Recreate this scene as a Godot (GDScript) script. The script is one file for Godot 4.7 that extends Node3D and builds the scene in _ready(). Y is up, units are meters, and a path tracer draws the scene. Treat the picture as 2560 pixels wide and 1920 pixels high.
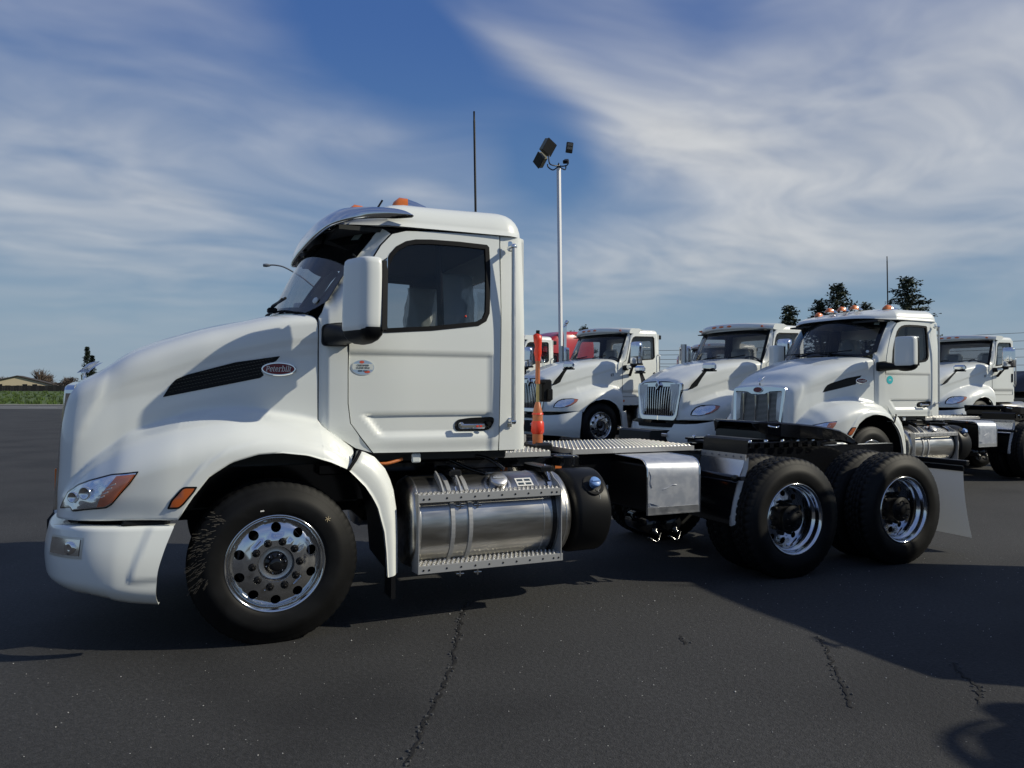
extends Node3D

# ---------------------------------------------------------------- materials
var M := {}
var counts := {}
var asphalt_images := []

func lin(r: float, g: float, b: float) -> Color:
	return Color(r, g, b).linear_to_srgb()

func mat(key: String, c: Color, rough := 0.5, metal := 0.0) -> StandardMaterial3D:
	var m := StandardMaterial3D.new()
	m.resource_name = key
	m.albedo_color = c
	m.roughness = rough
	m.metallic = metal
	M[key] = m
	return m

func noise_tex(freq: float, seed_: int, oct := 4, size := 256, ramp: Gradient = null, normal := false) -> NoiseTexture2D:
	var n := FastNoiseLite.new()
	n.seed = seed_
	n.noise_type = FastNoiseLite.TYPE_SIMPLEX_SMOOTH
	n.frequency = freq
	n.fractal_octaves = oct
	var t := NoiseTexture2D.new()
	t.width = size
	t.height = size
	t.seamless = true
	t.noise = n
	t.as_normal_map = normal
	if ramp:
		t.color_ramp = ramp
	return t

func ramp(cols: Array, offs: Array) -> Gradient:
	var g := Gradient.new()
	g.offsets = PackedFloat32Array(offs)
	g.colors = PackedColorArray(cols)
	return g

func triplanar(m: StandardMaterial3D, s: float, world := false) -> void:
	m.uv1_triplanar = true
	m.uv1_world_triplanar = world
	m.uv1_scale = Vector3(s, s, s)

func make_materials() -> void:
	var p := mat("white_paint", lin(0.745, 0.77, 0.745), 0.35)
	p.clearcoat_enabled = true
	p.clearcoat = 0.7
	p.clearcoat_roughness = 0.04
	p = mat("red_paint", lin(0.42, 0.012, 0.02), 0.35)
	p.clearcoat_enabled = true
	p.clearcoat = 0.8
	p.clearcoat_roughness = 0.04
	mat("chrome", lin(0.78, 0.79, 0.80), 0.06, 1.0)
	mat("polished", lin(0.72, 0.73, 0.74), 0.12, 1.0)
	var b := mat("brushed", lin(0.60, 0.60, 0.60), 0.34, 1.0)
	b.roughness_texture = noise_tex(0.02, 7, 4, 256, ramp([Color(0.82, 0.82, 0.82), Color(1, 1, 1)], [0.2, 0.8]))
	b.roughness = 0.42
	triplanar(b, 2.0)
	b = mat("tank_metal", lin(0.56, 0.555, 0.54), 0.36, 1.0)
	b.albedo_texture = noise_tex(0.012, 17, 5, 256, ramp([Color(0.86, 0.85, 0.83), Color(1, 1, 1)], [0.25, 0.7]))
	b.roughness_texture = noise_tex(0.03, 18, 4, 256, ramp([Color(0.78, 0.78, 0.78), Color(1, 1, 1)], [0.2, 0.8]))
	b.uv1_triplanar = true
	b.uv1_scale = Vector3(0.5, 3.5, 3.5)
	b = mat("film_metal", lin(0.52, 0.54, 0.58), 0.42, 0.55)
	b.albedo_texture = noise_tex(0.02, 23, 4, 256, ramp([Color(0.90, 0.91, 0.93), Color(1, 1, 1)], [0.3, 0.7]))
	triplanar(b, 1.6)
	mat("bright_dull", lin(0.62, 0.63, 0.66), 0.24, 0.95)
	mat("tread_plate", lin(0.60, 0.59, 0.56), 0.36, 0.8)
	mat("dull_aluminium", lin(0.40, 0.405, 0.41), 0.5, 0.45)
	mat("black_frame", lin(0.005, 0.0052, 0.006), 0.32)
	mat("black_plastic", lin(0.0075, 0.008, 0.009), 0.42).metallic_specular = 0.3
	mat("black_gloss", lin(0.006, 0.0065, 0.008), 0.12)
	mat("black_seal", lin(0.006, 0.006, 0.007), 0.5).metallic_specular = 0.3
	mat("dark_gap", lin(0.004, 0.004, 0.005), 0.9)
	var r := mat("rubber", lin(0.0075, 0.0078, 0.0085), 0.58)
	r.metallic_specular = 0.32
	r.albedo_texture = noise_tex(0.01, 31, 4, 256, ramp([Color(0.75, 0.75, 0.75), Color(1, 1, 1)], [0.3, 0.7]))
	triplanar(r, 1.5)
	mat("rubber_side", lin(0.005, 0.0052, 0.006), 0.6).metallic_specular = 0.3
	mat("scuff", lin(0.10, 0.092, 0.08), 0.8)
	mat("chalk", lin(0.55, 0.45, 0.28), 0.8)
	var g := mat("window_glass", Color(0.03, 0.05, 0.05, 0.30), 0.02)
	g.transparency = BaseMaterial3D.TRANSPARENCY_ALPHA
	g = mat("lamp_glass", Color(0.9, 0.95, 1.0, 0.06), 0.02)
	g.transparency = BaseMaterial3D.TRANSPARENCY_ALPHA
	g = mat("plastic_film", Color(0.9, 0.95, 0.95, 0.5), 0.3)
	g.transparency = BaseMaterial3D.TRANSPARENCY_ALPHA
	g = mat("amber", lin(0.75, 0.17, 0.01), 0.15)
	g.clearcoat_enabled = true
	g = mat("amber_dark", lin(0.50, 0.10, 0.008), 0.18)
	g.clearcoat_enabled = true
	mat("interior", lin(0.030, 0.033, 0.036), 0.85)
	mat("interior_light", lin(0.06, 0.065, 0.07), 0.85)
	mat("seat_cloth", lin(0.05, 0.05, 0.055), 0.9)
	mat("badge_red", lin(0.16, 0.004, 0.012), 0.25)
	mat("sticker_blue", lin(0.30, 0.42, 0.60), 0.4)
	mat("sticker_teal", lin(0.03, 0.55, 0.62), 0.4)
	mat("sticker_pale", lin(0.62, 0.66, 0.66), 0.5)
	mat("sticker_red", lin(0.60, 0.10, 0.06), 0.5)
	mat("sticker_green", lin(0.12, 0.42, 0.10), 0.5)
	mat("print_dark", lin(0.03, 0.05, 0.07), 0.5)
	mat("print_white", lin(0.75, 0.74, 0.70), 0.5)
	mat("glass_sticker", lin(0.28, 0.36, 0.36), 0.6)
	mat("orange_wrap", lin(0.68, 0.045, 0.02), 0.35)
	mat("orange_tube", lin(0.42, 0.13, 0.05), 0.35)
	mat("brass", lin(0.34, 0.29, 0.14), 0.4, 0.8)
	mat("cap_blue", lin(0.16, 0.30, 0.62), 0.4)
	mat("hose_orange", lin(0.45, 0.13, 0.03), 0.5)
	mat("label_orange", lin(0.60, 0.16, 0.03), 0.6)
	var mf := mat("mud_flap", lin(0.50, 0.51, 0.52), 0.6)
	mf.backlight_enabled = true
	mf.backlight = Color(0.42, 0.43, 0.44)
	mat("galvanised", lin(0.72, 0.72, 0.74), 0.45, 0.1)
	mat("lamp_housing", lin(0.16, 0.155, 0.11), 0.5)
	mat("lamp_face", lin(0.10, 0.105, 0.11), 0.3)
	mat("steel_grey", lin(0.24, 0.25, 0.26), 0.45, 0.4)
	mat("screen_metal", lin(0.45, 0.46, 0.48), 0.3, 0.8)

# ---------------------------------------------------------------- naming helpers
func tag(o: Node, label := "", category := "", group := "", kind := "") -> Node:
	if label:
		o.set_meta("label", label)
	if category:
		o.set_meta("category", category)
	if group:
		o.set_meta("group", group)
	if kind:
		o.set_meta("kind", kind)
	return o

func numbered(called: String) -> String:
	if not counts.has(called):
		counts[called] = 0
		return called
	counts[called] += 1
	return "%s_%03d" % [called, counts[called]]

func named(parent: Node, called: String) -> String:
	if parent == self:
		return numbered(called)
	if not parent.has_node(called):
		return called
	var k := 1
	while parent.has_node("%s_%03d" % [called, k]):
		k += 1
	return "%s_%03d" % [called, k]

func holder(called: String, parent: Node = self, at := Vector3.ZERO) -> Node3D:
	var o := Node3D.new()
	o.name = named(parent, called)
	o.position = at
	parent.add_child(o, true)
	return o

func put(called: String, mesh: Mesh, m: Material, parent: Node = self) -> MeshInstance3D:
	var o := MeshInstance3D.new()
	o.name = named(parent, called)
	o.mesh = mesh
	o.material_override = m
	parent.add_child(o, true)
	return o

func piece(called: String, m: Material, parent: Node, shape: Callable) -> MeshInstance3D:
	var st := begin()
	shape.call(st)
	return obj(called, st, m, parent)

func many(o: Node) -> Node:
	o.set_meta("kind", "stuff")
	return o

func obj(called: String, st: SurfaceTool, m: Material, parent: Node = self) -> MeshInstance3D:
	return put(called, done(st), m, parent)

# ---------------------------------------------------------------- shape helpers
func begin() -> SurfaceTool:
	var st := SurfaceTool.new()
	st.begin(Mesh.PRIMITIVE_TRIANGLES)
	st.set_smooth_group(-1)
	return st

func done(st: SurfaceTool) -> ArrayMesh:
	st.generate_normals()
	return st.commit()

func tri(st: SurfaceTool, a: Vector3, b: Vector3, c: Vector3) -> void:
	st.add_vertex(a)
	st.add_vertex(b)
	st.add_vertex(c)

func quad(st: SurfaceTool, a: Vector3, b: Vector3, c: Vector3, d: Vector3) -> void:
	tri(st, a, b, c)
	tri(st, a, c, d)

# faces given counter-clockwise seen from outside are turned to Godot's clockwise order here
func face(st: SurfaceTool, p: PackedVector3Array, outward: Vector3) -> void:
	var n := (p[1] - p[0]).cross(p[2] - p[0])
	var flip := n.dot(outward) > 0.0
	for i in range(1, p.size() - 1):
		if flip:
			tri(st, p[0], p[i + 1], p[i])
		else:
			tri(st, p[0], p[i], p[i + 1])

func box(st: SurfaceTool, c: Vector3, s: Vector3, b := 0.0, rot := Basis.IDENTITY) -> void:
	st.set_smooth_group(-1)
	var h := s * 0.5
	b = minf(b, minf(h.x, minf(h.y, h.z)) * 0.9)
	for ax in 3:
		var a1 := (ax + 1) % 3
		var a2 := (ax + 2) % 3
		for sg in [-1.0, 1.0]:
			var pts := PackedVector3Array()
			for k in [[-1.0, -1.0], [1.0, -1.0], [1.0, 1.0], [-1.0, 1.0]]:
				var p := Vector3.ZERO
				p[ax] = sg * h[ax]
				p[a1] = k[0] * (h[a1] - b)
				p[a2] = k[1] * (h[a2] - b)
				pts.append(c + rot * p)
			var n := Vector3.ZERO
			n[ax] = sg
			face(st, pts, rot * n)
	if b <= 0.0:
		return
	for ax in 3:
		var a1 := (ax + 1) % 3
		var a2 := (ax + 2) % 3
		for s1 in [-1.0, 1.0]:
			for s2 in [-1.0, 1.0]:
				var pts := PackedVector3Array()
				for k in [[-1.0, 0], [1.0, 0], [1.0, 1], [-1.0, 1]]:
					var p := Vector3.ZERO
					p[ax] = k[0] * (h[ax] - b)
					p[a1] = s1 * (h[a1] if k[1] == 0 else h[a1] - b)
					p[a2] = s2 * (h[a2] - b if k[1] == 0 else h[a2])
					pts.append(c + rot * p)
				var n := Vector3.ZERO
				n[a1] = s1
				n[a2] = s2
				face(st, pts, rot * n)
	for sx in [-1.0, 1.0]:
		for sy in [-1.0, 1.0]:
			for sz in [-1.0, 1.0]:
				var sg := Vector3(sx, sy, sz)
				face(st, PackedVector3Array([c + rot * (sg * Vector3(h.x, h.y - b, h.z - b)), c + rot * (sg * Vector3(h.x - b, h.y, h.z - b)), c + rot * (sg * Vector3(h.x - b, h.y - b, h.z))]), rot * sg)

# loft through rows of equal length; out: a point inside, faces turn away from it
func loft(st: SurfaceTool, rows: Array, smooth := true, inside := Vector3.INF) -> void:
	st.set_smooth_group(1 if smooth else -1)
	for i in rows.size() - 1:
		var a: PackedVector3Array = rows[i]
		var b: PackedVector3Array = rows[i + 1]
		for j in a.size() - 1:
			if inside == Vector3.INF:
				quad(st, a[j], a[j + 1], b[j + 1], b[j])
			else:
				var n := (a[j + 1] - a[j]).cross(b[j] - a[j]) + (b[j] - b[j + 1]).cross(a[j + 1] - b[j + 1])
				if n.dot((a[j] + b[j + 1]) * 0.5 - inside) > 0.0:
					quad(st, a[j], b[j], b[j + 1], a[j + 1])
				else:
					quad(st, a[j], a[j + 1], b[j + 1], b[j])
	st.set_smooth_group(-1)

func frame_of(d: Vector3) -> Basis:
	var up := Vector3.UP if absf(d.y) < 0.9 else Vector3.RIGHT
	var x := up.cross(d).normalized()
	return Basis(x, d.cross(x).normalized(), d)

func tube(st: SurfaceTool, pts: Array, r, segs := 8, caps := true) -> void:
	var rows := []
	var n := pts.size()
	for i in n:
		var d: Vector3
		if i == 0:
			d = pts[1] - pts[0]
		elif i == n - 1:
			d = pts[n - 1] - pts[n - 2]
		else:
			d = (pts[i + 1] - pts[i]).normalized() + (pts[i] - pts[i - 1]).normalized()
		var f := frame_of(d.normalized())
		var rr: float = r[i] if r is Array else r
		var row := PackedVector3Array()
		for k in segs + 1:
			var a := TAU * (k % segs) / segs
			row.append(pts[i] + f.x * cos(a) * rr + f.y * sin(a) * rr)
		rows.append(row)
	st.set_smooth_group(1)
	for i in n - 1:
		for k in segs:
			quad(st, rows[i][k], rows[i + 1][k], rows[i + 1][k + 1], rows[i][k + 1])
	st.set_smooth_group(-1)
	if caps:
		for e in [0, n - 1]:
			var out: Vector3 = pts[0] - pts[1] if e == 0 else pts[n - 1] - pts[n - 2]
			face(st, rows[e].slice(0, segs), out)

func curve(pts: Array, steps := 6) -> Array:
	var out := []
	var n := pts.size()
	for i in n - 1:
		var p0: Vector3 = pts[maxi(i - 1, 0)]
		var p3: Vector3 = pts[mini(i + 2, n - 1)]
		for k in steps:
			out.append((pts[i] as Vector3).cubic_interpolate(pts[i + 1], p0, p3, float(k) / steps))
	out.append(pts[n - 1])
	return out

# profile of (radius, along) points turned about the axis through o along ax
func lathe(st: SurfaceTool, prof: Array, o: Vector3, ax: Vector3, segs := 32, smooth := true, mod = null) -> void:
	var f := frame_of(ax.normalized())
	var rows := []
	for i in prof.size():
		var p: Vector2 = prof[i]
		var row := PackedVector3Array()
		for k in segs + 1:
			var a := TAU * (k % segs) / segs
			var rr := p.x
			if mod != null:
				rr += mod.call(i, k % segs)
			row.append(o + f.z * p.y + (f.x * cos(a) + f.y * sin(a)) * rr)
		rows.append(row)
	st.set_smooth_group(1 if smooth else -1)
	for i in rows.size() - 1:
		for k in segs:
			if prof[i + 1].x < 1e-5:
				tri(st, rows[i][k], rows[i + 1][k], rows[i][k + 1])
			elif prof[i].x < 1e-5:
				tri(st, rows[i][k], rows[i + 1][k], rows[i + 1][k + 1])
			else:
				quad(st, rows[i][k], rows[i + 1][k], rows[i + 1][k + 1], rows[i][k + 1])
	st.set_smooth_group(-1)

# flat polygon (x, y) extruded from z0 to z1 in the frame t, with a small chamfer on the z1 side
func prism(st: SurfaceTool, poly: PackedVector2Array, z0: float, z1: float, t := Transform3D.IDENTITY, ch := 0.0) -> void:
	if Geometry2D.is_polygon_clockwise(poly):
		poly.reverse()
	var n := poly.size()
	var top := poly
	if ch > 0.0:
		top = PackedVector2Array()
		for i in n:
			var a := (poly[i] - poly[(i + n - 1) % n]).normalized()
			var b := (poly[(i + 1) % n] - poly[i]).normalized()
			var m := (Vector2(-a.y, a.x) + Vector2(-b.y, b.x))
			m = m.normalized() / maxf(0.5, m.length() * 0.5)
			top.append(poly[i] + m * ch)
	var idx := Geometry2D.triangulate_polygon(top)
	var dz := signf(z1 - z0)
	var nz := t.basis.z * dz
	st.set_smooth_group(-1)
	for i in range(0, idx.size(), 3):
		var a := top[idx[i]]
		var b := top[idx[i + 1]]
		var c := top[idx[i + 2]]
		face(st, PackedVector3Array([t * Vector3(a.x, a.y, z1), t * Vector3(b.x, b.y, z1), t * Vector3(c.x, c.y, z1)]), nz)
		a = poly[idx[i]]
		b = poly[idx[i + 1]]
		c = poly[idx[i + 2]]
		face(st, PackedVector3Array([t * Vector3(a.x, a.y, z0), t * Vector3(b.x, b.y, z0), t * Vector3(c.x, c.y, z0)]), -nz)
	var zc := z1 - dz * ch
	for i in n:
		var j := (i + 1) % n
		var e := poly[j] - poly[i]
		var out := t.basis * Vector3(e.y, -e.x, 0)
		face(st, PackedVector3Array([t * Vector3(poly[i].x, poly[i].y, z0), t * Vector3(poly[j].x, poly[j].y, z0), t * Vector3(poly[j].x, poly[j].y, zc), t * Vector3(poly[i].x, poly[i].y, zc)]), out)
		if ch > 0.0:
			face(st, PackedVector3Array([t * Vector3(poly[i].x, poly[i].y, zc), t * Vector3(poly[j].x, poly[j].y, zc), t * Vector3(top[j].x, top[j].y, z1), t * Vector3(top[i].x, top[i].y, z1)]), out + nz * e.length())

func ellipse(c: Vector2, rx: float, ry: float, n := 24, ang := 0.0) -> PackedVector2Array:
	var p := PackedVector2Array()
	for i in n:
		var a := TAU * i / n
		p.append(c + Vector2(cos(a) * rx, sin(a) * ry).rotated(ang))
	return p

func pv(a: Array) -> PackedVector2Array:
	var p := PackedVector2Array()
	for i in range(0, a.size(), 2):
		p.append(Vector2(a[i], a[i + 1]))
	return p

# rounds the corners of a polygon
func rounded(poly: PackedVector2Array, r: float, n := 4) -> PackedVector2Array:
	var out := PackedVector2Array()
	var m := poly.size()
	for i in m:
		var p := poly[i]
		var a := poly[(i + m - 1) % m]
		var b := poly[(i + 1) % m]
		var ra := minf(r, p.distance_to(a) * 0.45)
		var rb := minf(r, p.distance_to(b) * 0.45)
		var pa := p + (a - p).normalized() * ra
		var pb := p + (b - p).normalized() * rb
		for k in n + 1:
			var t := float(k) / n
			out.append(pa.lerp(p, t).lerp(p.lerp(pb, t), t))
	return out

func grown(poly: PackedVector2Array, d: float) -> PackedVector2Array:
	if Geometry2D.is_polygon_clockwise(poly):
		poly.reverse()
	var r := Geometry2D.offset_polygon(poly, d, Geometry2D.JOIN_ROUND)
	var best := poly
	var area := 0.0
	for q in r:
		var ar := 0.0
		for i in q.size():
			ar += q[i].cross(q[(i + 1) % q.size()])
		if absf(ar) > area:
			area = absf(ar)
			best = q
	return best

# a skin that lies on the side of a body: the polygon is given in (along, up), wf returns how far out the body reaches there.
# side is +1 or -1, edge is how far the rim turns inwards
func skin(st: SurfaceTool, poly: PackedVector2Array, holes: Array, wf: Callable, side := 1.0, cell := 0.05, edge := 0.02) -> void:
	var lo := Vector2(INF, INF)
	var hi := -lo
	for p in poly:
		lo = lo.min(p)
		hi = hi.max(p)
	var nx := int(ceil((hi.x - lo.x) / cell))
	var ny := int(ceil((hi.y - lo.y) / cell))
	var cache := {}
	st.set_smooth_group(-1)
	var tris := PackedVector2Array()
	for i in nx:
		for j in ny:
			var a := lo + Vector2(i, j) * cell
			var sq := PackedVector2Array([a, a + Vector2(cell, 0), a + Vector2(cell, cell), a + Vector2(0, cell)])
			var pieces: Array = Geometry2D.intersect_polygons(sq, poly)
			for h in holes:
				var nxt := []
				for q in pieces:
					for z in Geometry2D.clip_polygons(q, h):
						if not Geometry2D.is_polygon_clockwise(z):
							nxt.append(z)
				pieces = nxt
			for q in pieces:
				if q.size() < 3:
					continue
				if q.size() == 4:
					tris.append_array(PackedVector2Array([q[0], q[1], q[2], q[0], q[2], q[3]]))
				else:
					var idx := Geometry2D.triangulate_polygon(q)
					for k in idx:
						tris.append(q[k])
	for k in range(0, tris.size(), 3):
		var ps := [tris[k], tris[k + 1], tris[k + 2]]
		if absf((ps[1] - ps[0]).cross(ps[2] - ps[0])) < 1e-9:
			continue
		if (ps[1] - ps[0]).cross(ps[2] - ps[0]) > 0.0:
			ps.reverse()
		if side < 0:
			ps.reverse()
		for p in ps:
			var key := Vector2i(roundi(p.x * 20000), roundi(p.y * 20000))
			if not cache.has(key):
				cache[key] = wf.call(p.x, p.y)
			st.add_vertex(Vector3(p.x, p.y, cache[key] * side))
	if edge > 0.0:
		for ring in [poly] + holes:
			var n: int = ring.size()
			var hole: bool = ring != poly
			for i in n:
				var a: Vector2 = ring[i]
				var b: Vector2 = ring[(i + 1) % n]
				var wa: float = wf.call(a.x, a.y)
				var wb: float = wf.call(b.x, b.y)
				var e := b - a
				var out := Vector3(e.y, -e.x, 0)
				if Geometry2D.is_polygon_clockwise(ring):
					out = -out
				if hole:
					out = -out
				face(st, PackedVector3Array([Vector3(a.x, a.y, wa * side), Vector3(b.x, b.y, wb * side), Vector3(b.x, b.y, (wb - edge) * side), Vector3(a.x, a.y, (wa - edge) * side)]), out)

# smooth variant: the surface gets normals from wf itself (edges stay sharp)
func skin_mesh(poly: PackedVector2Array, holes: Array, wf: Callable, side := 1.0, cell := 0.05, edge := 0.02) -> ArrayMesh:
	var st := begin()
	skin(st, poly, holes, wf, side, cell, edge)
	st.generate_normals()
	var arr := st.commit_to_arrays()
	var v: PackedVector3Array = arr[Mesh.ARRAY_VERTEX]
	var nn: PackedVector3Array = arr[Mesh.ARRAY_NORMAL]
	var cache := {}
	var e := 0.004
	for i in v.size():
		if absf(nn[i].z) < 0.12 and edge > 0.0:
			continue
		var p := v[i]
		var key := Vector2i(roundi(p.x * 20000), roundi(p.y * 20000))
		if not cache.has(key):
			var dx: float = (wf.call(p.x + e, p.y) - wf.call(p.x - e, p.y)) / (2 * e)
			var dy: float = (wf.call(p.x, p.y + e) - wf.call(p.x, p.y - e)) / (2 * e)
			cache[key] = Vector3(-dx, -dy, side).normalized()
		var w: float = absf(p.z)
		if absf(w - absf(float(wf.call(p.x, p.y)))) < 1e-3:
			var c: Vector3 = cache[key]
			if side < 0:
				c = Vector3(c.x, c.y, c.z)
			if c.dot(nn[i]) > 0.2:
				nn[i] = c
	arr[Mesh.ARRAY_NORMAL] = nn
	var am := ArrayMesh.new()
	am.add_surface_from_arrays(Mesh.PRIMITIVE_TRIANGLES, arr)
	return am

# smooth curve through a table [x0, y0, x1, y1, ...]
func tab(t: Array, x: float) -> float:
	var n := t.size() / 2
	if x <= t[0]:
		return t[1]
	if x >= t[2 * n - 2]:
		return t[2 * n - 1]
	var i := 0
	while x > t[2 * i + 2]:
		i += 1
	var x0: float = t[2 * i]
	var x1: float = t[2 * i + 2]
	var y0: float = t[2 * i + 1]
	var y1: float = t[2 * i + 3]
	var s := (y1 - y0) / (x1 - x0)
	var m0 := s
	var m1 := s
	if i > 0:
		var sp: float = (y0 - t[2 * i - 1]) / (x0 - t[2 * i - 2])
		m0 = 0.0 if sp * s <= 0.0 else 2.0 * sp * s / (sp + s)
	if i < n - 2:
		var sn: float = (t[2 * i + 5] - y1) / (t[2 * i + 4] - x1)
		m1 = 0.0 if sn * s <= 0.0 else 2.0 * sn * s / (sn + s)
	var h := x1 - x0
	var u := (x - x0) / h
	var u2 := u * u
	var u3 := u2 * u
	return (2 * u3 - 3 * u2 + 1) * y0 + (u3 - 2 * u2 + u) * h * m0 + (-2 * u3 + 3 * u2) * y1 + (u3 - u2) * h * m1

func sm(a: float, b: float, x: float) -> float:
	return smoothstep(a, b, x)

func text_mesh(s: String, size: float, depth: float, bold := true, serif := false) -> TextMesh:
	var f := SystemFont.new()
	f.font_names = PackedStringArray(["Droid Serif" if serif else "Droid Sans"])
	f.font_weight = 700 if bold else 400
	var t := TextMesh.new()
	t.text = s
	t.font = f
	t.font_size = 64
	t.pixel_size = size / 64.0
	t.depth = depth
	t.curve_step = 2.0
	return t

# ---------------------------------------------------------------- sky
func gauss(x: float, y: float, cx: float, cy: float, rx: float, ry: float, ang: float) -> float:
	var dx := x - cx
	var dy := y - cy
	var c := cos(ang)
	var s := sin(ang)
	var u := (dx * c + dy * s) / rx
	var v := (-dx * s + dy * c) / ry
	return exp(-u * u - v * v)

func make_sky() -> ImageTexture:
	var w := 3072
	var h := 1536
	var n1 := FastNoiseLite.new()
	n1.seed = 11
	n1.frequency = 1.0
	n1.fractal_octaves = 5
	n1.noise_type = FastNoiseLite.TYPE_SIMPLEX_SMOOTH
	var n2 := FastNoiseLite.new()
	n2.seed = 5
	n2.frequency = 1.0
	n2.fractal_octaves = 3
	n2.noise_type = FastNoiseLite.TYPE_SIMPLEX_SMOOTH
	var data := PackedFloat32Array()
	data.resize(w * h * 3)
	data.fill(0.12)
	var blue := [0.0, 0.25, 4.0, 0.225, 10.0, 0.15, 18.0, 0.088, 28.0, 0.055, 90.0, 0.045]
	var green := [0.0, 0.345, 4.0, 0.335, 10.0, 0.262, 18.0, 0.185, 28.0, 0.130, 90.0, 0.105]
	var deep := [0.0, 0.42, 4.0, 0.44, 10.0, 0.42, 18.0, 0.385, 28.0, 0.345, 90.0, 0.30]
	for j in h / 2 + 2:
		var el := (0.5 - (j + 0.5) / h) * 180.0
		var er := deg_to_rad(maxf(el, 0.05))
		var y := sin(er)
		var ch := cos(er)
		var br := tab(blue, el)
		var bg := tab(green, el)
		var bb := tab(deep, el)
		var lowgrey := sm(14.0, 1.0, el)
		var inv := 1.0 / (y + 0.10)
		var step := 1 if el < 40.0 else 2
		if el > 62.0:
			step = 4
		for i in range(0, w, step):
			var az := wrapf((i + 0.5) / w * TAU, -PI, PI)
			var px := sin(az) * ch * inv
			var pz := cos(az) * ch * inv
			# warped, drawn out cirrus
			var wx := n2.get_noise_2d(px * 0.55, pz * 0.55)
			var wz := n2.get_noise_2d(px * 0.55 + 40.0, pz * 0.55)
			var sx := px + wx * 0.30
			var sz := pz + wz * 0.30
			var broad := n2.get_noise_2d(sx * 0.42 + 9.0, sz * 0.42)
			var fine := n1.get_noise_2d(sx * 0.8 + sz * 0.3, sz * 1.15 - sx * 0.5)
			var wisp := n1.get_noise_2d(sx * 1.8 + sz * 1.3 + 70.0, sz * 3.4 - sx * 2.4)
			var a := rad_to_deg(az)
			var m := 0.22 + broad * 0.12
			# where the thick and the thin parts of the veil lie
			m += 0.50 * gauss(a, el, 24.0, 17.0, 16.0, 8.0, -0.25)
			m += 0.46 * gauss(a, el, 11.0, 18.6, 7.0, 2.0, -0.20)
			m += 0.46 * gauss(a, el, 2.0, 24.0, 7.0, 1.4, -0.42)
			m += 0.30 * gauss(a, el, 34.0, 21.0, 8.0, 5.0, -0.3)
			m += 0.36 * gauss(a, el, 14.0, 9.5, 17.0, 3.0, 0.03)
			m -= 0.40 * gauss(a, el, -9.0, 25.5, 10.0, 5.0, -0.30)
			m -= 0.42 * gauss(a, el, 3.5, 17.5, 4.2, 4.5, 0.3)
			m -= 0.22 * gauss(a, el, 15.0, 26.0, 5.0, 2.5, -0.3)
			m -= 0.26 * gauss(a, el, 24.0, 6.3, 13.0, 1.5, 0.08)
			m += 0.30 * gauss(a, el, -30.0, 13.0, 13.0, 8.0, -0.35)
			m += 0.16 * gauss(a, el, -11.0, 18.5, 4.0, 1.2, 0.10)
			m += 0.14 * gauss(a, el, -7.0, 14.7, 3.0, 1.0, -0.1)
			m += 0.14 * gauss(a, el, -25.0, 13.2, 3.4, 0.8, -0.08)
			var cov := m + fine * (0.12 + 0.22 * m) + wisp * (0.02 + 0.22 * m) * sm(2.0, 9.0, el)
			cov = lerpf(cov, 0.45 + fine * 0.10 + broad * 0.08 + 0.12 * sm(-10.0, 15.0, a) * sm(50.0, 30.0, a), sm(6.5, 0.5, el))
			cov = clampf(cov, 0.0, 1.0)
			cov = lerpf(cov, cov * cov * (3.0 - 2.0 * cov), 0.6) * 0.94
			var lum := 0.60 + 0.05 * wisp + 0.04 * fine
			var cr := lerpf(lum, 0.36, lowgrey)
			var cg := lerpf(lum * 1.025, 0.415, lowgrey)
			var cb := lerpf(lum * 1.05, 0.47, lowgrey)
			var r := lerpf(br, cr, cov)
			var g := lerpf(bg, cg, cov)
			var b := lerpf(bb, cb, cov)
			var o := (j * w + i) * 3
			for k in step:
				data[o] = r
				data[o + 1] = g
				data[o + 2] = b
				o += 3
	return ImageTexture.create_from_image(Image.create_from_data(w, h, false, Image.FORMAT_RGBF, data.to_byte_array()))

# ---------------------------------------------------------------- the scene
const TURN := 0.41
const BASE := Vector3(-1.943, 0.0, -5.727)

func _ready() -> void:
	# camera, sky, sun, exposure
	var cam := Camera3D.new()
	cam.name = "camera"
	cam.fov = rad_to_deg(2.0 * atan(960.0 / 1849.0))
	cam.near = 0.05
	cam.far = 6000.0
	cam.position = Vector3(0, 1.604, 0)
	cam.basis = Basis(Vector3.RIGHT, 0.0082) * Basis(Vector3.BACK, 0.003)
	add_child(cam)
	var env := Environment.new()
	env.background_mode = Environment.BG_SKY
	var sky := Sky.new()
	var pan := PanoramaSkyMaterial.new()
	pan.panorama = make_sky()
	sky.sky_material = pan
	env.sky = sky
	env.tonemap_mode = Environment.TONE_MAPPER_LINEAR
	env.tonemap_exposure = 1.0
	env.sdfgi_enabled = true
	env.ssao_enabled = true
	env.ssil_enabled = true
	var we := WorldEnvironment.new()
	we.name = "world_environment"
	we.environment = env
	add_child(we)
	var sun := DirectionalLight3D.new()
	sun.name = "sun"
	sun.light_energy = 1.25
	sun.light_color = Color(1.0, 0.97, 0.885)
	sun.light_angular_distance = 0.6
	sun.shadow_enabled = true
	sun.basis = Basis.looking_at(Vector3(-0.891, -0.59, -0.0925).normalized(), Vector3.UP)
	add_child(sun)
	make_materials()
	build_ground()
	build_trucks()
	build_surroundings()

# ---------------------------------------------------------------- ground
func lot_height(x: float, z: float) -> float:
	# z is Godot's (negative ahead); the lot climbs a little behind the first row
	var dx := x - 5.13
	var dz := -z - 12.6
	var s := -0.433 * dx + 0.90 * dz
	return 0.35 * sm(0.9, 4.6, s) * sm(-7.0, -1.5, x) * sm(45.0, 30.0, s)

func field_height(z: float) -> float:
	return 0.75 * sm(70.0, 190.0, -z)

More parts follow.
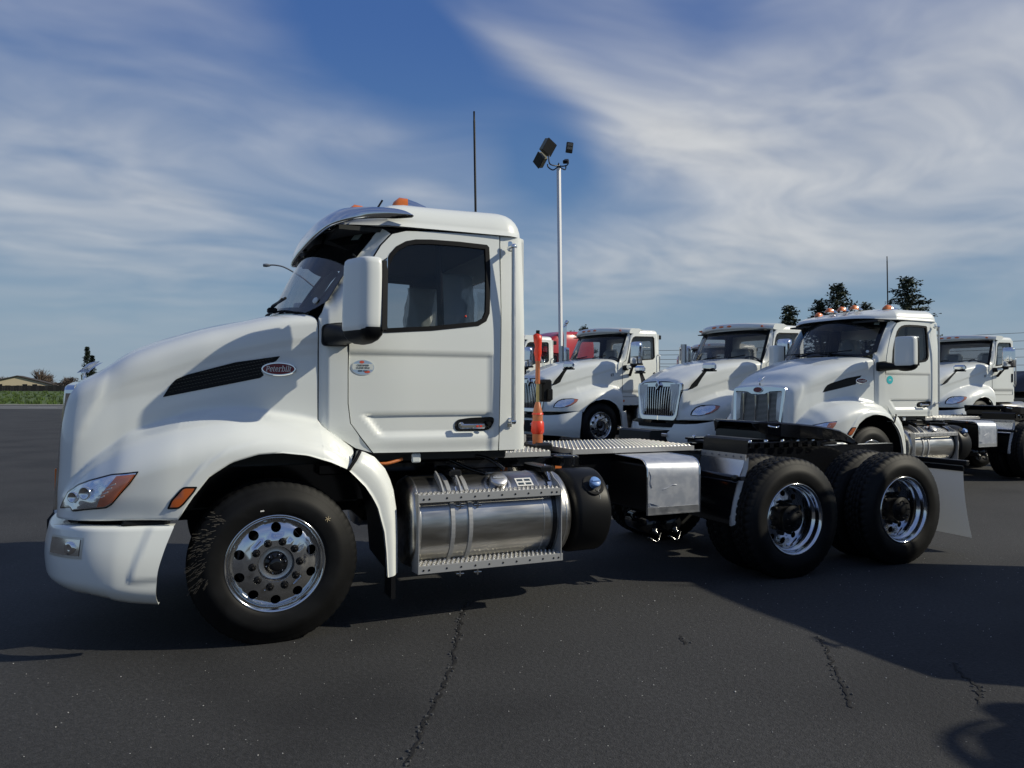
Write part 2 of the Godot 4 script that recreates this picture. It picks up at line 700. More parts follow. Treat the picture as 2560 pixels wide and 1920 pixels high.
func asphalt_textures() -> Array:
	var n := 1024
	var base := FastNoiseLite.new()
	base.seed = 4
	base.frequency = 0.09
	base.fractal_octaves = 2
	var g := base.get_seamless_image(n, n)
	var rng := RandomNumberGenerator.new()
	rng.seed = 77
	var col := PackedByteArray()
	col.resize(n * n * 3)
	var hgt := PackedByteArray()
	hgt.resize(n * n)
	var gd := g.get_data()
	for i in n * n:
		var v := gd[i] / 255.0
		var r := rng.randf()
		var k := 0.66 + 0.34 * v + (r - 0.5) * 0.38
		if r > 0.985:
			k += 0.45 * rng.randf()
		var s := clampi(int(59.0 * k), 8, 140)
		col[i * 3] = s
		col[i * 3 + 1] = s
		col[i * 3 + 2] = mini(255, int(s * 1.02))
		hgt[i] = clampi(int(255.0 * (0.35 * v + 0.55 * r + 0.1)), 0, 255)
	# pale chips of stone
	for c in 420:
		var x := rng.randi_range(2, n - 3)
		var y := rng.randi_range(2, n - 3)
		var w := rng.randi_range(1, 2)
		var hh := rng.randi_range(1, 2)
		var b := rng.randi_range(90, 190)
		for dx in w:
			for dy in hh:
				var o := ((y + dy) * n + x + dx)
				col[o * 3] = b
				col[o * 3 + 1] = b
				col[o * 3 + 2] = int(b * 0.97)
				hgt[o] = 255
	var ic := Image.create_from_data(n, n, false, Image.FORMAT_RGB8, col)
	var ih := Image.create_from_data(n, n, false, Image.FORMAT_L8, hgt)
	return [ImageTexture.create_from_image(ic), ImageTexture.create_from_image(ih)]

func build_ground() -> void:
	var tex := asphalt_textures()
	var m := mat("asphalt", Color.WHITE, 0.86)
	m.albedo_texture = tex[0]
	m.heightmap_enabled = true
	m.heightmap_texture = tex[1]
	m.heightmap_scale = 0.5
	m.detail_enabled = true
	m.detail_blend_mode = BaseMaterial3D.BLEND_MODE_MUL
	m.detail_uv_layer = BaseMaterial3D.DETAIL_UV_2
	m.detail_albedo = noise_tex(0.012, 41, 5, 512, ramp([Color(0.74, 0.74, 0.75), Color(0.93, 0.93, 0.93), Color(1, 1, 1)], [0.2, 0.5, 0.8]))
	var st := begin()
	st.set_smooth_group(1)
	var xs := []
	var zs := []
	for k in 81:
		var f := (k - 40) / 40.0
		xs.append(f * 14.0 + signf(f) * pow(absf(f), 3.0) * 126.0)
	for k in 61:
		var f := k / 60.0
		zs.append(14.0 - f * 44.0 - pow(f, 3.0) * 28.0)
	for i in 80:
		for j in 60:
			var c := []
			for e in [[0, 0], [1, 0], [1, 1], [0, 1]]:
				var x: float = xs[i + e[0]]
				var z: float = zs[j + e[1]]
				c.append(Vector3(x, lot_height(x, z), z))
			for k in [0, 2, 1, 0, 3, 2]:
				var p: Vector3 = c[k]
				st.set_uv(Vector2(p.x, p.z) / 3.3)
				st.set_uv2(Vector2(p.x + p.z * 0.3, p.z - p.x * 0.2) / 17.0)
				st.add_vertex(p)
	var lot := obj("asphalt_lot", st, m)
	tag(lot, "dark worn asphalt yard with cracks and pale stone chips", "", "", "structure")
	# cracks: narrow broken ridges of crumbled asphalt, set in the truck's axes
	var t := truck_frame()
	var rng := RandomNumberGenerator.new()
	rng.seed = 9
	for path in [[[1.40, 0.78], [1.30, 1.0], [1.22, 1.2], [1.02, 1.66], [0.90, 1.95], [0.77, 2.19], [0.62, 2.45], [0.46, 2.74], [0.35, 2.96], [0.15, 3.4], [-0.1, 3.9]], [[3.25, 2.40], [3.20, 2.5], [3.02, 2.72], [2.86, 2.93], [2.72, 3.10], [2.55, 3.3]], [[2.45, 2.02], [2.40, 2.10], [2.36, 2.2]], [[3.62, 3.05], [3.50, 3.2], [3.44, 3.34], [3.2, 3.5]]]:
		st = begin()
		var edge := begin()
		var pts := []
		for k in path.size() - 1:
			var a := Vector2(path[k][0], path[k][1])
			var b := Vector2(path[k + 1][0], path[k + 1][1])
			var n := maxi(2, int(a.distance_to(b) / 0.03))
			for q in n:
				pts.append(a.lerp(b, float(q) / n) + Vector2(rng.randf_range(-0.016, 0.016), rng.randf_range(-0.012, 0.012)))
		for k in pts.size() - 1:
			var d: Vector2 = (pts[k + 1] - pts[k]).normalized()
			var s := Vector2(-d.y, d.x)
			var w0 := rng.randf_range(0.002, 0.009)
			var w1 := rng.randf_range(0.002, 0.009)
			if path.size() > 8 and rng.randf() < 0.5:
				w0 += 0.006
			var y := 0.0045
			var p := [pts[k] - s * w0, pts[k] + s * w0, pts[k + 1] + s * w1, pts[k + 1] - s * w1]
			quad(st, t * Vector3(p[0].x, y, p[0].y), t * Vector3(p[3].x, y, p[3].y), t * Vector3(p[2].x, y, p[2].y), t * Vector3(p[1].x, y, p[1].y))
			if rng.randf() < 0.65:
				var c: Vector2 = pts[k] + s * (rng.randf_range(0.012, 0.030) * (1.0 if rng.randf() < 0.6 else -1.0))
				var r := rng.randf_range(0.006, 0.014)
				box(edge, t * Vector3(c.x, 0.002, c.y), Vector3(r * 1.6, 0.012, r), 0.003, Basis(Vector3.UP, rng.randf() * 6.0))
		obj("crack", st, M["dark_gap"], lot)
		var em: StandardMaterial3D = M.get("crumb", null)
		if em == null:
			em = mat("crumb", lin(0.055, 0.056, 0.058), 0.9)
		tag(obj("crack_crumbs", edge, em, lot), "", "", "", "stuff")
	# loose chips of stone lying about
	var chip := begin()
	box(chip, Vector3.ZERO, Vector3(1, 0.6, 0.8), 0.25)
	var mm := MultiMesh.new()
	mm.transform_format = MultiMesh.TRANSFORM_3D
	mm.mesh = done(chip)
	mm.instance_count = 420
	for k in 420:
		var u := rng.randf_range(-2.5, 6.5)
		var w := rng.randf_range(0.9, 4.6)
		var s := rng.randf_range(0.003, 0.0075) * (1.6 if rng.randf() < 0.06 else 1.0)
		mm.set_instance_transform(k, Transform3D(Basis(Vector3.UP, rng.randf() * 6.0).scaled(Vector3(s, s, s)), t * Vector3(u, s * 0.3, w)))
	var mi := MultiMeshInstance3D.new()
	mi.name = "stone_chips"
	mi.multimesh = mm
	mi.material_override = mat("stone_chip", lin(0.42, 0.41, 0.39), 0.8)
	add_child(mi, true)
	tag(mi, "tiny pale stone chips scattered over the asphalt", "gravel", "", "stuff")
	# road beyond the lot, its kerb, the field and the far ground
	st = begin()
	quad(st, Vector3(-400, 0.006, -58), Vector3(400, 0.006, -58), Vector3(400, 0.006, -69.6), Vector3(-400, 0.006, -69.6))
	var rm := mat("road", lin(0.11, 0.11, 0.112), 0.9)
	var road := obj("road", st, rm)
	tag(road, "pale grey road strip along the far edge of the yard", "", "", "structure")
	for k in 14:
		piece("road_dash", M["print_white"], road, func(q: SurfaceTool) -> void: box(q, Vector3(-96 + k * 7.0, 0.011, -63.0), Vector3(2.4, 0.004, 0.16)))
	st = begin()
	box(st, Vector3(0, 0.06, -69.8), Vector3(800, 0.14, 0.35), 0.03)
	var kerb := obj("kerb", st, mat("concrete", lin(0.34, 0.33, 0.30), 0.9))
	tag(kerb, "pale concrete kerb between the road and the grass", "", "", "structure")
	st = begin()
	st.set_smooth_group(1)
	for j in 20:
		for i in 40:
			var c := []
			for e in [[0, 0], [1, 0], [1, 1], [0, 1]]:
				var x: float = -400.0 + (i + e[0]) * 20.0
				var z: float = -70.0 - (j + e[1]) * 9.0
				c.append(Vector3(x, field_height(z) + 0.03 * sin(x * 0.7 + z), z))
			quad(st, c[0], c[1], c[2], c[3])
	var fm := mat("grass_field", Color.WHITE, 0.95)
	fm.albedo_texture = noise_tex(0.02, 51, 5, 512, ramp([lin(0.030, 0.055, 0.010), lin(0.062, 0.105, 0.018), lin(0.10, 0.13, 0.03)], [0.25, 0.5, 0.8]))
	triplanar(fm, 0.07, true)
	tag(obj("grass_field", st, fm), "bright green rough grass field beyond the road", "", "", "structure")
	st = begin()
	var ring := 24
	for k in ring:
		var a := TAU * k / ring
		var b := TAU * (k + 1) / ring
		tri(st, Vector3(0, -0.06, 0), Vector3(cos(a) * 4500, -0.06, sin(a) * 4500), Vector3(cos(b) * 4500, -0.06, sin(b) * 4500))
	var gm := mat("earth", Color.WHITE, 0.95)
	gm.albedo_texture = noise_tex(0.02, 61, 4, 256, ramp([lin(0.05, 0.055, 0.02), lin(0.10, 0.09, 0.05)], [0.3, 0.7]))
	triplanar(gm, 0.02, true)
	tag(obj("ground", st, gm), "flat open ground reaching to the horizon", "", "", "structure")
	# weeds standing in the field
	var blade := begin()
	for k in 7:
		var a := TAU * k / 7.0
		var o := Vector3(cos(a), 0, sin(a)) * 0.25
		var s := Vector3(-sin(a), 0, cos(a)) * 0.16
		tri(blade, o - s, o + s, o * 1.8 + Vector3(0, 0.9 + 0.3 * (k % 3), 0))
	var gmm := MultiMesh.new()
	gmm.transform_format = MultiMesh.TRANSFORM_3D
	gmm.use_colors = true
	gmm.mesh = done(blade)
	gmm.instance_count = 2600
	for k in 2600:
		var z := -70.6 - pow(rng.randf(), 1.5) * 110.0
		var x := lerpf(0.75, -0.1, rng.randf()) * z * 1.0
		var s := rng.randf_range(0.12, 0.42)
		gmm.set_instance_transform(k, Transform3D(Basis(Vector3.UP, rng.randf() * 6.0).scaled(Vector3(s * 1.5, s, s * 1.5)), Vector3(x, field_height(z), z)))
		var tint := rng.randf_range(0.6, 1.3)
		gmm.set_instance_color(k, Color(0.055 * tint, 0.095 * tint, 0.018 * tint))
	var gi := MultiMeshInstance3D.new()
	gi.name = "grass"
	gi.multimesh = gmm
	var bm := mat("grass_blade", Color.WHITE, 0.9)
	bm.vertex_color_use_as_albedo = true
	bm.cull_mode = BaseMaterial3D.CULL_DISABLED
	gi.material_override = bm
	add_child(gi, true)
	tag(gi, "tufts of green grass and weeds in the field", "grass", "", "stuff")

func truck_frame() -> Transform3D:
	return Transform3D(Basis(Vector3.UP, TURN), BASE)

# ---------------------------------------------------------------- the trucks
func place(o: Node3D, x: float, depth: float, turn: float, lift := 0.0) -> void:
	o.position = Vector3(x, lift, -depth)
	o.rotation.y = turn

func repaint(o: Node, from: Material, to: Material) -> void:
	for c in o.get_children():
		if c is MeshInstance3D and c.material_override == from:
			c.material_override = to
		repaint(c, from, to)

func copy_of(o: Node3D, called: String) -> Node3D:
	var c: Node3D = o.duplicate()
	c.name = numbered(called)
	add_child(c, true)
	return c

func build_trucks() -> void:
	make_wheel_meshes()
	var near := make_pete()
	place(near, BASE.x, -BASE.z, TURN)
	tag(near, "white day cab tractor with a chrome sun visor, side on across the whole view", "truck", "white tractors with sloped noses")
	# the same tractor again, nose towards us
	var second := copy_of(near, "semi_truck")
	place(second, 5.129, 12.588, 0.448, 0.03)
	tag(second, "white day cab tractor with four-panel mesh grille and a round teal door sticker", "truck", "white tractors with sloped noses")
	near_extras(near)
	second_extras(second)
	# two more stand out of view beside the first; their shadows reach into the picture
	var t := truck_frame()
	for k in 2:
		var o := copy_of(near, "semi_truck")
		var p := t * Vector3([6.70, 5.9][k], 0, [3.82, 6.80][k])
		place(o, p.x, -p.z, TURN)
		tag(o, ["white tractor parked beyond the edge of view, its shadow crossing the asphalt behind the tandem", "white tractor parked outside the view whose shadow touches the lower corner of the asphalt"][k], "truck", "white tractors with sloped noses")
	var lt := make_lt()
	place(lt, 3.997, 15.48, 0.508, 0.21)
	var grp := "white tractors with barred chrome grilles"
	tag(lt, "white tractor with upright chrome bar grille, directly beside the mesh-grilled tractor", "truck", grp)
	var rest := [
		[1.428, 17.763, 0.547, "white tractor with barred chrome grille half hidden by the orange-wrapped hose mast"],
		[-1.0, 20.0, 0.53, "white tractor mostly hidden behind the near cab, only its door and chrome mirror showing"],
		[11.85, 20.556, 0.523, "white tractor at the far edge, seen behind the second cab's grab bar"],
		[5.9, 24.2, 0.52, "white tractor in the back row glimpsed through the other trucks' glass"],
	]
	for r in rest:
		var o := copy_of(lt, "highway_tractor")
		place(o, r[0], r[1], r[2], 0.30 if r[0] < 5.0 else 0.36)
		tag(o, r[3], "truck", grp)
	# red sleeper tractor behind them
	var red := copy_of(lt, "highway_tractor")
	place(red, -0.25, 28.8, 0.52, lot_height(-0.25, -28.8))
	repaint(red, M["white_paint"], M["red_paint"])
	tag(red, "red tractor with a tall red sleeper standing behind the white trucks", "truck")
	var st := begin()
	var rows := []
	for i in 9:
		var x: float = [1.0, 1.15, 1.5, 1.9, 1.95, 2.6, 3.3, 3.36, 3.4][i]
		var top: float = [2.85, 3.05, 3.35, 3.55, 3.57, 3.6, 3.58, 3.52, 3.4][i]
		var low: float = [2.72, 2.72, 2.70, 2.68, 1.0, 0.95, 0.95, 0.95, 1.0][i]
		var row := PackedVector3Array()
		for k in 13:
			var a := PI * k / 12.0
			row.append(Vector3(x, low + (top - low) * pow(maxf(0.0, sin(a)), 0.22), -1.14 * signf(cos(a)) * pow(absf(cos(a)), 0.16)))
		rows.append(row)
	loft(st, rows, true, Vector3(2.5, 1.5, 0))
	face(st, rows[8], Vector3.RIGHT)
	obj("sleeper", st, M["red_paint"], red)
	st = begin()
	tube(st, curve([Vector3(1.95, 1.2, 1.22), Vector3(1.95, 3.5, 1.22), Vector3(1.95, 3.75, 1.22), Vector3(2.06, 3.95, 1.22)], 5), 0.07, 12)
	obj("exhaust_pipe", st, M["chrome"], red)

func near_extras(r: Node3D) -> void:
	# chrome sun visor over the windscreen
	var v := holder("sun_visor", r)
	var st := begin()
	var under := begin()
	var rows := []
	var rows2 := []
	var backs := []
	var lips := []
	for q in [[0.40, 2.890, 0.0, 0.262, 2.668], [0.405, 2.882, 0.42, 0.272, 2.672], [0.425, 2.868, 0.72, 0.302, 2.690], [0.48, 2.852, 0.93, 0.365, 2.722], [0.60, 2.848, 1.03, 0.48, 2.752], [0.74, 2.848, 1.062, 0.63, 2.772], [0.84, 2.838, 1.07, 0.77, 2.783], [0.905, 2.815, 1.068, 0.89, 2.802]]:
		backs.append(Vector3(q[0], q[1], q[2]))
		lips.append(Vector3(q[3], q[4], q[2] + 0.006))
	backs = curve(backs, 4)
	lips = curve(lips, 4)
	for side in [-1.0, 1.0]:
		for i in range(backs.size() - 1, -1, -1) if side < 0 else range(1, backs.size()):
			var row := PackedVector3Array()
			var row2 := PackedVector3Array()
			var f0 := 1.0 - float(i) / (backs.size() - 1)
			for k in 9:
				var f := k / 8.0
				var p: Vector3 = (backs[i] as Vector3).lerp(lips[i], f)
				p += Vector3(-0.035 * f0, 0.020 * f0, 0.022 * (1.0 - f0)) * sin(PI * f)
				row.append(p * Vector3(1, 1, side))
				row2.append((p + Vector3(0.008, -0.006, -0.004)) * Vector3(1, 1, side))
			row.append(((lips[i] as Vector3) + Vector3(0.012, -0.006, -0.012)) * Vector3(1, 1, side))
			rows.append(row)
			rows2.append(row2)
	loft(st, rows, true, Vector3(0.9, 2.6, 0))
	obj("visor_shell", st, M["polished"], v)
	loft(under, rows2, true)
	obj("visor_underside", under, M["black_gloss"], v)
	for z in [-0.72, -0.3, 0.3, 0.72]:
		st = begin()
		var az := absf(z) / 1.03
		var p := Vector3(0.375 + 0.30 * pow(az, 5.0), 2.785 - 0.03 * az, z)
		box(st, p, Vector3(0.10, 0.03, 0.04), 0.01, Basis(Vector3.BACK, 0.5))
		obj("visor_bracket", st, M["chrome"], v)
	# pole that carries the air hoses, wrapped in orange for delivery
	var m := holder("hose_mast", r)
	st = begin()
	tube(st, [Vector3(2.30, 1.05, 0.15), Vector3(2.30, 2.10, 0.15)], 0.014, 10)
	obj("mast", st, M["brass"], m)
	st = begin()
	tube(st, [Vector3(2.30, 2.09, 0.15), Vector3(2.30, 2.13, 0.15)], 0.017, 10)
	obj("mast_tip", st, M["black_plastic"], m)
	st = begin()
	tube(st, [Vector3(2.30, 1.86, 0.15), Vector3(2.30, 1.90, 0.15), Vector3(2.30, 1.93, 0.15), Vector3(2.305, 1.99, 0.15), Vector3(2.30, 2.04, 0.15), Vector3(2.297, 2.085, 0.15), Vector3(2.30, 2.095, 0.15)], [0.024, 0.028, 0.036, 0.030, 0.038, 0.040, 0.026], 9)
	obj("orange_wrapping", st, M["orange_wrap"], m)
	st = begin()
	tube(st, [Vector3(2.30, 1.22, 0.15), Vector3(2.30, 1.235, 0.15), Vector3(2.30, 1.32, 0.15), Vector3(2.30, 1.335, 0.15)], [0.048, 0.058, 0.056, 0.046], 10)
	obj("orange_wrapping", st, M["orange_wrap"], m)
	st = begin()
	tube(st, [Vector3(2.30, 1.39, 0.15), Vector3(2.30, 1.405, 0.15)], [0.052, 0.047], 10)
	obj("orange_wrapping", st, M["orange_wrap"], m)
	st = begin()
	tube(st, [Vector3(2.30, 1.04, 0.15), Vector3(2.30, 1.25, 0.15), Vector3(2.30, 1.40, 0.15), Vector3(2.30, 1.47, 0.15), Vector3(2.30, 1.50, 0.15)], [0.044, 0.047, 0.046, 0.028, 0.018], 12)
	obj("orange_sleeve", st, M["orange_tube"], m)
	st = begin()
	tube(st, [Vector3(2.30, 1.66, 0.15), Vector3(2.30, 1.88, 0.15)], 0.021, 10)
	obj("orange_sleeve", st, M["orange_tube"], m)
	st = begin()
	tri(st, Vector3(2.31, 1.90, 0.18), Vector3(2.37, 1.80, 0.19), Vector3(2.33, 1.82, 0.17))
	tri(st, Vector3(2.31, 1.90, 0.18), Vector3(2.35, 1.77, 0.17), Vector3(2.325, 1.84, 0.19))
	obj("loose_tape", st, M["plastic_film"], m)
	st = begin()
	box(st, Vector3(2.40, 1.60, 0.10), Vector3(0.10, 0.20, 0.08), 0.015)
	box(st, Vector3(2.42, 1.565, 0.15), Vector3(0.05, 0.10, 0.03), 0.008)
	box(st, Vector3(2.33, 1.675, 0.13), Vector3(0.10, 0.03, 0.04), 0.008)
	obj("hose_box", st, M["black_plastic"], m)
	# door sticker and print
	var d: Node3D = r.get_node("door")
	var s := holder("clean_idle_sticker", d)
	s.transform = on_skin(door_w, 0.570, 1.755, 0.002)
	st = begin()
	prism(st, ellipse(Vector2.ZERO, 0.079, 0.053, 36), -0.001, 0.0012)
	obj("sticker_rim", st, M["sticker_pale"], s)
	st = begin()
	prism(st, ellipse(Vector2.ZERO, 0.075, 0.049, 36), 0.001, 0.0020)
	obj("sticker_face", st, M["sticker_blue"], s)
	st = begin()
	prism(st, pv([-0.068, 0.024, 0.068, 0.024, 0.072, 0.0, 0.068, -0.016, -0.068, -0.016, -0.072, 0.0]), 0.0018, 0.0027)
	obj("sticker_band", st, M["sticker_pale"], s)
	st = begin()
	prism(st, ellipse(Vector2(-0.006, 0.036), 0.016, 0.010, 14), 0.0018, 0.0028)
	obj("sticker_spot", st, M["sticker_red"], s)
	st = begin()
	prism(st, ellipse(Vector2(0.03, -0.030), 0.020, 0.009, 14), 0.0018, 0.0028)
	obj("sticker_spot", st, M["sticker_red"], s)
	for l in [["CERTIFIED", 0.013], ["CLEAN IDLE", -0.004]]:
		var tx := put("sticker_text", text_mesh(l[0], 0.0165, 0.001), M["print_dark"], s)
		tx.position = Vector3(0, l[1], 0.0035)
	st = begin()
	box(st, Vector3(-0.018, -0.024, 0.0028), Vector3(0.026, 0.008, 0.001))
	box(st, Vector3(0.016, -0.024, 0.0028), Vector3(0.030, 0.006, 0.001))
	many(obj("sticker_code", st, M["print_dark"], s))
	# two orange seals on the handle
	for x in [1.376, 1.402]:
		st = begin()
		box(st, Vector3(x, 1.345, cab_w(1.35, 1.35) + 0.0425), Vector3(0.018, 0.014, 0.003), 0.001)
		obj("handle_seal", st, M["orange_wrap"], d)
	# scuffs and the chalk star on the front tyre
	var w: Node3D = r.get_node("wheel")
	var rng := RandomNumberGenerator.new()
	rng.seed = 12
	st = begin()
	for k in 150:
		var a := rng.randf_range(2.35, 3.40)
		var rr := rng.randf_range(0.40, 0.505)
		var ln := rng.randf_range(0.008, 0.045)
		var tilt := rng.randf_range(0.2, 0.7)
		var zz := tab([0.385, 0.0, 0.43, -0.003, 0.465, -0.012, 0.492, -0.026, 0.51, -0.038], rr) + 0.0015
		var p := Vector3(cos(a) * rr, sin(a) * rr, zz)
		var dirv := Vector3(-sin(a) * tilt + cos(a) * 0.6, cos(a) * tilt + sin(a) * 0.6, -0.10).normalized()
		tube(st, [p, p + dirv * ln * 0.5 + Vector3(0, 0, 0.001), p + dirv * ln], 0.0014, 3, false)
	tag(obj("scuff_marks", st, M["scuff"], w), "", "", "", "stuff")
	st = begin()
	for k in 3:
		var a := TAU * k / 6.0 + 0.3
		var c := Vector3(0.318, 0.262, 0.0028)
		box(st, c, Vector3(0.038, 0.003, 0.001), 0.0, Basis(Vector3.BACK, a))
	obj("chalk_star", st, M["chalk"], w)
	st = begin()
	box(st, Vector3(-0.085, 0.338, -0.004), Vector3(0.022, 0.008, 0.002), 0.0, Basis(Vector3.BACK, 0.1))
	obj("tyre_mark", st, M["print_white"], w)
	# raised ring of lettering-like ribs is left to the tyre mould; size marking only
	st = begin()
	var red := begin()
	lathe(red, [Vector2(0.008, 0.0), Vector2(0.006, 0.004), Vector2(0.0, 0.005)], Vector3(1.30, 2.13, cab_w(1.3, 2.13) - 0.001), Vector3.BACK, 12)
	obj("red_dot", red, M["orange_wrap"], d)

func second_extras(r: Node3D) -> void:
	var d: Node3D = r.get_node("door")
	var s := holder("round_sticker", d)
	s.transform = on_skin(door_w, 0.572, 1.757, 0.002)
	var st := begin()
	prism(st, ellipse(Vector2.ZERO, 0.066, 0.066, 28), -0.001, 0.0015)
	obj("sticker_face", st, M["sticker_teal"], s)
	st = begin()
	box(st, Vector3(0, 0.006, 0.002), Vector3(0.05, 0.012, 0.002))
	obj("sticker_print", st, M["sticker_pale"], s)
	st = begin()
	box(st, Vector3(0, -0.014, 0.002), Vector3(0.06, 0.008, 0.002))
	obj("sticker_print", st, M["sticker_pale"], s)

# ---------------------------------------------------------------- surroundings
func leaf_tuft(st: SurfaceTool, c: Vector3, r: float, n: int, size: float, rng: RandomNumberGenerator, droop := 0.3) -> void:
	for k in n:
		var d := Vector3(rng.randf_range(-1, 1), rng.randf_range(-0.6, 0.6), rng.randf_range(-1, 1))
		var p := c + d * r
		var a := Vector3(rng.randf_range(-1, 1), rng.randf_range(-droop - 0.3, 0.4), rng.randf_range(-1, 1)).normalized() * size
		var b := Vector3(rng.randf_range(-1, 1), rng.randf_range(-0.5, 0.5), rng.randf_range(-1, 1)).normalized() * size * 0.55
		tri(st, p, p + a + b * 0.4, p + a * 0.5 - b)

func conifer(at: Vector3, height: float, spread: float, seed_: int, label: String, lean := 0.0) -> void:
	var rng := RandomNumberGenerator.new()
	rng.seed = seed_
	var t := holder("conifer_tree", self, at)
	tag(t, label, "tree", "evergreen trees behind the trucks")
	var st := begin()
	tube(st, [Vector3.ZERO, Vector3(lean * 0.4, height * 0.5, 0), Vector3(lean, height * 0.97, 0)], [0.28, 0.16, 0.03], 7)
	var leaf := begin()
	var n := int(height * 7.0)
	for k in n:
		var f := 0.12 + 0.87 * k / n
		var y := height * f
		var reach := spread * pow(1.0 - f, 0.72) * rng.randf_range(0.55, 1.12) + 0.15
		var a := k * 2.4 + rng.randf_range(-0.4, 0.4)
		var dir := Vector3(cos(a), 0, sin(a))
		var o := Vector3(lean * f, y, 0)
		var tip := o + dir * reach + Vector3(0, reach * (0.28 - 0.5 * (1.0 - f)), 0)
		tube(st, [o, o.lerp(tip, 0.5) + Vector3(0, 0.08, 0), tip], [0.05, 0.03, 0.01], 4, false)
		var m := int(4 + reach * 5.5)
		for q in m:
			var g := (q + 1.0) / m
			leaf_tuft(leaf, o.lerp(tip, g) + Vector3(0, 0.05 - 0.12 * g, 0), 0.10 + 0.20 * (1.1 - g * 0.6), 7, 0.30, rng)
	leaf_tuft(leaf, Vector3(lean, height * 0.98, 0), 0.12, 8, 0.3, rng)
	obj("trunk", st, M["bark"], t)
	obj("crown", leaf, M["needles"], t)

func build_surroundings() -> void:
	mat("bark", lin(0.05, 0.04, 0.03), 0.95)
	mat("needles", lin(0.030, 0.045, 0.022), 0.85)
	mat("cypress_green", lin(0.014, 0.026, 0.016), 0.9)
	mat("twig", lin(0.12, 0.09, 0.07), 0.95)
	mat("hedge_brown", lin(0.06, 0.045, 0.035), 0.95)
	# evergreens
	var spots := [
		[1978, 752, 60.0, 2.1, "round dark evergreen at the start of the row behind the trucks"],
		[2050, 738, 63.0, 2.2, "broad evergreen leaning into the tallest of the pair behind the trucks"],
		[2090, 697, 62.0, 2.9, "tall evergreen with a layered tip rising behind the second cab's marker lights"],
		[2168, 746, 66.0, 1.9, "small pointed evergreen between the two tall ones"],
		[2268, 682, 60.0, 3.7, "largest evergreen with wide shaggy sides, next to the cab's whip antenna"],
		[1428, 820, 82.0, 2.0, "small shaggy evergreen by the lamp pole above the red sleeper"],
		[1464, 808, 84.0, 2.1, "round-topped evergreen peeking over the barred-grille tractor's roof"],
	]
	for k in spots.size():
		var s: Array = spots[k]
		var x: float = (s[0] - 1280.0) / 1849.0 * s[2]
		var h: float = 1.604 + (968.0 - s[1]) / 1849.0 * s[2]
		conifer(Vector3(x, 0, -s[2]), h, s[3] * 1.3, 100 + k, s[4], 0.15 * (k % 3 - 1))
	# cypress pair by the house
	for c in [[217.5, 864.0, 120.0, 0.85, "taller slim dark cypress of the pair above the truck's nose"], [230.0, 885.0, 121.0, 0.75, "shorter slim dark cypress of the pair above the truck's nose"]]:
		var rng := RandomNumberGenerator.new()
		rng.seed = int(c[0])
		var h: float = 1.6 + (968.0 - c[1]) / 1849.0 * c[2]
		var t := holder("cypress_tree", self, Vector3((c[0] - 1280.0) / 1849.0 * c[2], 0.2, -c[2]))
		tag(t, c[4], "tree", "slim cypresses")
		var st := begin()
		tube(st, [Vector3.ZERO, Vector3(0, h * 0.9, 0)], [0.15, 0.03], 6)
		obj("trunk", st, M["bark"], t)
		st = begin()
		for k in 260:
			var f := k / 260.0
			var r: float = c[3] * pow(sin(PI * clampf(0.12 + 0.88 * (1.0 - f), 0, 1) * 0.56), 0.8) * (1.0 - pow(f, 5.0)) * rng.randf_range(0.3, 1.0)
			var a := rng.randf() * TAU
			leaf_tuft(st, Vector3(cos(a) * r, 0.2 + f * (h - 0.5), sin(a) * r), 0.16, 7, 0.34, rng, -0.6)
		obj("crown", st, M["cypress_green"], t)
	build_house()
	build_far_growth()
	build_lamps()
	build_wires()
	build_far_car()

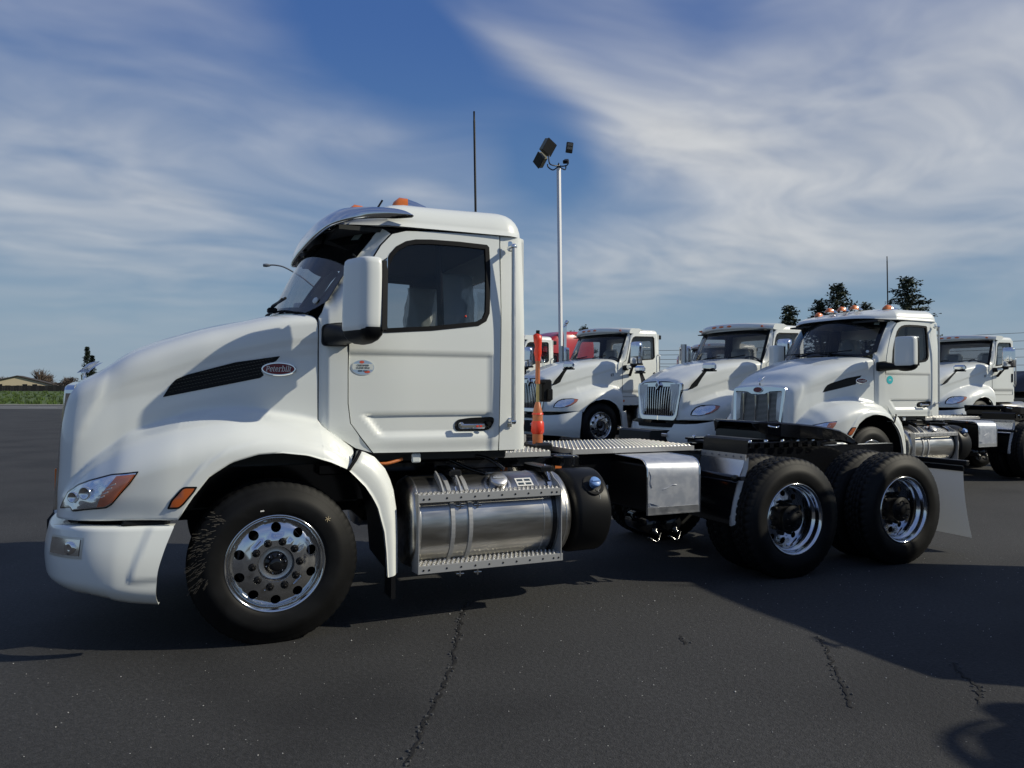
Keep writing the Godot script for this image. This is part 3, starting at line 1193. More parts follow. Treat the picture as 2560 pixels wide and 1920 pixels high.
func build_house() -> void:
	var z := -246.0
	var px := 246.0 / 1849.0
	var fy := field_height(z)
	var h := holder("house", self, Vector3((43.0 - 1280.0) * px, fy, z))
	h.rotation.y = 0.42
	tag(h, "low cream house with a broad gable behind the field fence", "house")
	var apex := (968.0 - 938.0) * px + 1.6 - fy
	var eave := apex - 2.9
	var half := 10.6
	var st := begin()
	prism(st, pv([-half, 0, half, 0, half, eave, 0, apex, -half, eave]), -10.0, 0.0)
	obj("wall", st, mat("cream_wall", lin(0.50, 0.43, 0.30), 0.9), h)
	var rb := mat("roof_brown", lin(0.055, 0.048, 0.045), 0.9)
	for s in [-1.0, 1.0]:
		st = begin()
		var d := Vector2(half + 0.9, -(apex - eave) * (half + 0.9) / half)
		prism(st, pv([0, apex + 0.12, d.x * s, apex + d.y + 0.12, d.x * s, apex + d.y + 0.38, 0, apex + 0.40]), -10.4, 0.5)
		obj("roof", st, rb, h)
	st = begin()
	box(st, Vector3(half + 4.4, eave + 0.05, -4.0), Vector3(11.5, 0.42, 6.0))
	obj("porch_fascia", st, mat("white_trim", lin(0.7, 0.7, 0.68), 0.7), h)
	st = begin()
	box(st, Vector3(half + 4.2, 0.9, -5.0), Vector3(10.4, 2.2, 5.0))
	obj("porch", st, M["white_trim"], h)
	st = begin()
	box(st, Vector3(half + 2.2, eave + 0.35, -5.0), Vector3(6.5, 1.2, 7.0), 0.3)
	obj("porch_roof", st, M["roof_brown"], h)
	for x in [-7.5, -4.8, 2.2, 5.0]:
		st = begin()
		box(st, Vector3(x, 1.9, 0.04), Vector3(1.3, 0.9, 0.08))
		obj("window", st, M["black_gloss"], h)
	# board fence in front of the house
	var f := holder("board_fence", self, Vector3(-215.0, field_height(-237.0), -237.0))
	tag(f, "dark weathered board fence along the back of the field", "fence")
	var fm := mat("fence_wood", lin(0.045, 0.038, 0.034), 0.95)
	var fm2 := mat("fence_wood_pale", lin(0.065, 0.055, 0.05), 0.95)
	for y in [0.5, 1.5]:
		piece("rail", fm, f, func(q: SurfaceTool) -> void: box(q, Vector3(45, y, -0.06), Vector3(110, 0.12, 0.08)))
	var bs := begin()
	box(bs, Vector3(0, 0.92, 0), Vector3(0.88, 1.84, 0.03))
	var board := done(bs)
	for k in 120:
		var b := put("board", board, fm if (k * 7) % 3 else fm2, f)
		b.position = Vector3(-8.0 + k * 0.91, 0.06 * sin(k * 1.7), 0)

func build_far_growth() -> void:
	# bare winter trees over the fence
	var rng := RandomNumberGenerator.new()
	rng.seed = 21
	var spots := [[101, 918, 262.0, "bare winter tree with a wide twiggy crown beside the gable"], [118, 930, 266.0, "smaller bare tree next to the wide twiggy one"], [12, 938, 275.0, "low bare tree behind the cream house's roof"], [75, 944, 270.0, "thin bare tree above the house's roof slope"], [172, 938, 255.0, "bare tree rising out of the brown thicket"]]
	for s in spots:
		var px: float = s[2] / 1849.0
		var h: float = (968.0 - s[1]) * px + 1.2
		var t := holder("bare_tree", self, Vector3((s[0] - 1280.0) * px, 0.3, -s[2]))
		tag(t, s[3], "tree", "bare trees behind the field")
		var st := begin()
		tube(st, [Vector3.ZERO, Vector3(0.1, h * 0.35, 0)], [0.3, 0.22], 6)
		obj("trunk", st, M["bark"], t)
		st = begin()
		for k in 170:
			var a := rng.randf() * TAU
			var o := Vector3(0.1, h * rng.randf_range(0.22, 0.42), 0)
			var up := rng.randf_range(0.45, 0.98)
			var tip := Vector3(cos(a) * h * 0.5 * sqrt(1.0 - pow(up - 0.35, 2.0) * 1.9) * rng.randf_range(0.3, 1.0), h * up, sin(a) * h * 0.45 * rng.randf_range(0.2, 1.0))
			var mid := o.lerp(tip, 0.55) + Vector3(rng.randf_range(-0.5, 0.5), rng.randf_range(0, 0.6), 0)
			tube(st, [o, mid, tip], [0.11, 0.07, 0.03], 3, false)
			for q in 3:
				var e := mid.lerp(tip, rng.randf())
				tube(st, [e, e + Vector3(rng.randf_range(-0.9, 0.9), rng.randf_range(0.0, 0.9), rng.randf_range(-0.6, 0.6))], [0.05, 0.03], 3, false)
		obj("crown", st, M["twig"], t)
	var st2 := begin()
	for k in 2300:
		var x := rng.randf_range(-165.0, -60.0)
		var top := 3.4 + 1.3 * sin(x * 0.21) + 0.8 * sin(x * 0.63 + 1.0)
		top *= 0.6 if x < -152.0 else 1.0
		var y := rng.randf() * top
		leaf_tuft(st2, Vector3(x, 0.5 + y, -246.0 - rng.randf() * 5.0), 0.7, 5, 0.75, rng)
	tag(obj("brown_thicket", st2, M["hedge_brown"]), "brown leafless thicket beyond the end of the field fence", "thicket", "", "stuff")

func build_lamps() -> void:
	# square pole with four flood heads
	var z := -24.0
	var x := 1.62
	var p := holder("light_pole", self, Vector3(x, 0.1, z))
	tag(p, "tall white square light pole with dark flood lamps on curved arms", "light pole")
	p.rotation.z = 0.014
	var top := 8.72
	var st := begin()
	box(st, Vector3(0, top * 0.5, 0), Vector3(0.105, top, 0.105), 0.006, Basis(Vector3.UP, 0.80))
	box(st, Vector3(0, 0.1, 0), Vector3(0.36, 0.2, 0.36), 0.02)
	obj("pole", st, M["galvanised"], p)
	st = begin()
	lathe(st, [Vector2(0.035, 0.0), Vector2(0.035, 0.14), Vector2(0.02, 0.16), Vector2(0.0, 0.2)], Vector3(0, top, 0), Vector3.UP, 10)
	obj("spigot", st, M["black_frame"], p)
	var heads := [[Vector3(-0.33, 0.34, 0.30), Vector3(-0.36, 0.62, 0.22), -0.45, 0.62], [Vector3(-0.35, 0.18, -0.12), Vector3(-0.58, 0.33, -0.15), 0.62, -0.9], [Vector3(0.30, 0.22, 0.14), Vector3(0.345, 0.62, 0.16), -0.06, 0.25], [Vector3(0.26, 0.20, -0.40), Vector3(0.27, 0.36, -0.46), 0.15, 2.6]]
	for k in 4:
		var e: Array = heads[k]
		var elbow: Vector3 = e[0]
		st = begin()
		tube(st, curve([Vector3(0, top + 0.08, 0), Vector3(elbow.x * 0.5, top + 0.02 + (0.03 if k != 1 else -0.05), elbow.z * 0.5), Vector3(elbow.x * 0.95, top + 0.08, elbow.z), Vector3(elbow.x * 1.02, top + elbow.y, elbow.z)], 6), 0.021, 8)
		obj("arm", st, M["black_frame"], p)
		var h := holder("flood_lamp", p, Vector3(0, top, 0) + e[1])
		h.rotation = Vector3(0.25 if k < 3 else -0.5, e[3], e[2])
		var small: bool = k == 2
		var sz := Vector3(0.23, 0.34, 0.07) if small else (Vector3(0.40, 0.44, 0.20) if k == 0 else (Vector3(0.42, 0.34, 0.20) if k == 1 else Vector3(0.18, 0.12, 0.14)))
		st = begin()
		box(st, Vector3.ZERO, sz, 0.02)
		obj("housing", st, M["black_frame"] if small or k == 3 else M["lamp_housing"], h)
		st = begin()
		if small:
			for y in [0.095, -0.015]:
				box(st, Vector3(0, y, 0.036), Vector3(0.18, 0.085, 0.006), 0.002)
		else:
			for cx in [-1, 0, 1]:
				for cy in [-1, 0, 1]:
					box(st, Vector3(cx * sz.x * 0.27, cy * sz.y * 0.24 + 0.03, sz.z * 0.5 + 0.002), Vector3(sz.x * 0.24, sz.y * 0.2, 0.008), 0.003)
		many(obj("lens_cells", st, M["lamp_face"], h))
		if not small and k < 2:
			st = begin()
			box(st, Vector3(0, 0, sz.z * 0.5), Vector3(sz.x * 1.02, sz.y * 1.02, 0.02), 0.005)
			obj("front_frame", st, M["black_frame"], h)
	# street lamp whose arm shows over the hood
	var d := 44.0
	var q := d / 1849.0
	var base := Vector3((862.0 - 1280.0) * q, 0.0, -d)
	var s := holder("street_lamp", self, base)
	tag(s, "grey street lamp with a long curved arm, its post behind the near cab", "street lamp")
	var py := func(y: float) -> float: return 1.604 + (968.0 - y) * q
	st = begin()
	tube(st, [Vector3.ZERO, Vector3(0, py.call(740.0), 0)], [0.12, 0.08], 10)
	obj("post", st, M["steel_grey"], s)
	st = begin()
	var arm := []
	for a in [[862, 745], [800, 722], [757, 690], [730, 673], [706, 661], [685, 657], [672, 657]]:
		arm.append(Vector3((a[0] - 862.0) * q, py.call(float(a[1])), 0))
	tube(st, curve(arm, 4), 0.045, 8)
	obj("arm", st, M["steel_grey"], s)
	st = begin()
	var hx := (664.0 - 862.0) * q
	lathe(st, [Vector2(0.0, -0.20), Vector2(0.09, -0.17), Vector2(0.11, 0.0), Vector2(0.08, 0.18), Vector2(0.05, 0.24)], Vector3(hx, py.call(657.5), 0), Vector3.RIGHT, 12)
	obj("lamp_head", st, M["steel_grey"], s)

func build_wires() -> void:
	var wm := mat("wire", lin(0.10, 0.10, 0.11), 0.6)
	var ys := [[838.0, 800.0], [868.0, 850.0], [884.0, 868.0], [893.0, 880.0], [899.0, 906.0]]
	for k in 5:
		var st := begin()
		var d := 70.0
		var q := d / 1849.0
		var pts := []
		for i in 13:
			var f := i / 12.0
			var x := lerpf(1560.0, 2760.0, f)
			var y := lerpf(868.0 + k * 11.0 if k < 4 else 908.0, 815.0 + k * 21.0, sm(0.0, 1.0, f)) + 12.0 * sin(PI * f) * 0.3
			pts.append(Vector3((x - 1280.0) * q, 1.604 + (968.0 - y) * q, -d))
		tube(st, pts, 0.022, 4, false)
		var w := obj("overhead_wire", st, wm)
		tag(w, ["topmost of the five overhead wires behind the trucks", "second overhead wire from the top behind the trucks", "middle one of the five overhead wires behind the trucks", "fourth overhead wire from the top behind the trucks", "lowest of the five overhead wires behind the trucks"][k], "wire", "overhead wires")

func build_far_car() -> void:
	# dark pickup at the very edge
	var c := holder("parked_pickup", self, Vector3(17.9, lot_height(17.9, -25.0), -25.0))
	c.rotation.y = 0.5
	tag(c, "dark grey pickup parked past the farthest white tractor", "pickup")
	var paint := mat("car_dark", lin(0.03, 0.033, 0.04), 0.3)
	paint.clearcoat_enabled = true
	var st := begin()
	var rows := []
	for z in [-0.98, -0.94, 0.0, 0.94, 0.98]:
		var row := PackedVector3Array()
		var g := 0.97 if absf(z) > 0.95 else 1.0
		for p in [Vector2(-2.7, 0.55), Vector2(-2.75, 1.0), Vector2(-2.6, 1.18), Vector2(-1.3, 1.28), Vector2(0.9, 1.30), Vector2(2.85, 1.30), Vector2(2.9, 1.2), Vector2(2.9, 0.55)]:
			row.append(Vector3(p.x * g, p.y, z))
		rows.append(row)
	loft(st, rows, true, Vector3(0, 0.9, 0))
	for e in [0, 4]:
		face(st, rows[e], Vector3(0, 0, -1 if e == 0 else 1))
	obj("body", st, paint, c)
	st = begin()
	rows = []
	for z in [-0.86, -0.74, 0.74, 0.86]:
		var row := PackedVector3Array()
		var top := 1.95 if absf(z) < 0.8 else 1.3
		for p in [Vector2(-1.35, 1.27), Vector2(-0.55, top), Vector2(0.75, top), Vector2(1.15, 1.27)]:
			row.append(Vector3(p.x, p.y, z))
		rows.append(row)
	loft(st, rows, true, Vector3(0, 1.3, 0))
	obj("cab_glass", st, M["black_gloss"], c)
	for x in [-1.75, 1.85]:
		for z in [-0.95, 0.95]:
			st = begin()
			lathe(st, [Vector2(0.2, -0.12), Vector2(0.36, -0.12), Vector2(0.39, 0.0), Vector2(0.36, 0.12), Vector2(0.24, 0.12), Vector2(0.22, 0.08), Vector2(0.0, 0.08)], Vector3(x, 0.39, z * 0.92), Vector3(0, 0, signf(z)), 20)
			obj("wheel", st, M["rubber"], c)

# ---------------------------------------------------------------- wheels
var W := {}

func make_wheel_meshes() -> void:
	var half := [Vector2(0.288, -0.040), Vector2(0.296, -0.022), Vector2(0.335, -0.006), Vector2(0.385, 0.0), Vector2(0.43, -0.003), Vector2(0.432, -0.006), Vector2(0.465, -0.012), Vector2(0.467, -0.015), Vector2(0.492, -0.026), Vector2(0.510, -0.038), Vector2(0.518, -0.050), Vector2(0.521, -0.078), Vector2(0.507, -0.081), Vector2(0.507, -0.089), Vector2(0.522, -0.092), Vector2(0.523, -0.118), Vector2(0.508, -0.121), Vector2(0.508, -0.129), Vector2(0.523, -0.132)]
	var prof := half.duplicate()
	for i in half.size():
		var p: Vector2 = half[half.size() - 1 - i]
		prof.append(Vector2(p.x, -0.28 - p.y))
	var n := prof.size()
	for kind in ["steer", "drive"]:
		var steer: bool = kind == "steer"
		var cut := func(i: int, k: int) -> float:
			var e := mini(i, n - 1 - i)
			if steer:
				return (-0.004 if k % 4 == 0 else 0.0) if e == 9 or e == 10 or e == 11 else 0.0
			var off := 0 if i < n / 2 else 2
			if e >= 9 and (k + off + (2 if e > 13 else 0)) % 5 == 0:
				return -0.011 if e < 12 or e > 13 else 0.0
			return 0.0
		var st := begin()
		lathe(st, prof, Vector3.ZERO, Vector3.BACK, 240, true, cut)
		W["tyre_" + kind] = done(st)
	# polished disc wheel with ten hand holes
	var disc_prof := [0.0, 0.0, 0.115, 0.0, 0.155, 0.0, 0.168, -0.004, 0.176, -0.014, 0.20, -0.018, 0.245, -0.034, 0.268, -0.052, 0.276, -0.066]
	var holes := []
	for k in 10:
		var a := TAU * (k + 0.5) / 10.0
		holes.append(ellipse(Vector2(cos(a), sin(a)) * 0.228, 0.031, 0.031, 16))
	holes.append(ellipse(Vector2.ZERO, 0.112, 0.112, 32))
	W["disc_steer"] = skin_mesh(ellipse(Vector2.ZERO, 0.276, 0.276, 64), holes, func(x: float, y: float) -> float: return tab(disc_prof, sqrt(x * x + y * y)), 1.0, 0.03, 0.014)
	var st := begin()
	lathe(st, [Vector2(0.24, -0.24), Vector2(0.276, -0.20), Vector2(0.277, -0.06), Vector2(0.284, -0.038), Vector2(0.292, -0.024), Vector2(0.300, -0.014), Vector2(0.308, -0.016), Vector2(0.309, -0.03), Vector2(0.295, -0.045)], Vector3.ZERO, Vector3.BACK, 96)
	W["rim_steer"] = done(st)
	st = begin()
	lathe(st, [Vector2(0.112, -0.004), Vector2(0.110, -0.05), Vector2(0.10, -0.056), Vector2(0.073, -0.052)], Vector3.ZERO, Vector3.BACK, 48)
	W["hub_bowl"] = done(st)
	st = begin()
	lathe(st, [Vector2(0.073, -0.06), Vector2(0.073, -0.022), Vector2(0.068, -0.014), Vector2(0.046, -0.012), Vector2(0.042, 0.018), Vector2(0.036, 0.024), Vector2(0.018, 0.026), Vector2(0.0, 0.026)], Vector3.ZERO, Vector3.BACK, 40)
	W["hub_cap"] = done(st)
	st = begin()
	lathe(st, [Vector2(0.005, -0.014), Vector2(0.005, -0.006), Vector2(0.0, -0.006)], Vector3.ZERO, Vector3.BACK, 6)
	W["hub_bolt"] = done(st)
	st = begin()
	lathe(st, [Vector2(0.025, 0.0), Vector2(0.025, 0.006), Vector2(0.020, 0.009)], Vector3.ZERO, Vector3.BACK, 12)
	lathe(st, [Vector2(0.020, 0.006), Vector2(0.020, 0.028), Vector2(0.017, 0.031), Vector2(0.010, 0.031)], Vector3.ZERO, Vector3.BACK, 6, false)
	lathe(st, [Vector2(0.009, 0.028), Vector2(0.009, 0.038), Vector2(0.0, 0.038)], Vector3.ZERO, Vector3.BACK, 8)
	W["lug_nut"] = done(st)
	# deep dished dual wheel
	st = begin()
	lathe(st, [Vector2(0.295, -0.045), Vector2(0.309, -0.03), Vector2(0.308, -0.012), Vector2(0.300, -0.010), Vector2(0.292, -0.020), Vector2(0.283, -0.034), Vector2(0.281, -0.062), Vector2(0.272, -0.078), Vector2(0.258, -0.088), Vector2(0.256, -0.122), Vector2(0.248, -0.134), Vector2(0.244, -0.178)], Vector3.ZERO, Vector3.BACK, 96)
	W["rim_dual"] = done(st)
	var dual_prof := [0.0, -0.150, 0.13, -0.150, 0.16, -0.152, 0.172, -0.160, 0.20, -0.166, 0.244, -0.172]
	holes.pop_back()
	holes.append(ellipse(Vector2.ZERO, 0.11, 0.11, 24))
	var hs := []
	for k in 10:
		var a := TAU * (k + 0.5) / 10.0
		hs.append(ellipse(Vector2(cos(a), sin(a)) * 0.206, 0.028, 0.028, 14))
	hs.append(ellipse(Vector2.ZERO, 0.11, 0.11, 24))
	W["disc_dual"] = skin_mesh(ellipse(Vector2.ZERO, 0.245, 0.245, 48), hs, func(x: float, y: float) -> float: return 0.4 + tab(dual_prof, sqrt(x * x + y * y)), 1.0, 0.04, 0.012)
	st = begin()
	lathe(st, [Vector2(0.125, -0.16), Vector2(0.125, -0.13), Vector2(0.10, -0.125), Vector2(0.096, -0.06), Vector2(0.112, -0.058), Vector2(0.112, -0.046), Vector2(0.06, -0.044), Vector2(0.05, -0.03), Vector2(0.0, -0.03)], Vector3.ZERO, Vector3.BACK, 32)
	for k in 10:
		var a := TAU * k / 10.0
		lathe(st, [Vector2(0.017, -0.155), Vector2(0.017, -0.115), Vector2(0.0, -0.112)], Vector3(cos(a), sin(a), 0) * 0.143, Vector3.BACK, 6)
	for k in 8:
		var a := TAU * k / 8.0
		lathe(st, [Vector2(0.008, -0.04), Vector2(0.008, -0.022), Vector2(0.0, -0.022)], Vector3(cos(a), sin(a), 0) * 0.078, Vector3.BACK, 6)
	W["hub_drive"] = done(st)
	st = begin()
	lathe(st, [Vector2(0.0, -0.10), Vector2(0.21, -0.10), Vector2(0.215, -0.12), Vector2(0.215, -0.28), Vector2(0.06, -0.29), Vector2(0.06, -0.6)], Vector3.ZERO, Vector3.BACK, 32)
	W["drum"] = done(st)

func steer_wheel(parent: Node, at: Vector3, side: float, fine := true) -> Node3D:
	var w := holder("wheel", parent, at)
	w.rotation.y = 0.0 if side > 0 else PI
	put("tyre", W["tyre_steer"], M["rubber"], w)
	put("rim", W["rim_steer"], M["polished"], w)
	put("wheel_disc", W["disc_steer"], M["polished"], w)
	put("hub_bowl", W["hub_bowl"], M["brushed"], w)
	put("hub_cap", W["hub_cap"], M["black_gloss"], w)
	put("brake_drum", W["drum"], M["black_frame"], w)
	if fine:
		for k in 6:
			var a := TAU * k / 6.0 + 0.2
			var hb := put("hub_bolt", W["hub_bolt"], M["polished"], w)
			hb.position = Vector3(cos(a), sin(a), 0) * 0.059
		for k in 10:
			var a := TAU * k / 10.0 + 0.05
			var nut := put("lug_nut", W["lug_nut"], M["black_seal"], w)
			nut.position = Vector3(cos(a), sin(a), 0) * 0.143
	return w

func dual_wheel(parent: Node, at: Vector3, side: float) -> Node3D:
	var w := holder("wheel", parent, at)
	w.rotation.y = 0.0 if side > 0 else PI
	put("tyre", W["tyre_drive"], M["rubber"], w)
	var inner := put("inner_tyre", W["tyre_drive"], M["rubber"], w)
	inner.position.z = -0.335
	inner.rotation.z = 0.05
	put("rim", W["rim_dual"], M["polished"], w)
	var d := put("wheel_disc", W["disc_dual"], M["polished"], w)
	d.position.z = -0.4
	put("hub", W["hub_drive"], M["rubber_side"], w)
	var dr := put("brake_drum", W["drum"], M["black_frame"], w)
	dr.position.z = -0.22
	return w

# ---------------------------------------------------------------- tractor with the sloped nose (seen side on)
# along x (front axle at 0, rear positive), up y, out z
const ARCH := [-0.565, 0.826, -0.52, 0.90, -0.489, 0.952, -0.394, 1.078, -0.271, 1.159, -0.121, 1.203, 0.021, 1.210, 0.181, 1.188, 0.330, 1.137, 0.442, 1.084, 0.556, 0.966, 0.643, 0.818, 0.687, 0.657, 0.712, 0.36]
const HOOD_SIDE := [-1.245, 0.57, -1.235, 0.605, -1.21, 0.65, -1.16, 0.69, -1.05, 0.725, -0.9, 0.757, -0.665, 0.800, -0.4, 0.862, 0.0, 0.930, 0.28, 0.972]
const FENDER_OUT := [-1.245, 0.60, -1.235, 0.70, -1.21, 0.815, -1.16, 0.92, -1.08, 1.01, -0.95, 1.095, -0.78, 1.16, -0.6, 1.205, -0.3, 1.235, 0.0, 1.245, 0.3, 1.225, 0.44, 1.20, 0.53, 1.17, 0.79, 1.15]
const VALLEY := [-1.245, 0.88, -1.198, 0.963, -1.134, 1.06, -1.051, 1.166, -0.953, 1.247, -0.867, 1.314, -0.744, 1.368, -0.555, 1.430, -0.389, 1.463, -0.233, 1.479, 0.032, 1.454, 0.279, 1.402, 0.53, 1.22]
const TOP_LINE := [-1.245, 1.590, -1.22, 1.625, -1.17, 1.658, -1.07, 1.710, -0.88, 1.812, -0.625, 1.916, -0.365, 1.996, -0.09, 2.055, 0.12, 2.080, 0.305, 2.092]
const CREASE := [-1.245, 0.95, -1.127, 1.288, -1.097, 1.397, -1.067, 1.478, -0.994, 1.600, -0.871, 1.643, -0.671, 1.690, -0.468, 1.771, -0.235, 1.830, 0.10, 1.907, 0.3, 1.93]

func arch_gap(u: float, v: float) -> float:
	var d := 10.0
	for i in range(0, ARCH.size() - 2, 2):
		var a := Vector2(ARCH[i], ARCH[i + 1])
		var b := Vector2(ARCH[i + 2], ARCH[i + 3])
		var q := Geometry2D.get_closest_point_to_segment(Vector2(u, v), a, b)
		d = minf(d, q.distance_to(Vector2(u, v)))
	return d

func nose_shift(u: float, v: float) -> float:
	# the nose leans forward towards the bumper and rounds back at the top
	var x := tab([0.80, -0.030, 0.95, -0.026, 1.09, -0.018, 1.30, -0.012, 1.43, 0.0, 1.55, 0.018, 1.64, 0.045, 1.70, 0.07], v)
	return x * sm(-0.80, -1.245, u)

func hood_w(u: float, v: float) -> float:
	return hood_w0(u - nose_shift(u, v), v)

func hood_w0(u: float, v: float) -> float:
	var hs := tab(HOOD_SIDE, u)
	var cr := tab(CREASE, u)
	hs += 0.012 * sm(cr - 0.025, cr + 0.045, v) * sm(-1.22, -0.95, u)
	hs -= 0.012 * sm(-1.2, -0.9, u) * sm(cr, cr - 0.12, v)
	hs -= 0.25 * maxf(0.0, v - tab(TOP_LINE, u) + 0.45) * maxf(0.0, v - tab(TOP_LINE, u) + 0.45)
	var fo := tab(FENDER_OUT, u)
	var va := tab(VALLEY, u)
	var t := (va + 0.012 - v) / 0.30
	var s := 0.0
	if t > 0.0:
		s = (1.0 - pow(maxf(0.0, 1.0 - t), 2.3)) * sm(0.0, 0.26, t)
	var w := lerpf(hs, fo, s)
	var g := arch_gap(u, v)
	w += 0.010 * sm(0.085, 0.070, g) * sm(-0.75, -0.5, u)
	w -= 0.02 * sm(0.98, 0.82, v) * sm(-0.4, -0.8, u)
	return w

func arch_v(u: float) -> float:
	for i in range(0, ARCH.size() - 2, 2):
		if u <= ARCH[i + 2]:
			return lerpf(ARCH[i + 1], ARCH[i + 3], clampf((u - ARCH[i]) / (ARCH[i + 2] - ARCH[i]), 0, 1))
	return 0.36

func hood_columns() -> Array:
	var us := []
	for k in 13:
		us.append(-1.245 + 0.22 * (1.0 - cos(PI * 0.5 * k / 12.0)))
	for k in range(1, 27):
		us.append(lerpf(-1.025, -0.565, k / 26.0) if k <= 26 else 0.0)
	for k in range(1, 31):
		us.append(lerpf(-0.565, 0.28, k / 30.0))
	return us

func hood_mesh() -> ArrayMesh:
	var st := begin()
	var us := hood_columns()
	for side in [1.0, -1.0]:
		var rows := []
		for u in us:
			var row := PackedVector3Array()
			var vb: float = 0.826 if u < -0.565 else arch_v(u)
			if u < -0.565:
				vb = tab([-1.245, 0.797, -1.2, 0.814, -1.13, 0.823, -1.0, 0.826, -0.8, 0.830, -0.565, 0.826], u)
			var top: float = tab(TOP_LINE, u)
			var vs := top - lerpf(0.17, 0.115, sm(-0.35, 0.25, u))
			var pz := lerpf(0.55, 0.40, sm(-0.35, 0.25, u))
			var py := lerpf(0.62, 0.42, sm(-0.35, 0.25, u))
			var wb := hood_w0(u, vb)
			row.append(Vector3(u + nose_shift(u, vb), vb + 0.004, (wb - 0.03) * side))
			row.append(Vector3(u + nose_shift(u, vb), vb, (wb - 0.006) * side))
			for k in 56:
				var v := lerpf(vb, vs, k / 55.0)
				row.append(Vector3(u + nose_shift(u, v), v, hood_w0(u, v) * side))
			var ws := hood_w0(u, vs)
			for k in range(1, 17):
				var a := PI * 0.5 * k / 16.0
				var z := ws * pow(cos(a), pz)
				if k == 16:
					z = 0.0
				var y := vs + (top + 0.045 - vs) * pow(sin(a), py)
				y += 0.012 * sm(0.47, 0.40, absf(z) / maxf(0.6, ws)) * sm(-1.2, -0.9, u)
				row.append(Vector3(u + nose_shift(u, y) - 0.20 * sm(-0.2, 0.28, u) * (1.0 - pow(z / ws, 2.0)), y, z * side))
			rows.append(row)
		loft(st, rows, true, Vector3(-0.4, 1.2, 0))
		# tail of the wing behind the wheel, up to the split
		rows = []
		for k in 12:
			var u := lerpf(0.28, 0.519, k / 11.0)
			var row := PackedVector3Array()
			var vt := tab([0.28, 1.405, 0.305, 1.365, 0.40, 1.295, 0.519, 1.206], u)
			var vb := arch_v(u)
			if u > 0.442:
				vb = lerpf(1.084, 1.206, (u - 0.442) / 0.077)
			row.append(Vector3(u, vb + 0.004, (hood_w(u, vb) - 0.03) * side))
			for j in 14:
				var v := lerpf(vb, vt - 0.002, j / 13.0)
				row.append(Vector3(u, v, hood_w(u, v) * side))
			row.append(Vector3(u, vt - 0.003, (hood_w(u, vt) - 0.03) * side))
			rows.append(row)
		loft(st, rows, true, Vector3(0.2, 1.0, 0))
		# rear flange
		var fl := [PackedVector3Array(), PackedVector3Array()]
		for k in 24:
			var v := lerpf(1.405, tab(TOP_LINE, 0.28) - 0.115, k / 23.0)
			fl[0].append(Vector3(0.28, v, hood_w(0.28, v) * side))
			fl[1].append(Vector3(0.275, v, (hood_w(0.28, v) - 0.05) * side))
		loft(st, fl, false)
		# front wall behind the grille surround
		var fr := [PackedVector3Array(), PackedVector3Array()]
		for k in 20:
			var v := lerpf(0.80, 1.60, k / 19.0)
			fr[0].append(Vector3(-1.245 + nose_shift(-1.245, v), v, hood_w0(-1.245, minf(v, 1.46)) * side))
			fr[1].append(Vector3(-1.24 + nose_shift(-1.245, v), v, 0.40 * side))
		loft(st, fr, false)
	return done(st)

func cab_w(u: float, v: float) -> float:
	var w := tab([0.27, 0.985, 0.5, 1.022, 0.9, 1.05, 1.4, 1.055, 1.71, 1.05, 1.765, 1.035, 1.79, 0.985], u)
	w -= 0.022 * pow((v - 1.75) / 1.0, 2.0)
	w -= 0.05 * sm(2.0, 2.75, v) * 0.6
	return w

func door_w(u: float, v: float) -> float:
	var w := cab_w(u, v) + 0.006
	# belt ledge under the window, pressed panel below
	w -= 0.014 * sm(1.87, 1.835, v) * sm(1.52, 1.47, u)
	var edge := 0.06
	var inx := sm(0.545, 0.625, u - (1.436 - v) * 0.75) * sm(1.53, 1.46, u)
	var iny := sm(1.262, 1.262 + edge, v) * sm(1.445, 1.425, v)
	w -= 0.024 * inx * iny
	w -= 0.008 * sm(1.25, 1.18, v)
	return w

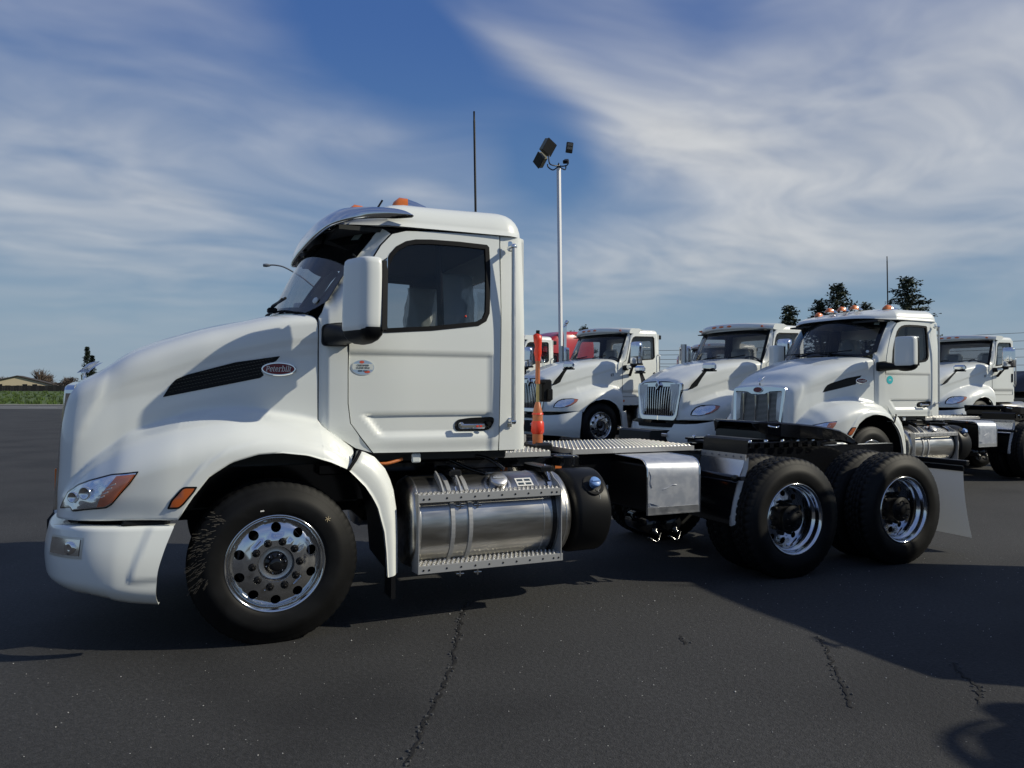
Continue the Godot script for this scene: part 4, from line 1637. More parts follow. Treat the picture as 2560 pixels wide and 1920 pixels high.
func roof_mesh() -> ArrayMesh:
	var st := begin()
	# outline of the seam seen from above, front swept back at the sides
	var outline := []
	var n := 40
	for k in n + 1:
		var z := lerpf(-1.0, 1.0, float(k) / n)
		var zz := sin(z * PI * 0.5)
		outline.append(Vector2(0.33 + 0.41 * pow(absf(zz), 5.0), zz * 1.02))
	for k in range(1, 9):
		outline.append(Vector2(lerpf(0.74, 1.63, k / 8.0), lerpf(1.02, 1.032, k / 8.0)))
	for k in range(1, 9):
		var a := PI * 0.5 * k / 8.0
		outline.append(Vector2(1.63 + 0.155 * sin(a), 0.877 + 0.155 * cos(a)))
	for k in range(1, 16):
		outline.append(Vector2(1.785, lerpf(0.877, -0.877, k / 16.0)))
	for k in 9:
		var a := PI * 0.5 * (8 - k) / 8.0
		outline.append(Vector2(1.63 + 0.155 * sin(a), -0.877 - 0.155 * cos(a)))
	for k in range(1, 9):
		outline.append(Vector2(lerpf(1.63, 0.74, k / 8.0), lerpf(-1.032, -1.02, k / 8.0)))
	var rows := []
	for ring in 14:
		var row := PackedVector3Array()
		for p in outline:
			var front := sm(0.85, 0.45, p.x)
			var seam := lerpf(2.738, 2.785, front) - 0.05 * front * pow(absf(p.y) / 1.02, 3.0)
			var top := lerpf(2.945, 2.875, front)
			var q: Vector2
			var y: float
			if ring == 0:
				q = Vector2(p.x, p.y) + (Vector2(1.0, 0) - p) * 0.05
				y = seam + 0.002
			elif ring < 9:
				var a := PI * 0.5 * (ring - 1) / 7.0
				var inset := 0.17 * (1.0 - cos(a))
				var dir: Vector2 = (Vector2(1.05, 0) - p)
				dir = Vector2(dir.x * 1.2, dir.y).normalized()
				q = p + dir * inset
				y = seam + (top - 0.02 - seam) * sin(a)
			else:
				var t := (ring - 8) / 5.0
				var dir: Vector2 = (Vector2(1.05, 0) - p)
				dir = Vector2(dir.x * 1.2, dir.y).normalized()
				q = (p + dir * 0.17).lerp(Vector2(1.05, 0), t)
				y = lerpf(top - 0.02, 2.975, 1.0 - (1.0 - t) * (1.0 - t))
			row.append(Vector3(q.x, y, q.y))
		rows.append(row)
	loft(st, rows, true, Vector3(1.05, 2.6, 0))
	return done(st)

func shield_point(s: float, t: float) -> Vector3:
	# s across from -1 to 1, t from the cowl up
	var a := absf(s)
	var lo := Vector3(lerpf(0.07, 0.295, pow(a, 2.0)), 2.17 - 0.075 * pow(a, 2.0), s * 0.962)
	var hi := Vector3(lerpf(0.40, 0.715, pow(a, 2.2)), 2.80 - 0.06 * a * a, s * 0.90)
	if a > 0.7:
		var up := 0.11 * pow((a - 0.7) / 0.3, 2.0)
		lo.y += up
		lo.x += up * 0.42
	var p := lo.lerp(hi, t)
	p.x -= 0.02 * sin(PI * t)
	return p

func shield(st: SurfaceTool, s0: float, s1: float, t0: float, t1: float, off := 0.0, n := 24, m := 6) -> void:
	var rows := []
	for i in n + 1:
		var row := PackedVector3Array()
		for j in m + 1:
			var p := shield_point(lerpf(s0, s1, float(i) / n), lerpf(t0, t1, float(j) / m))
			row.append(p + Vector3(-0.85, 0.45, 0) * off)
		rows.append(row)
	loft(st, rows, true, Vector3(1.0, 2.2, 0))

func oval_badge(parent: Node, called: String, t: Transform3D, rx: float, ry: float, words_: String) -> Node3D:
	var b := holder(called, parent)
	b.transform = t
	var st := begin()
	prism(st, ellipse(Vector2.ZERO, rx, ry, 40), -0.004, 0.010, Transform3D.IDENTITY, 0.004)
	obj("badge_rim", st, M["chrome"], b)
	st = begin()
	prism(st, ellipse(Vector2.ZERO, rx - 0.012, ry - 0.010, 40), 0.009, 0.0125, Transform3D.IDENTITY, 0.001)
	obj("badge_face", st, M["badge_red"], b)
	if words_:
		var tx := put("badge_script", text_mesh(words_, ry * 0.86, 0.004, false, true), M["print_white"], b)
		tx.position = Vector3(0, 0, 0.0145)
		tx.transform = tx.transform * Transform3D(Basis(Vector3(1, 0, 0), Vector3(0.25, 1.25, 0), Vector3(0, 0, 1)), Vector3.ZERO)
	return b

func on_skin(wf: Callable, u: float, v: float, off := 0.0) -> Transform3D:
	var e := 0.02
	var dx: float = (wf.call(u + e, v) - wf.call(u - e, v)) / (2 * e)
	var dy: float = (wf.call(u, v + e) - wf.call(u, v - e)) / (2 * e)
	var n := Vector3(-dx, -dy, 1).normalized()
	var x := Vector3(1, 0, dx).normalized()
	return Transform3D(Basis(x, n.cross(x), n), Vector3(u, v, wf.call(u, v)) + n * off)

# grip-stamped plate: flat sheet with rows of raised teeth round punched holes
func grip_plate(st: SurfaceTool, x0: float, x1: float, z0: float, z1: float, y: float, pitch := 0.034) -> void:
	box(st, Vector3((x0 + x1) / 2, y - 0.006, (z0 + z1) / 2), Vector3(x1 - x0, 0.004, z1 - z0))
	var nz := maxi(1, int(round((z1 - z0) / pitch)))
	var nx := int(round((x1 - x0) / pitch))
	for j in nz:
		for i in nx:
			var c := Vector3(x0 + (i + 0.5 + (0.25 if j % 2 == 1 else -0.25)) * (x1 - x0) / nx, y - 0.004, z0 + (j + 0.5) * (z1 - z0) / nz)
			st.set_smooth_group(-1)
			var r0 := pitch * 0.40
			var r1 := pitch * 0.24
			for k in 6:
				var a := TAU * k / 6.0
				var b := TAU * (k + 1) / 6.0
				var p0 := c + Vector3(cos(a) * r0, 0, sin(a) * r0)
				var p1 := c + Vector3(cos(b) * r0, 0, sin(b) * r0)
				var h0 := 0.013 if k % 2 == 0 else 0.006
				var h1 := 0.013 if k % 2 == 1 else 0.006
				var q0 := c + Vector3(cos(a) * r1, h0, sin(a) * r1)
				var q1 := c + Vector3(cos(b) * r1, h1, sin(b) * r1)
				quad(st, p0, q0, q1, p1)

func rivets(st: SurfaceTool, pts: Array, ax: Vector3, r := 0.006, h := 0.004) -> void:
	for p in pts:
		lathe(st, [Vector2(r, 0), Vector2(r * 0.9, h * 0.6), Vector2(r * 0.4, h), Vector2(0, h)], p, ax, 6)

const DOOR := [0.775, 2.682, 0.87, 2.711, 1.05, 2.722, 1.30, 2.729, 1.575, 2.736, 1.570, 2.2, 1.562, 1.7, 1.554, 1.166, 1.1, 1.168, 0.648, 1.172, 0.57, 1.272, 0.495, 1.376, 0.478, 1.511, 0.477, 1.70, 0.478, 1.93, 0.50, 2.12, 0.545, 2.28, 0.60, 2.425, 0.652, 2.52, 0.70, 2.60]
const DOOR_WINDOW := [0.60, 2.0, 0.72, 1.992, 1.05, 2.018, 1.395, 2.064, 1.455, 2.10, 1.482, 2.16, 1.490, 2.30, 1.497, 2.48, 1.492, 2.645, 1.475, 2.662, 1.25, 2.668, 1.05, 2.666, 0.94, 2.658, 0.87, 2.640, 0.80, 2.598, 0.755, 2.545, 0.71, 2.45, 0.665, 2.34, 0.63, 2.22]

func headlamp(parent: Node, side: float) -> void:
	var h := holder("headlight", parent)
	var outer := rounded(pv([-1.236, 0.868, -1.222, 0.905, -1.192, 0.972, -1.121, 1.028, -1.048, 1.062, -0.925, 1.102, -0.775, 1.120, -0.820, 1.048, -0.868, 0.990, -0.921, 0.921, -0.952, 0.902, -1.067, 0.889, -1.144, 0.874, -1.158, 0.896]), 0.010, 3)
	var inner := grown(outer, -0.014)
	put("bezel", skin_mesh(outer, [], func(u: float, v: float) -> float: return hood_w(u, v) + 0.004, side, 0.03, 0.02), M["black_gloss"], h)
	put("trim", skin_mesh(grown(outer, -0.008), [], func(u: float, v: float) -> float: return hood_w(u, v) + 0.0065, side, 0.03, 0.006), M["chrome"], h)
	# reflector bowls stand a little in front of the bezel, under the clear cover
	put("reflector", skin_mesh(inner, [], func(u: float, v: float) -> float: return hood_w(u, v) + 0.010 + 0.006 * sin(u * 42.0 + v * 22.0), side, 0.012, 0.006), M["chrome"], h)
	var st := begin()
	for c in [[-1.125, 0.955, 0.032], [-1.055, 0.985, 0.038]]:
		st = begin()
		var t := on_skin(hood_w, c[0], c[1], 0.012)
		if side < 0:
			t.origin.z = -t.origin.z
		lathe(st, [Vector2(c[2], 0.0), Vector2(c[2], 0.014), Vector2(c[2] * 0.86, 0.016), Vector2(c[2] * 0.6, 0.004), Vector2(0.0, 0.003)], t.origin, Vector3(-0.55, 0.0, 0.8 * side), 20)
		obj("projector", st, M["polished"], h)
	for k in 4:
		st = begin()
		var y := 0.965 + 0.024 * k
		var x := -0.985 + 0.020 * k
		box(st, Vector3(x, y, (hood_w(x, y) + 0.016) * side), Vector3(0.07, 0.006, 0.008), 0.0, Basis(Vector3.BACK, 0.45) * Basis(Vector3.UP, -0.5 * side))
		obj("light_guide", st, M["print_white"], h)
	var turn := Geometry2D.intersect_polygons(inner, pv([-1.018, 0.86, -0.93, 0.86, -0.76, 1.14, -0.87, 1.14, -0.905, 1.08, -0.972, 0.995]))
	if turn.size():
		put("turn_lamp", skin_mesh(turn[0], [], func(u: float, v: float) -> float: return hood_w(u, v) + 0.021, side, 0.02, 0.012), M["amber_dark"], h)
	put("lens", skin_mesh(inner, [], func(u: float, v: float) -> float: return hood_w(u, v) + 0.028, side, 0.03, 0.0), M["lamp_glass"], h)

func mirror(parent: Node, side: float, shell: Material) -> void:
	var m := holder("mirror", parent)
	var st := begin()
	# housing lofted upwards: slanted front face, flat outer side
	var rows := []
	var plan := rounded(pv([0.42, 1.205, 0.375, 1.265, 0.455, 1.475, 0.50, 1.508, 0.592, 1.508, 0.592, 1.205]), 0.035, 4)
	var mid := Vector2(0.49, 1.36)
	var ys := [1.975, 1.985, 2.01, 2.07, 2.2, 2.33, 2.39, 2.418, 2.430, 2.434]
	var gr := [0.93, 0.98, 1.0, 1.0, 0.99, 0.97, 0.955, 0.92, 0.82, 0.4]
	for i in ys.size():
		var row := PackedVector3Array()
		var g: float = gr[i]
		var lean: float = (ys[i] - 2.0) * 0.015
		for k in plan.size() + 1:
			var q: Vector2 = mid + (plan[k % plan.size()] - mid) * g
			row.append(Vector3(q.x + lean, ys[i], q.y * side))
		rows.append(row)
	loft(st, rows, true, Vector3(0.48, 2.2, 1.36 * side))
	face(st, rows[rows.size() - 1].slice(0, plan.size()), Vector3.UP)
	obj("shell", st, shell, m)
	st = begin()
	# black back rim and foot
	rows = []
	ys = [1.975, 2.2, 2.41]
	for i in 3:
		var row := PackedVector3Array()
		for k in 5:
			var q: Array = [[-0.012, -0.158], [-0.012, 0.158], [0.022, 0.150], [0.022, -0.150], [-0.012, -0.158]][k]
			row.append(Vector3(0.597 + (ys[i] - 2.0) * 0.02 + q[0], ys[i], (1.355 + q[1] * (1.0 - 0.06 * i)) * side))
		rows.append(row)
	loft(st, rows, false, Vector3(0.6, 2.2, 1.355 * side))
	obj("rim", st, M["black_plastic"], m)
	st = begin()
	box(st, Vector3(0.621, 2.21, 1.355 * side), Vector3(0.004, 0.44, 0.27))
	obj("glass", st, M["chrome"], m)
	st = begin()
	rows = []
	ys = [1.992, 1.978, 1.945, 1.915, 1.895, 1.888]
	gr = [1.02, 1.02, 0.95, 0.75, 0.45, 0.1]
	for i in ys.size():
		var row := PackedVector3Array()
		for k in plan.size() + 1:
			var q: Vector2 = mid + (plan[k % plan.size()] - mid) * gr[i]
			row.append(Vector3(q.x + 0.008, ys[i], q.y * side))
		rows.append(row)
	loft(st, rows, true, Vector3(0.49, 2.1, 1.355 * side))
	obj("foot", st, M["black_plastic"], m)
	# arm from the cowl
	st = begin()
	var base := rounded(pv([0.298, 1.895, 0.478, 1.893, 0.478, 2.055, 0.40, 2.052, 0.300, 2.038]), 0.03, 3)
	skin(st, base, [], func(u: float, v: float) -> float: return cab_w(u, v) + 0.026, side, 0.06, 0.03)
	obj("mount", st, M["black_plastic"], m)
	st = begin()
	rows = []
	var path := [Vector3(0.39, 1.97, 1.02), Vector3(0.41, 1.97, 1.08), Vector3(0.43, 1.965, 1.16), Vector3(0.46, 1.955, 1.24), Vector3(0.485, 1.95, 1.33)]
	for i in path.size():
		var row := PackedVector3Array()
		var p: Vector3 = path[i]
		var ry: float = [0.075, 0.072, 0.058, 0.045, 0.040][i]
		var rx: float = [0.085, 0.08, 0.07, 0.065, 0.07][i]
		for k in 17:
			var a := TAU * (k % 16) / 16.0
			row.append(Vector3(p.x + signf(cos(a)) * pow(absf(cos(a)), 0.6) * rx, p.y + signf(sin(a)) * pow(absf(sin(a)), 0.6) * ry, p.z * side))
		rows.append(row)
	loft(st, rows, true, Vector3(0.44, 1.955, 1.18 * side))
	obj("arm", st, M["black_plastic"], m)

func roof_lamp(parent: Node, at: Vector3, turn: float) -> void:
	var l := holder("marker_light", parent, at)
	l.rotation.y = turn
	var st := begin()
	var rows := []
	for i in 7:
		var x: float = [-0.115, -0.10, -0.06, 0.0, 0.07, 0.13, 0.16][i]
		var hh: float = [0.012, 0.045, 0.078, 0.072, 0.05, 0.024, 0.004][i]
		var ww: float = [0.034, 0.048, 0.056, 0.058, 0.052, 0.040, 0.015][i]
		var row := PackedVector3Array()
		for k in 13:
			var a := PI * k / 12.0
			row.append(Vector3(x, pow(sin(a), 0.8) * hh, cos(a) * ww))
		rows.append(row)
	loft(st, rows.slice(2), true, Vector3(0, -0.05, 0))
	obj("housing", st, M["chrome"], l)
	st = begin()
	loft(st, rows.slice(0, 4), true, Vector3(0, -0.05, 0))
	var o := obj("lens", st, M["amber"], l)
	o.scale = Vector3(1.02, 1.03, 1.03)

func frame_parts(root: Node, last: float) -> void:
	# two channel rails, cross members, axles
	for side in [1.0, -1.0]:
		var st := begin()
		box(st, Vector3((last - 0.9) / 2.0, 0.915, 0.425 * side), Vector3(last + 0.9, 0.27, 0.012))
		box(st, Vector3((last - 0.9) / 2.0, 1.046, 0.39 * side), Vector3(last + 0.9, 0.012, 0.085))
		box(st, Vector3((last - 0.9) / 2.0, 0.784, 0.39 * side), Vector3(last + 0.9, 0.012, 0.085))
		obj("frame_rail", st, M["black_gloss"], root)
	for x in [0.9, 2.3, 3.4, 4.25, 5.57, last - 0.1]:
		piece("cross_member", M["black_frame"], root, func(s: SurfaceTool) -> void: box(s, Vector3(x, 0.9, 0), Vector3(0.12, 0.2, 0.84)))
	piece("steer_axle", M["black_frame"], root, func(s: SurfaceTool) -> void: box(s, Vector3(0.0, 0.46, 0), Vector3(0.12, 0.11, 1.9)))
	piece("drive_shaft", M["black_frame"], root, func(s: SurfaceTool) -> void: tube(s, [Vector3(1.2, 0.78, 0), Vector3(2.6, 0.62, 0), Vector3(4.2, 0.55, 0)], 0.06, 10))
	var st := begin()
	# engine and gearbox mass between the rails, seen through the wheel opening
	box(st, Vector3(0.0, 1.05, 0), Vector3(1.5, 0.75, 0.72), 0.08)
	box(st, Vector3(1.1, 0.82, 0), Vector3(0.9, 0.5, 0.55), 0.1)
	obj("engine", st, M["black_frame"], root)

func rear_axles(root: Node, fine := true) -> void:
	for x in [4.252, 5.572]:
		for side in [1.0, -1.0]:
			dual_wheel(root, Vector3(x, 0.505, 1.20 * side), side)
		var st := begin()
		tube(st, [Vector3(x, 0.505, -0.8), Vector3(x, 0.505, 0.8)], 0.10, 14)
		lathe(st, [Vector2(0.0, -0.24), Vector2(0.15, -0.2), Vector2(0.22, 0.0), Vector2(0.15, 0.2), Vector2(0.0, 0.24)], Vector3(x, 0.53, 0), Vector3.RIGHT, 18)
		box(st, Vector3(x, 0.72, 0.42), Vector3(0.5, 0.06, 0.1))
		box(st, Vector3(x, 0.72, -0.42), Vector3(0.5, 0.06, 0.1))
		obj("drive_axle", st, M["black_frame"], root)
	if fine:
		for side in [1.0, -1.0]:
			for x in [3.95, 4.55, 5.27, 5.87]:
				var st := begin()
				lathe(st, [Vector2(0.0, -0.13), Vector2(0.11, -0.12), Vector2(0.125, 0.0), Vector2(0.11, 0.12), Vector2(0.0, 0.13)], Vector3(x, 0.66, 0.36 * side), Vector3.UP, 14)
				obj("air_spring", st, M["rubber_side"], root)

func quarter_fender(root: Node, side: float) -> void:
	# curved guard in front of the tandem
	var q := holder("quarter_fender", root)
	var mid := [Vector2(4.02, 1.185), Vector2(3.86, 1.165), Vector2(3.845, 1.04), Vector2(3.80, 0.90), Vector2(3.735, 0.72), Vector2(3.70, 0.58), Vector2(3.695, 0.46)]
	var st := begin()
	var rows := [PackedVector3Array(), PackedVector3Array()]
	for p in [Vector2(4.06, 1.185), Vector2(3.90, 1.19), Vector2(3.870, 1.175), Vector2(3.856, 1.05)]:
		rows[0].append(Vector3(p.x, p.y, 0.44 * side))
		rows[1].append(Vector3(p.x, p.y, 1.035 * side))
	loft(st, rows, false)
	obj("guard_top", st, M["black_plastic"], q)
	st = begin()
	box(st, Vector3(3.845, 1.035, 0.735 * side), Vector3(0.006, 0.05, 0.60), 0.0, Basis(Vector3.BACK, -0.12))
	obj("bolt_strip", st, M["dull_aluminium"], q)
	for k in 6:
		st = begin()
		rivets(st, [Vector3(3.840, 1.036, lerpf(0.50, 0.98, k / 5.0) * side)], Vector3.LEFT, 0.009, 0.010)
		obj("bolt", st, M["steel_grey"], q)
	st = begin()
	rows = [PackedVector3Array(), PackedVector3Array()]
	for p in [Vector2(3.842, 1.012), Vector2(3.825, 0.95), Vector2(3.79, 0.88), Vector2(3.765, 0.82)]:
		rows[0].append(Vector3(p.x, p.y, 0.44 * side))
		rows[1].append(Vector3(p.x, p.y, 1.02 * side))
	loft(st, rows, true)
	obj("bright_skin", st, M["bright_dull"], q)
	st = begin()
	rows = [PackedVector3Array(), PackedVector3Array()]
	for p in [Vector2(3.768, 0.825), Vector2(3.735, 0.72), Vector2(3.705, 0.58), Vector2(3.70, 0.47)]:
		rows[0].append(Vector3(p.x, p.y, 0.44 * side))
		rows[1].append(Vector3(p.x, p.y, 1.01 * side))
	loft(st, rows, true)
	obj("lower_skin", st, M["black_gloss"], q)
	st = begin()
	rows = []
	for p in [Vector3(3.850, 1.02, 1.02), Vector3(3.83, 0.93, 1.03), Vector3(3.775, 0.80, 1.03), Vector3(3.73, 0.66, 1.03), Vector3(3.705, 0.54, 1.03), Vector3(3.70, 0.46, 1.03)]:
		var row := PackedVector3Array()
		for e in [Vector3(-0.002, 0, -0.03), Vector3(-0.006, 0, 0.0), Vector3(0.035, 0.012, 0.008), Vector3(0.036, 0.012, -0.005)]:
			row.append(Vector3(p.x + e.x, p.y + e.y, (p.z + e.z) * side))
		rows.append(row)
	loft(st, rows, true, Vector3(3.9, 0.6, 0.9 * side))
	obj("edge_trim", st, M["dull_aluminium"], q)
	st = begin()
	tube(st, [Vector3(3.70, 0.872, 0.42 * side), Vector3(3.68, 0.872, 1.10 * side)], 0.026, 14)
	lathe(st, [Vector2(0.0, 0.0), Vector2(0.030, 0.0), Vector2(0.030, 0.03), Vector2(0.024, 0.035), Vector2(0.0, 0.035)], Vector3(3.68, 0.872, 1.08 * side), Vector3(0, 0, side), 12)
	box(st, Vector3(3.72, 0.872, 1.13 * side), Vector3(0.05, 0.035, 0.03), 0.004)
	obj("bracket_tube", st, M["black_gloss"], q)

func mud_flap(root: Node, side: float) -> void:
	var f := holder("mud_flap", root)
	var st := begin()
	box(st, Vector3(6.50, 0.90, 0.76 * side), Vector3(0.05, 0.05, 0.78), 0.006)
	box(st, Vector3(6.495, 0.84, 0.80 * side), Vector3(0.02, 0.05, 0.62), 0.004)
	obj("hanger", st, M["black_frame"], f)
	st = begin()
	var rows := []
	for i in 7:
		var t := i / 6.0
		rows.append(PackedVector3Array([Vector3(6.50 + 0.12 * t * t, lerpf(0.88, 0.16, t), 0.42 * side), Vector3(6.50 + 0.12 * t * t - 0.01 * sin(t * 3.0), lerpf(0.88, 0.155, t), 0.8 * side), Vector3(6.50 + 0.13 * t * t, lerpf(0.88, 0.15, t), 1.10 * side)]))
	loft(st, rows, true)
	obj("flap", st, M["mud_flap"], f)

func fifth_wheel(root: Node) -> void:
	var f := holder("fifth_wheel", root)
	# dished plate with its throat open to the rear and the pick-up ramps running down behind
	var us := [4.60, 4.615, 4.66, 4.78, 5.0, 5.22, 5.30, 5.45, 5.60, 5.72, 5.86, 6.0, 6.12]
	var zo := [0.26, 0.34, 0.41, 0.46, 0.49, 0.485, 0.48, 0.46, 0.43, 0.40, 0.36, 0.31, 0.26]
	var zi := [0.0, 0.0, 0.0, 0.0, 0.0, 0.0, 0.035, 0.09, 0.14, 0.16, 0.17, 0.18, 0.18]
	var hy := [1.288, 1.302, 1.304, 1.298, 1.281, 1.260, 1.250, 1.230, 1.203, 1.165, 1.112, 1.052, 0.995]
	var sk := [0.03, 0.10, 0.13, 0.14, 0.14, 0.13, 0.13, 0.12, 0.10, 0.08, 0.055, 0.03, 0.012]
	var st := begin()
	for side in [1.0, -1.0]:
		var rows := []
		for i in us.size():
			rows.append(PackedVector3Array([Vector3(us[i], hy[i] - sk[i] * 0.8, zi[i] * side), Vector3(us[i], hy[i] - 0.006, zi[i] * side), Vector3(us[i], hy[i], (zi[i] + 0.012) * side), Vector3(us[i], hy[i], (zo[i] - 0.02) * side), Vector3(us[i], hy[i] - 0.014, zo[i] * side), Vector3(us[i] + 0.01, hy[i] - sk[i], (zo[i] - 0.015) * side)]))
		loft(st, rows, false)
	obj("top_plate", st, M["black_gloss"], f)
	for side in [1.0, -1.0]:
		st = begin()
		prism(st, pv([-0.26, -0.19, 0.26, -0.19, 0.12, -0.03, -0.12, -0.03]), 0.28 * side, 0.40 * side, Transform3D(Basis.IDENTITY, Vector3(5.06, 1.25, 0)), 0.01)
		obj("saddle", st, M["black_gloss"], f)
	piece("mount_block", M["black_frame"], f, func(q: SurfaceTool) -> void: box(q, Vector3(5.06, 1.14, 0), Vector3(0.85, 0.14, 0.74), 0.03, Basis(Vector3.BACK, -0.06)))
	piece("mount_plate", M["black_frame"], f, func(q: SurfaceTool) -> void: box(q, Vector3(4.95, 1.075, 0), Vector3(1.2, 0.03, 0.86), 0.006))
	for side in [1.0, -1.0]:
		st = begin()
		box(st, Vector3(4.85, 1.098, 0.40 * side), Vector3(1.05, 0.022, 0.12), 0.004)
		for k in 8:
			box(st, Vector3(4.40 + 0.12 * k, 1.080, 0.475 * side), Vector3(0.05, 0.05, 0.02))
		obj("slide_rail", st, M["black_gloss"], f)
		for k in 5:
			st = begin()
			lathe(st, [Vector2(0.02, 0.0), Vector2(0.02, 0.02), Vector2(0.0, 0.024)], Vector3(4.42 + 0.2 * k, 1.109, 0.43 * side), Vector3.UP, 6)
			obj("rail_bolt", st, M["polished"], f)
	st = begin()
	tube(st, curve([Vector3(4.68, 1.27, 0.40), Vector3(4.63, 1.262, 0.46), Vector3(4.68, 1.25, 0.50), Vector3(4.74, 1.258, 0.47)], 4), 0.010, 6)
	obj("release_handle", st, M["polished"], f)

func catwalk(root: Node) -> void:
	var c := holder("catwalk", root)
	var st := begin()
	grip_plate(st, 2.47, 3.70, -0.42, 0.50, 1.108, 0.040)
	many(obj("deck_plate", st, M["tread_plate"], c))
	for e in [[Vector3(3.085, 1.083, 0.503), Vector3(1.25, 0.042, 0.006)], [Vector3(2.462, 1.083, 0.04), Vector3(0.006, 0.042, 0.92)], [Vector3(3.085, 1.083, -0.423), Vector3(1.25, 0.042, 0.006)]]:
		piece("deck_edge", M["dull_aluminium"], c, func(s: SurfaceTool) -> void: box(s, e[0], e[1]))
	var s := holder("cab_step_deck", root)
	st = begin()
	grip_plate(st, 1.78, 2.19, 0.08, 0.62, 1.110, 0.038)
	many(obj("deck_plate", st, M["tread_plate"], s))
	st = begin()
	box(st, Vector3(1.985, 1.088, 0.623), Vector3(0.41, 0.040, 0.006))
	obj("deck_edge", st, M["dull_aluminium"], s)
	piece("deck_bracket", M["black_frame"], s, func(q: SurfaceTool) -> void: box(q, Vector3(2.33, 1.10, 0.1), Vector3(0.16, 0.09, 0.30), 0.02))
	piece("deck_panel", M["dull_aluminium"], s, func(q: SurfaceTool) -> void: box(q, Vector3(2.05, 1.15, -0.10), Vector3(0.5, 0.10, 0.02), 0.004))

func fuel_tank(root: Node, side: float) -> void:
	var t := holder("fuel_tank", root)
	var cy := 0.665
	var cz := 0.865 * side
	var R := 0.318
	var st := begin()
	lathe(st, [Vector2(0.0, 0.875), Vector2(0.18, 0.872), Vector2(0.27, 0.878), Vector2(0.30, 0.89), Vector2(R, 0.925), Vector2(R, 0.96), Vector2(R + 0.002, 1.20), Vector2(R + 0.002, 1.90), Vector2(R + 0.002, 2.02), Vector2(R, 2.06), Vector2(R - 0.006, 2.075), Vector2(R - 0.012, 2.085), Vector2(R - 0.03, 2.10), Vector2(0.2, 2.12), Vector2(0.0, 2.125)], Vector3(0, cy, cz), Vector3.RIGHT, 64)
	obj("shell", st, M["tank_metal"], t)
	for x in [0.935, 1.865, 2.05]:
		piece("weld_seam", M["brushed"], t, func(q: SurfaceTool) -> void: lathe(q, [Vector2(R, x - 0.006), Vector2(R + 0.006, x), Vector2(R, x + 0.006)], Vector3(0, cy, cz), Vector3.RIGHT, 64))
	for x in [1.165, 1.295, 1.95]:
		st = begin()
		var rows := []
		for k in 41:
			var a := -PI * 0.62 + PI * 1.2 * k / 40.0
			var row := PackedVector3Array()
			for e in [[-0.016, 0.004], [-0.014, 0.012], [0.014, 0.012], [0.016, 0.004]]:
				row.append(Vector3(x + e[0], cy + sin(a) * (R + e[1]), cz + cos(a) * (R + e[1]) * side))
			rows.append(row)
		loft(st, rows, false, Vector3(x, cy, cz))
		obj("strap", st, M["black_frame"] if x > 1.5 else M["dull_aluminium"], t)
	for x in [1.165, 1.295]:
		st = begin()
		# bright curved hangers over the tank with their draw bolts
		var hang := PackedVector2Array()
		for k in 9:
			var a := lerpf(0.62, 1.30, k / 8.0)
			hang.append(Vector2(cos(a) * (R + 0.055), sin(a) * (R + 0.055)))
		for k in 9:
			var a := lerpf(1.30, 0.62, k / 8.0)
			hang.append(Vector2(cos(a) * (R + 0.006), sin(a) * (R + 0.006)))
		prism(st, hang, -0.006, 0.006, Transform3D(Basis(Vector3(0, 0, side), Vector3.UP, Vector3(-1, 0, 0)), Vector3(x - 0.06, cy, cz)))
		obj("hanger", st, M["dull_aluminium"], t)
	for x in [1.235, 1.96]:
		st = begin()
		tube(st, [Vector3(x, 0.93, (cz * side + 0.21) * side), Vector3(x, 1.04, (cz * side + 0.12) * side)], 0.009, 8)
		box(st, Vector3(x, 0.905, (cz * side + 0.235) * side), Vector3(0.055, 0.05, 0.012), 0.004, Basis(Vector3.RIGHT, -0.7 * side))
		obj("draw_bolt", st, M["polished"], t)
	for x in [1.235, 1.96]:
		st = begin()
		box(st, Vector3(x, 1.01, (cz * side + 0.0) * side), Vector3(0.09, 0.05, 0.34), 0.01)
		obj("saddle_bracket", st, M["black_frame"], t)
	# filler
	var ca := 0.95
	var n := Vector3(0, sin(ca), cos(ca) * side)
	var base := Vector3(1.545, cy, cz) + n * (R - 0.004)
	st = begin()
	lathe(st, [Vector2(0.105, 0.0), Vector2(0.105, 0.006), Vector2(0.095, 0.012), Vector2(0.08, 0.010)], base, n, 32)
	lathe(st, [Vector2(0.062, 0.0), Vector2(0.062, 0.03), Vector2(0.066, 0.032), Vector2(0.068, 0.055), Vector2(0.062, 0.062), Vector2(0.03, 0.064), Vector2(0.0, 0.064)], base, n, 28)
	box(st, base + n * 0.068, Vector3(0.10, 0.012, 0.018), 0.004, Basis(Vector3.RIGHT, (0.6 if side > 0 else -0.6)))
	obj("filler_cap", st, M["brushed"], t)
	st = begin()
	var f := frame_of(n)
	box(st, Vector3(1.76, cy, cz) + n * (R + 0.004), Vector3(0.13, 0.085, 0.002), 0.0, Basis(Vector3.RIGHT, -(PI / 2 - (PI / 2 - ca)) * side))
	obj("warning_label", st, M["print_white"], t)
	st = begin()
	for k in 4:
		var c := Vector3(1.73 + 0.06 * (k % 2), cy, cz) + n * (R + 0.0062)
		var up := f.y if f.y.y > 0 else -f.y
		box(st, c + up * (0.018 if k < 2 else -0.02), Vector3(0.045, 0.022, 0.001), 0.0, Basis(Vector3.RIGHT, -ca * side))
	many(obj("label_print", st, M["print_dark"], t))

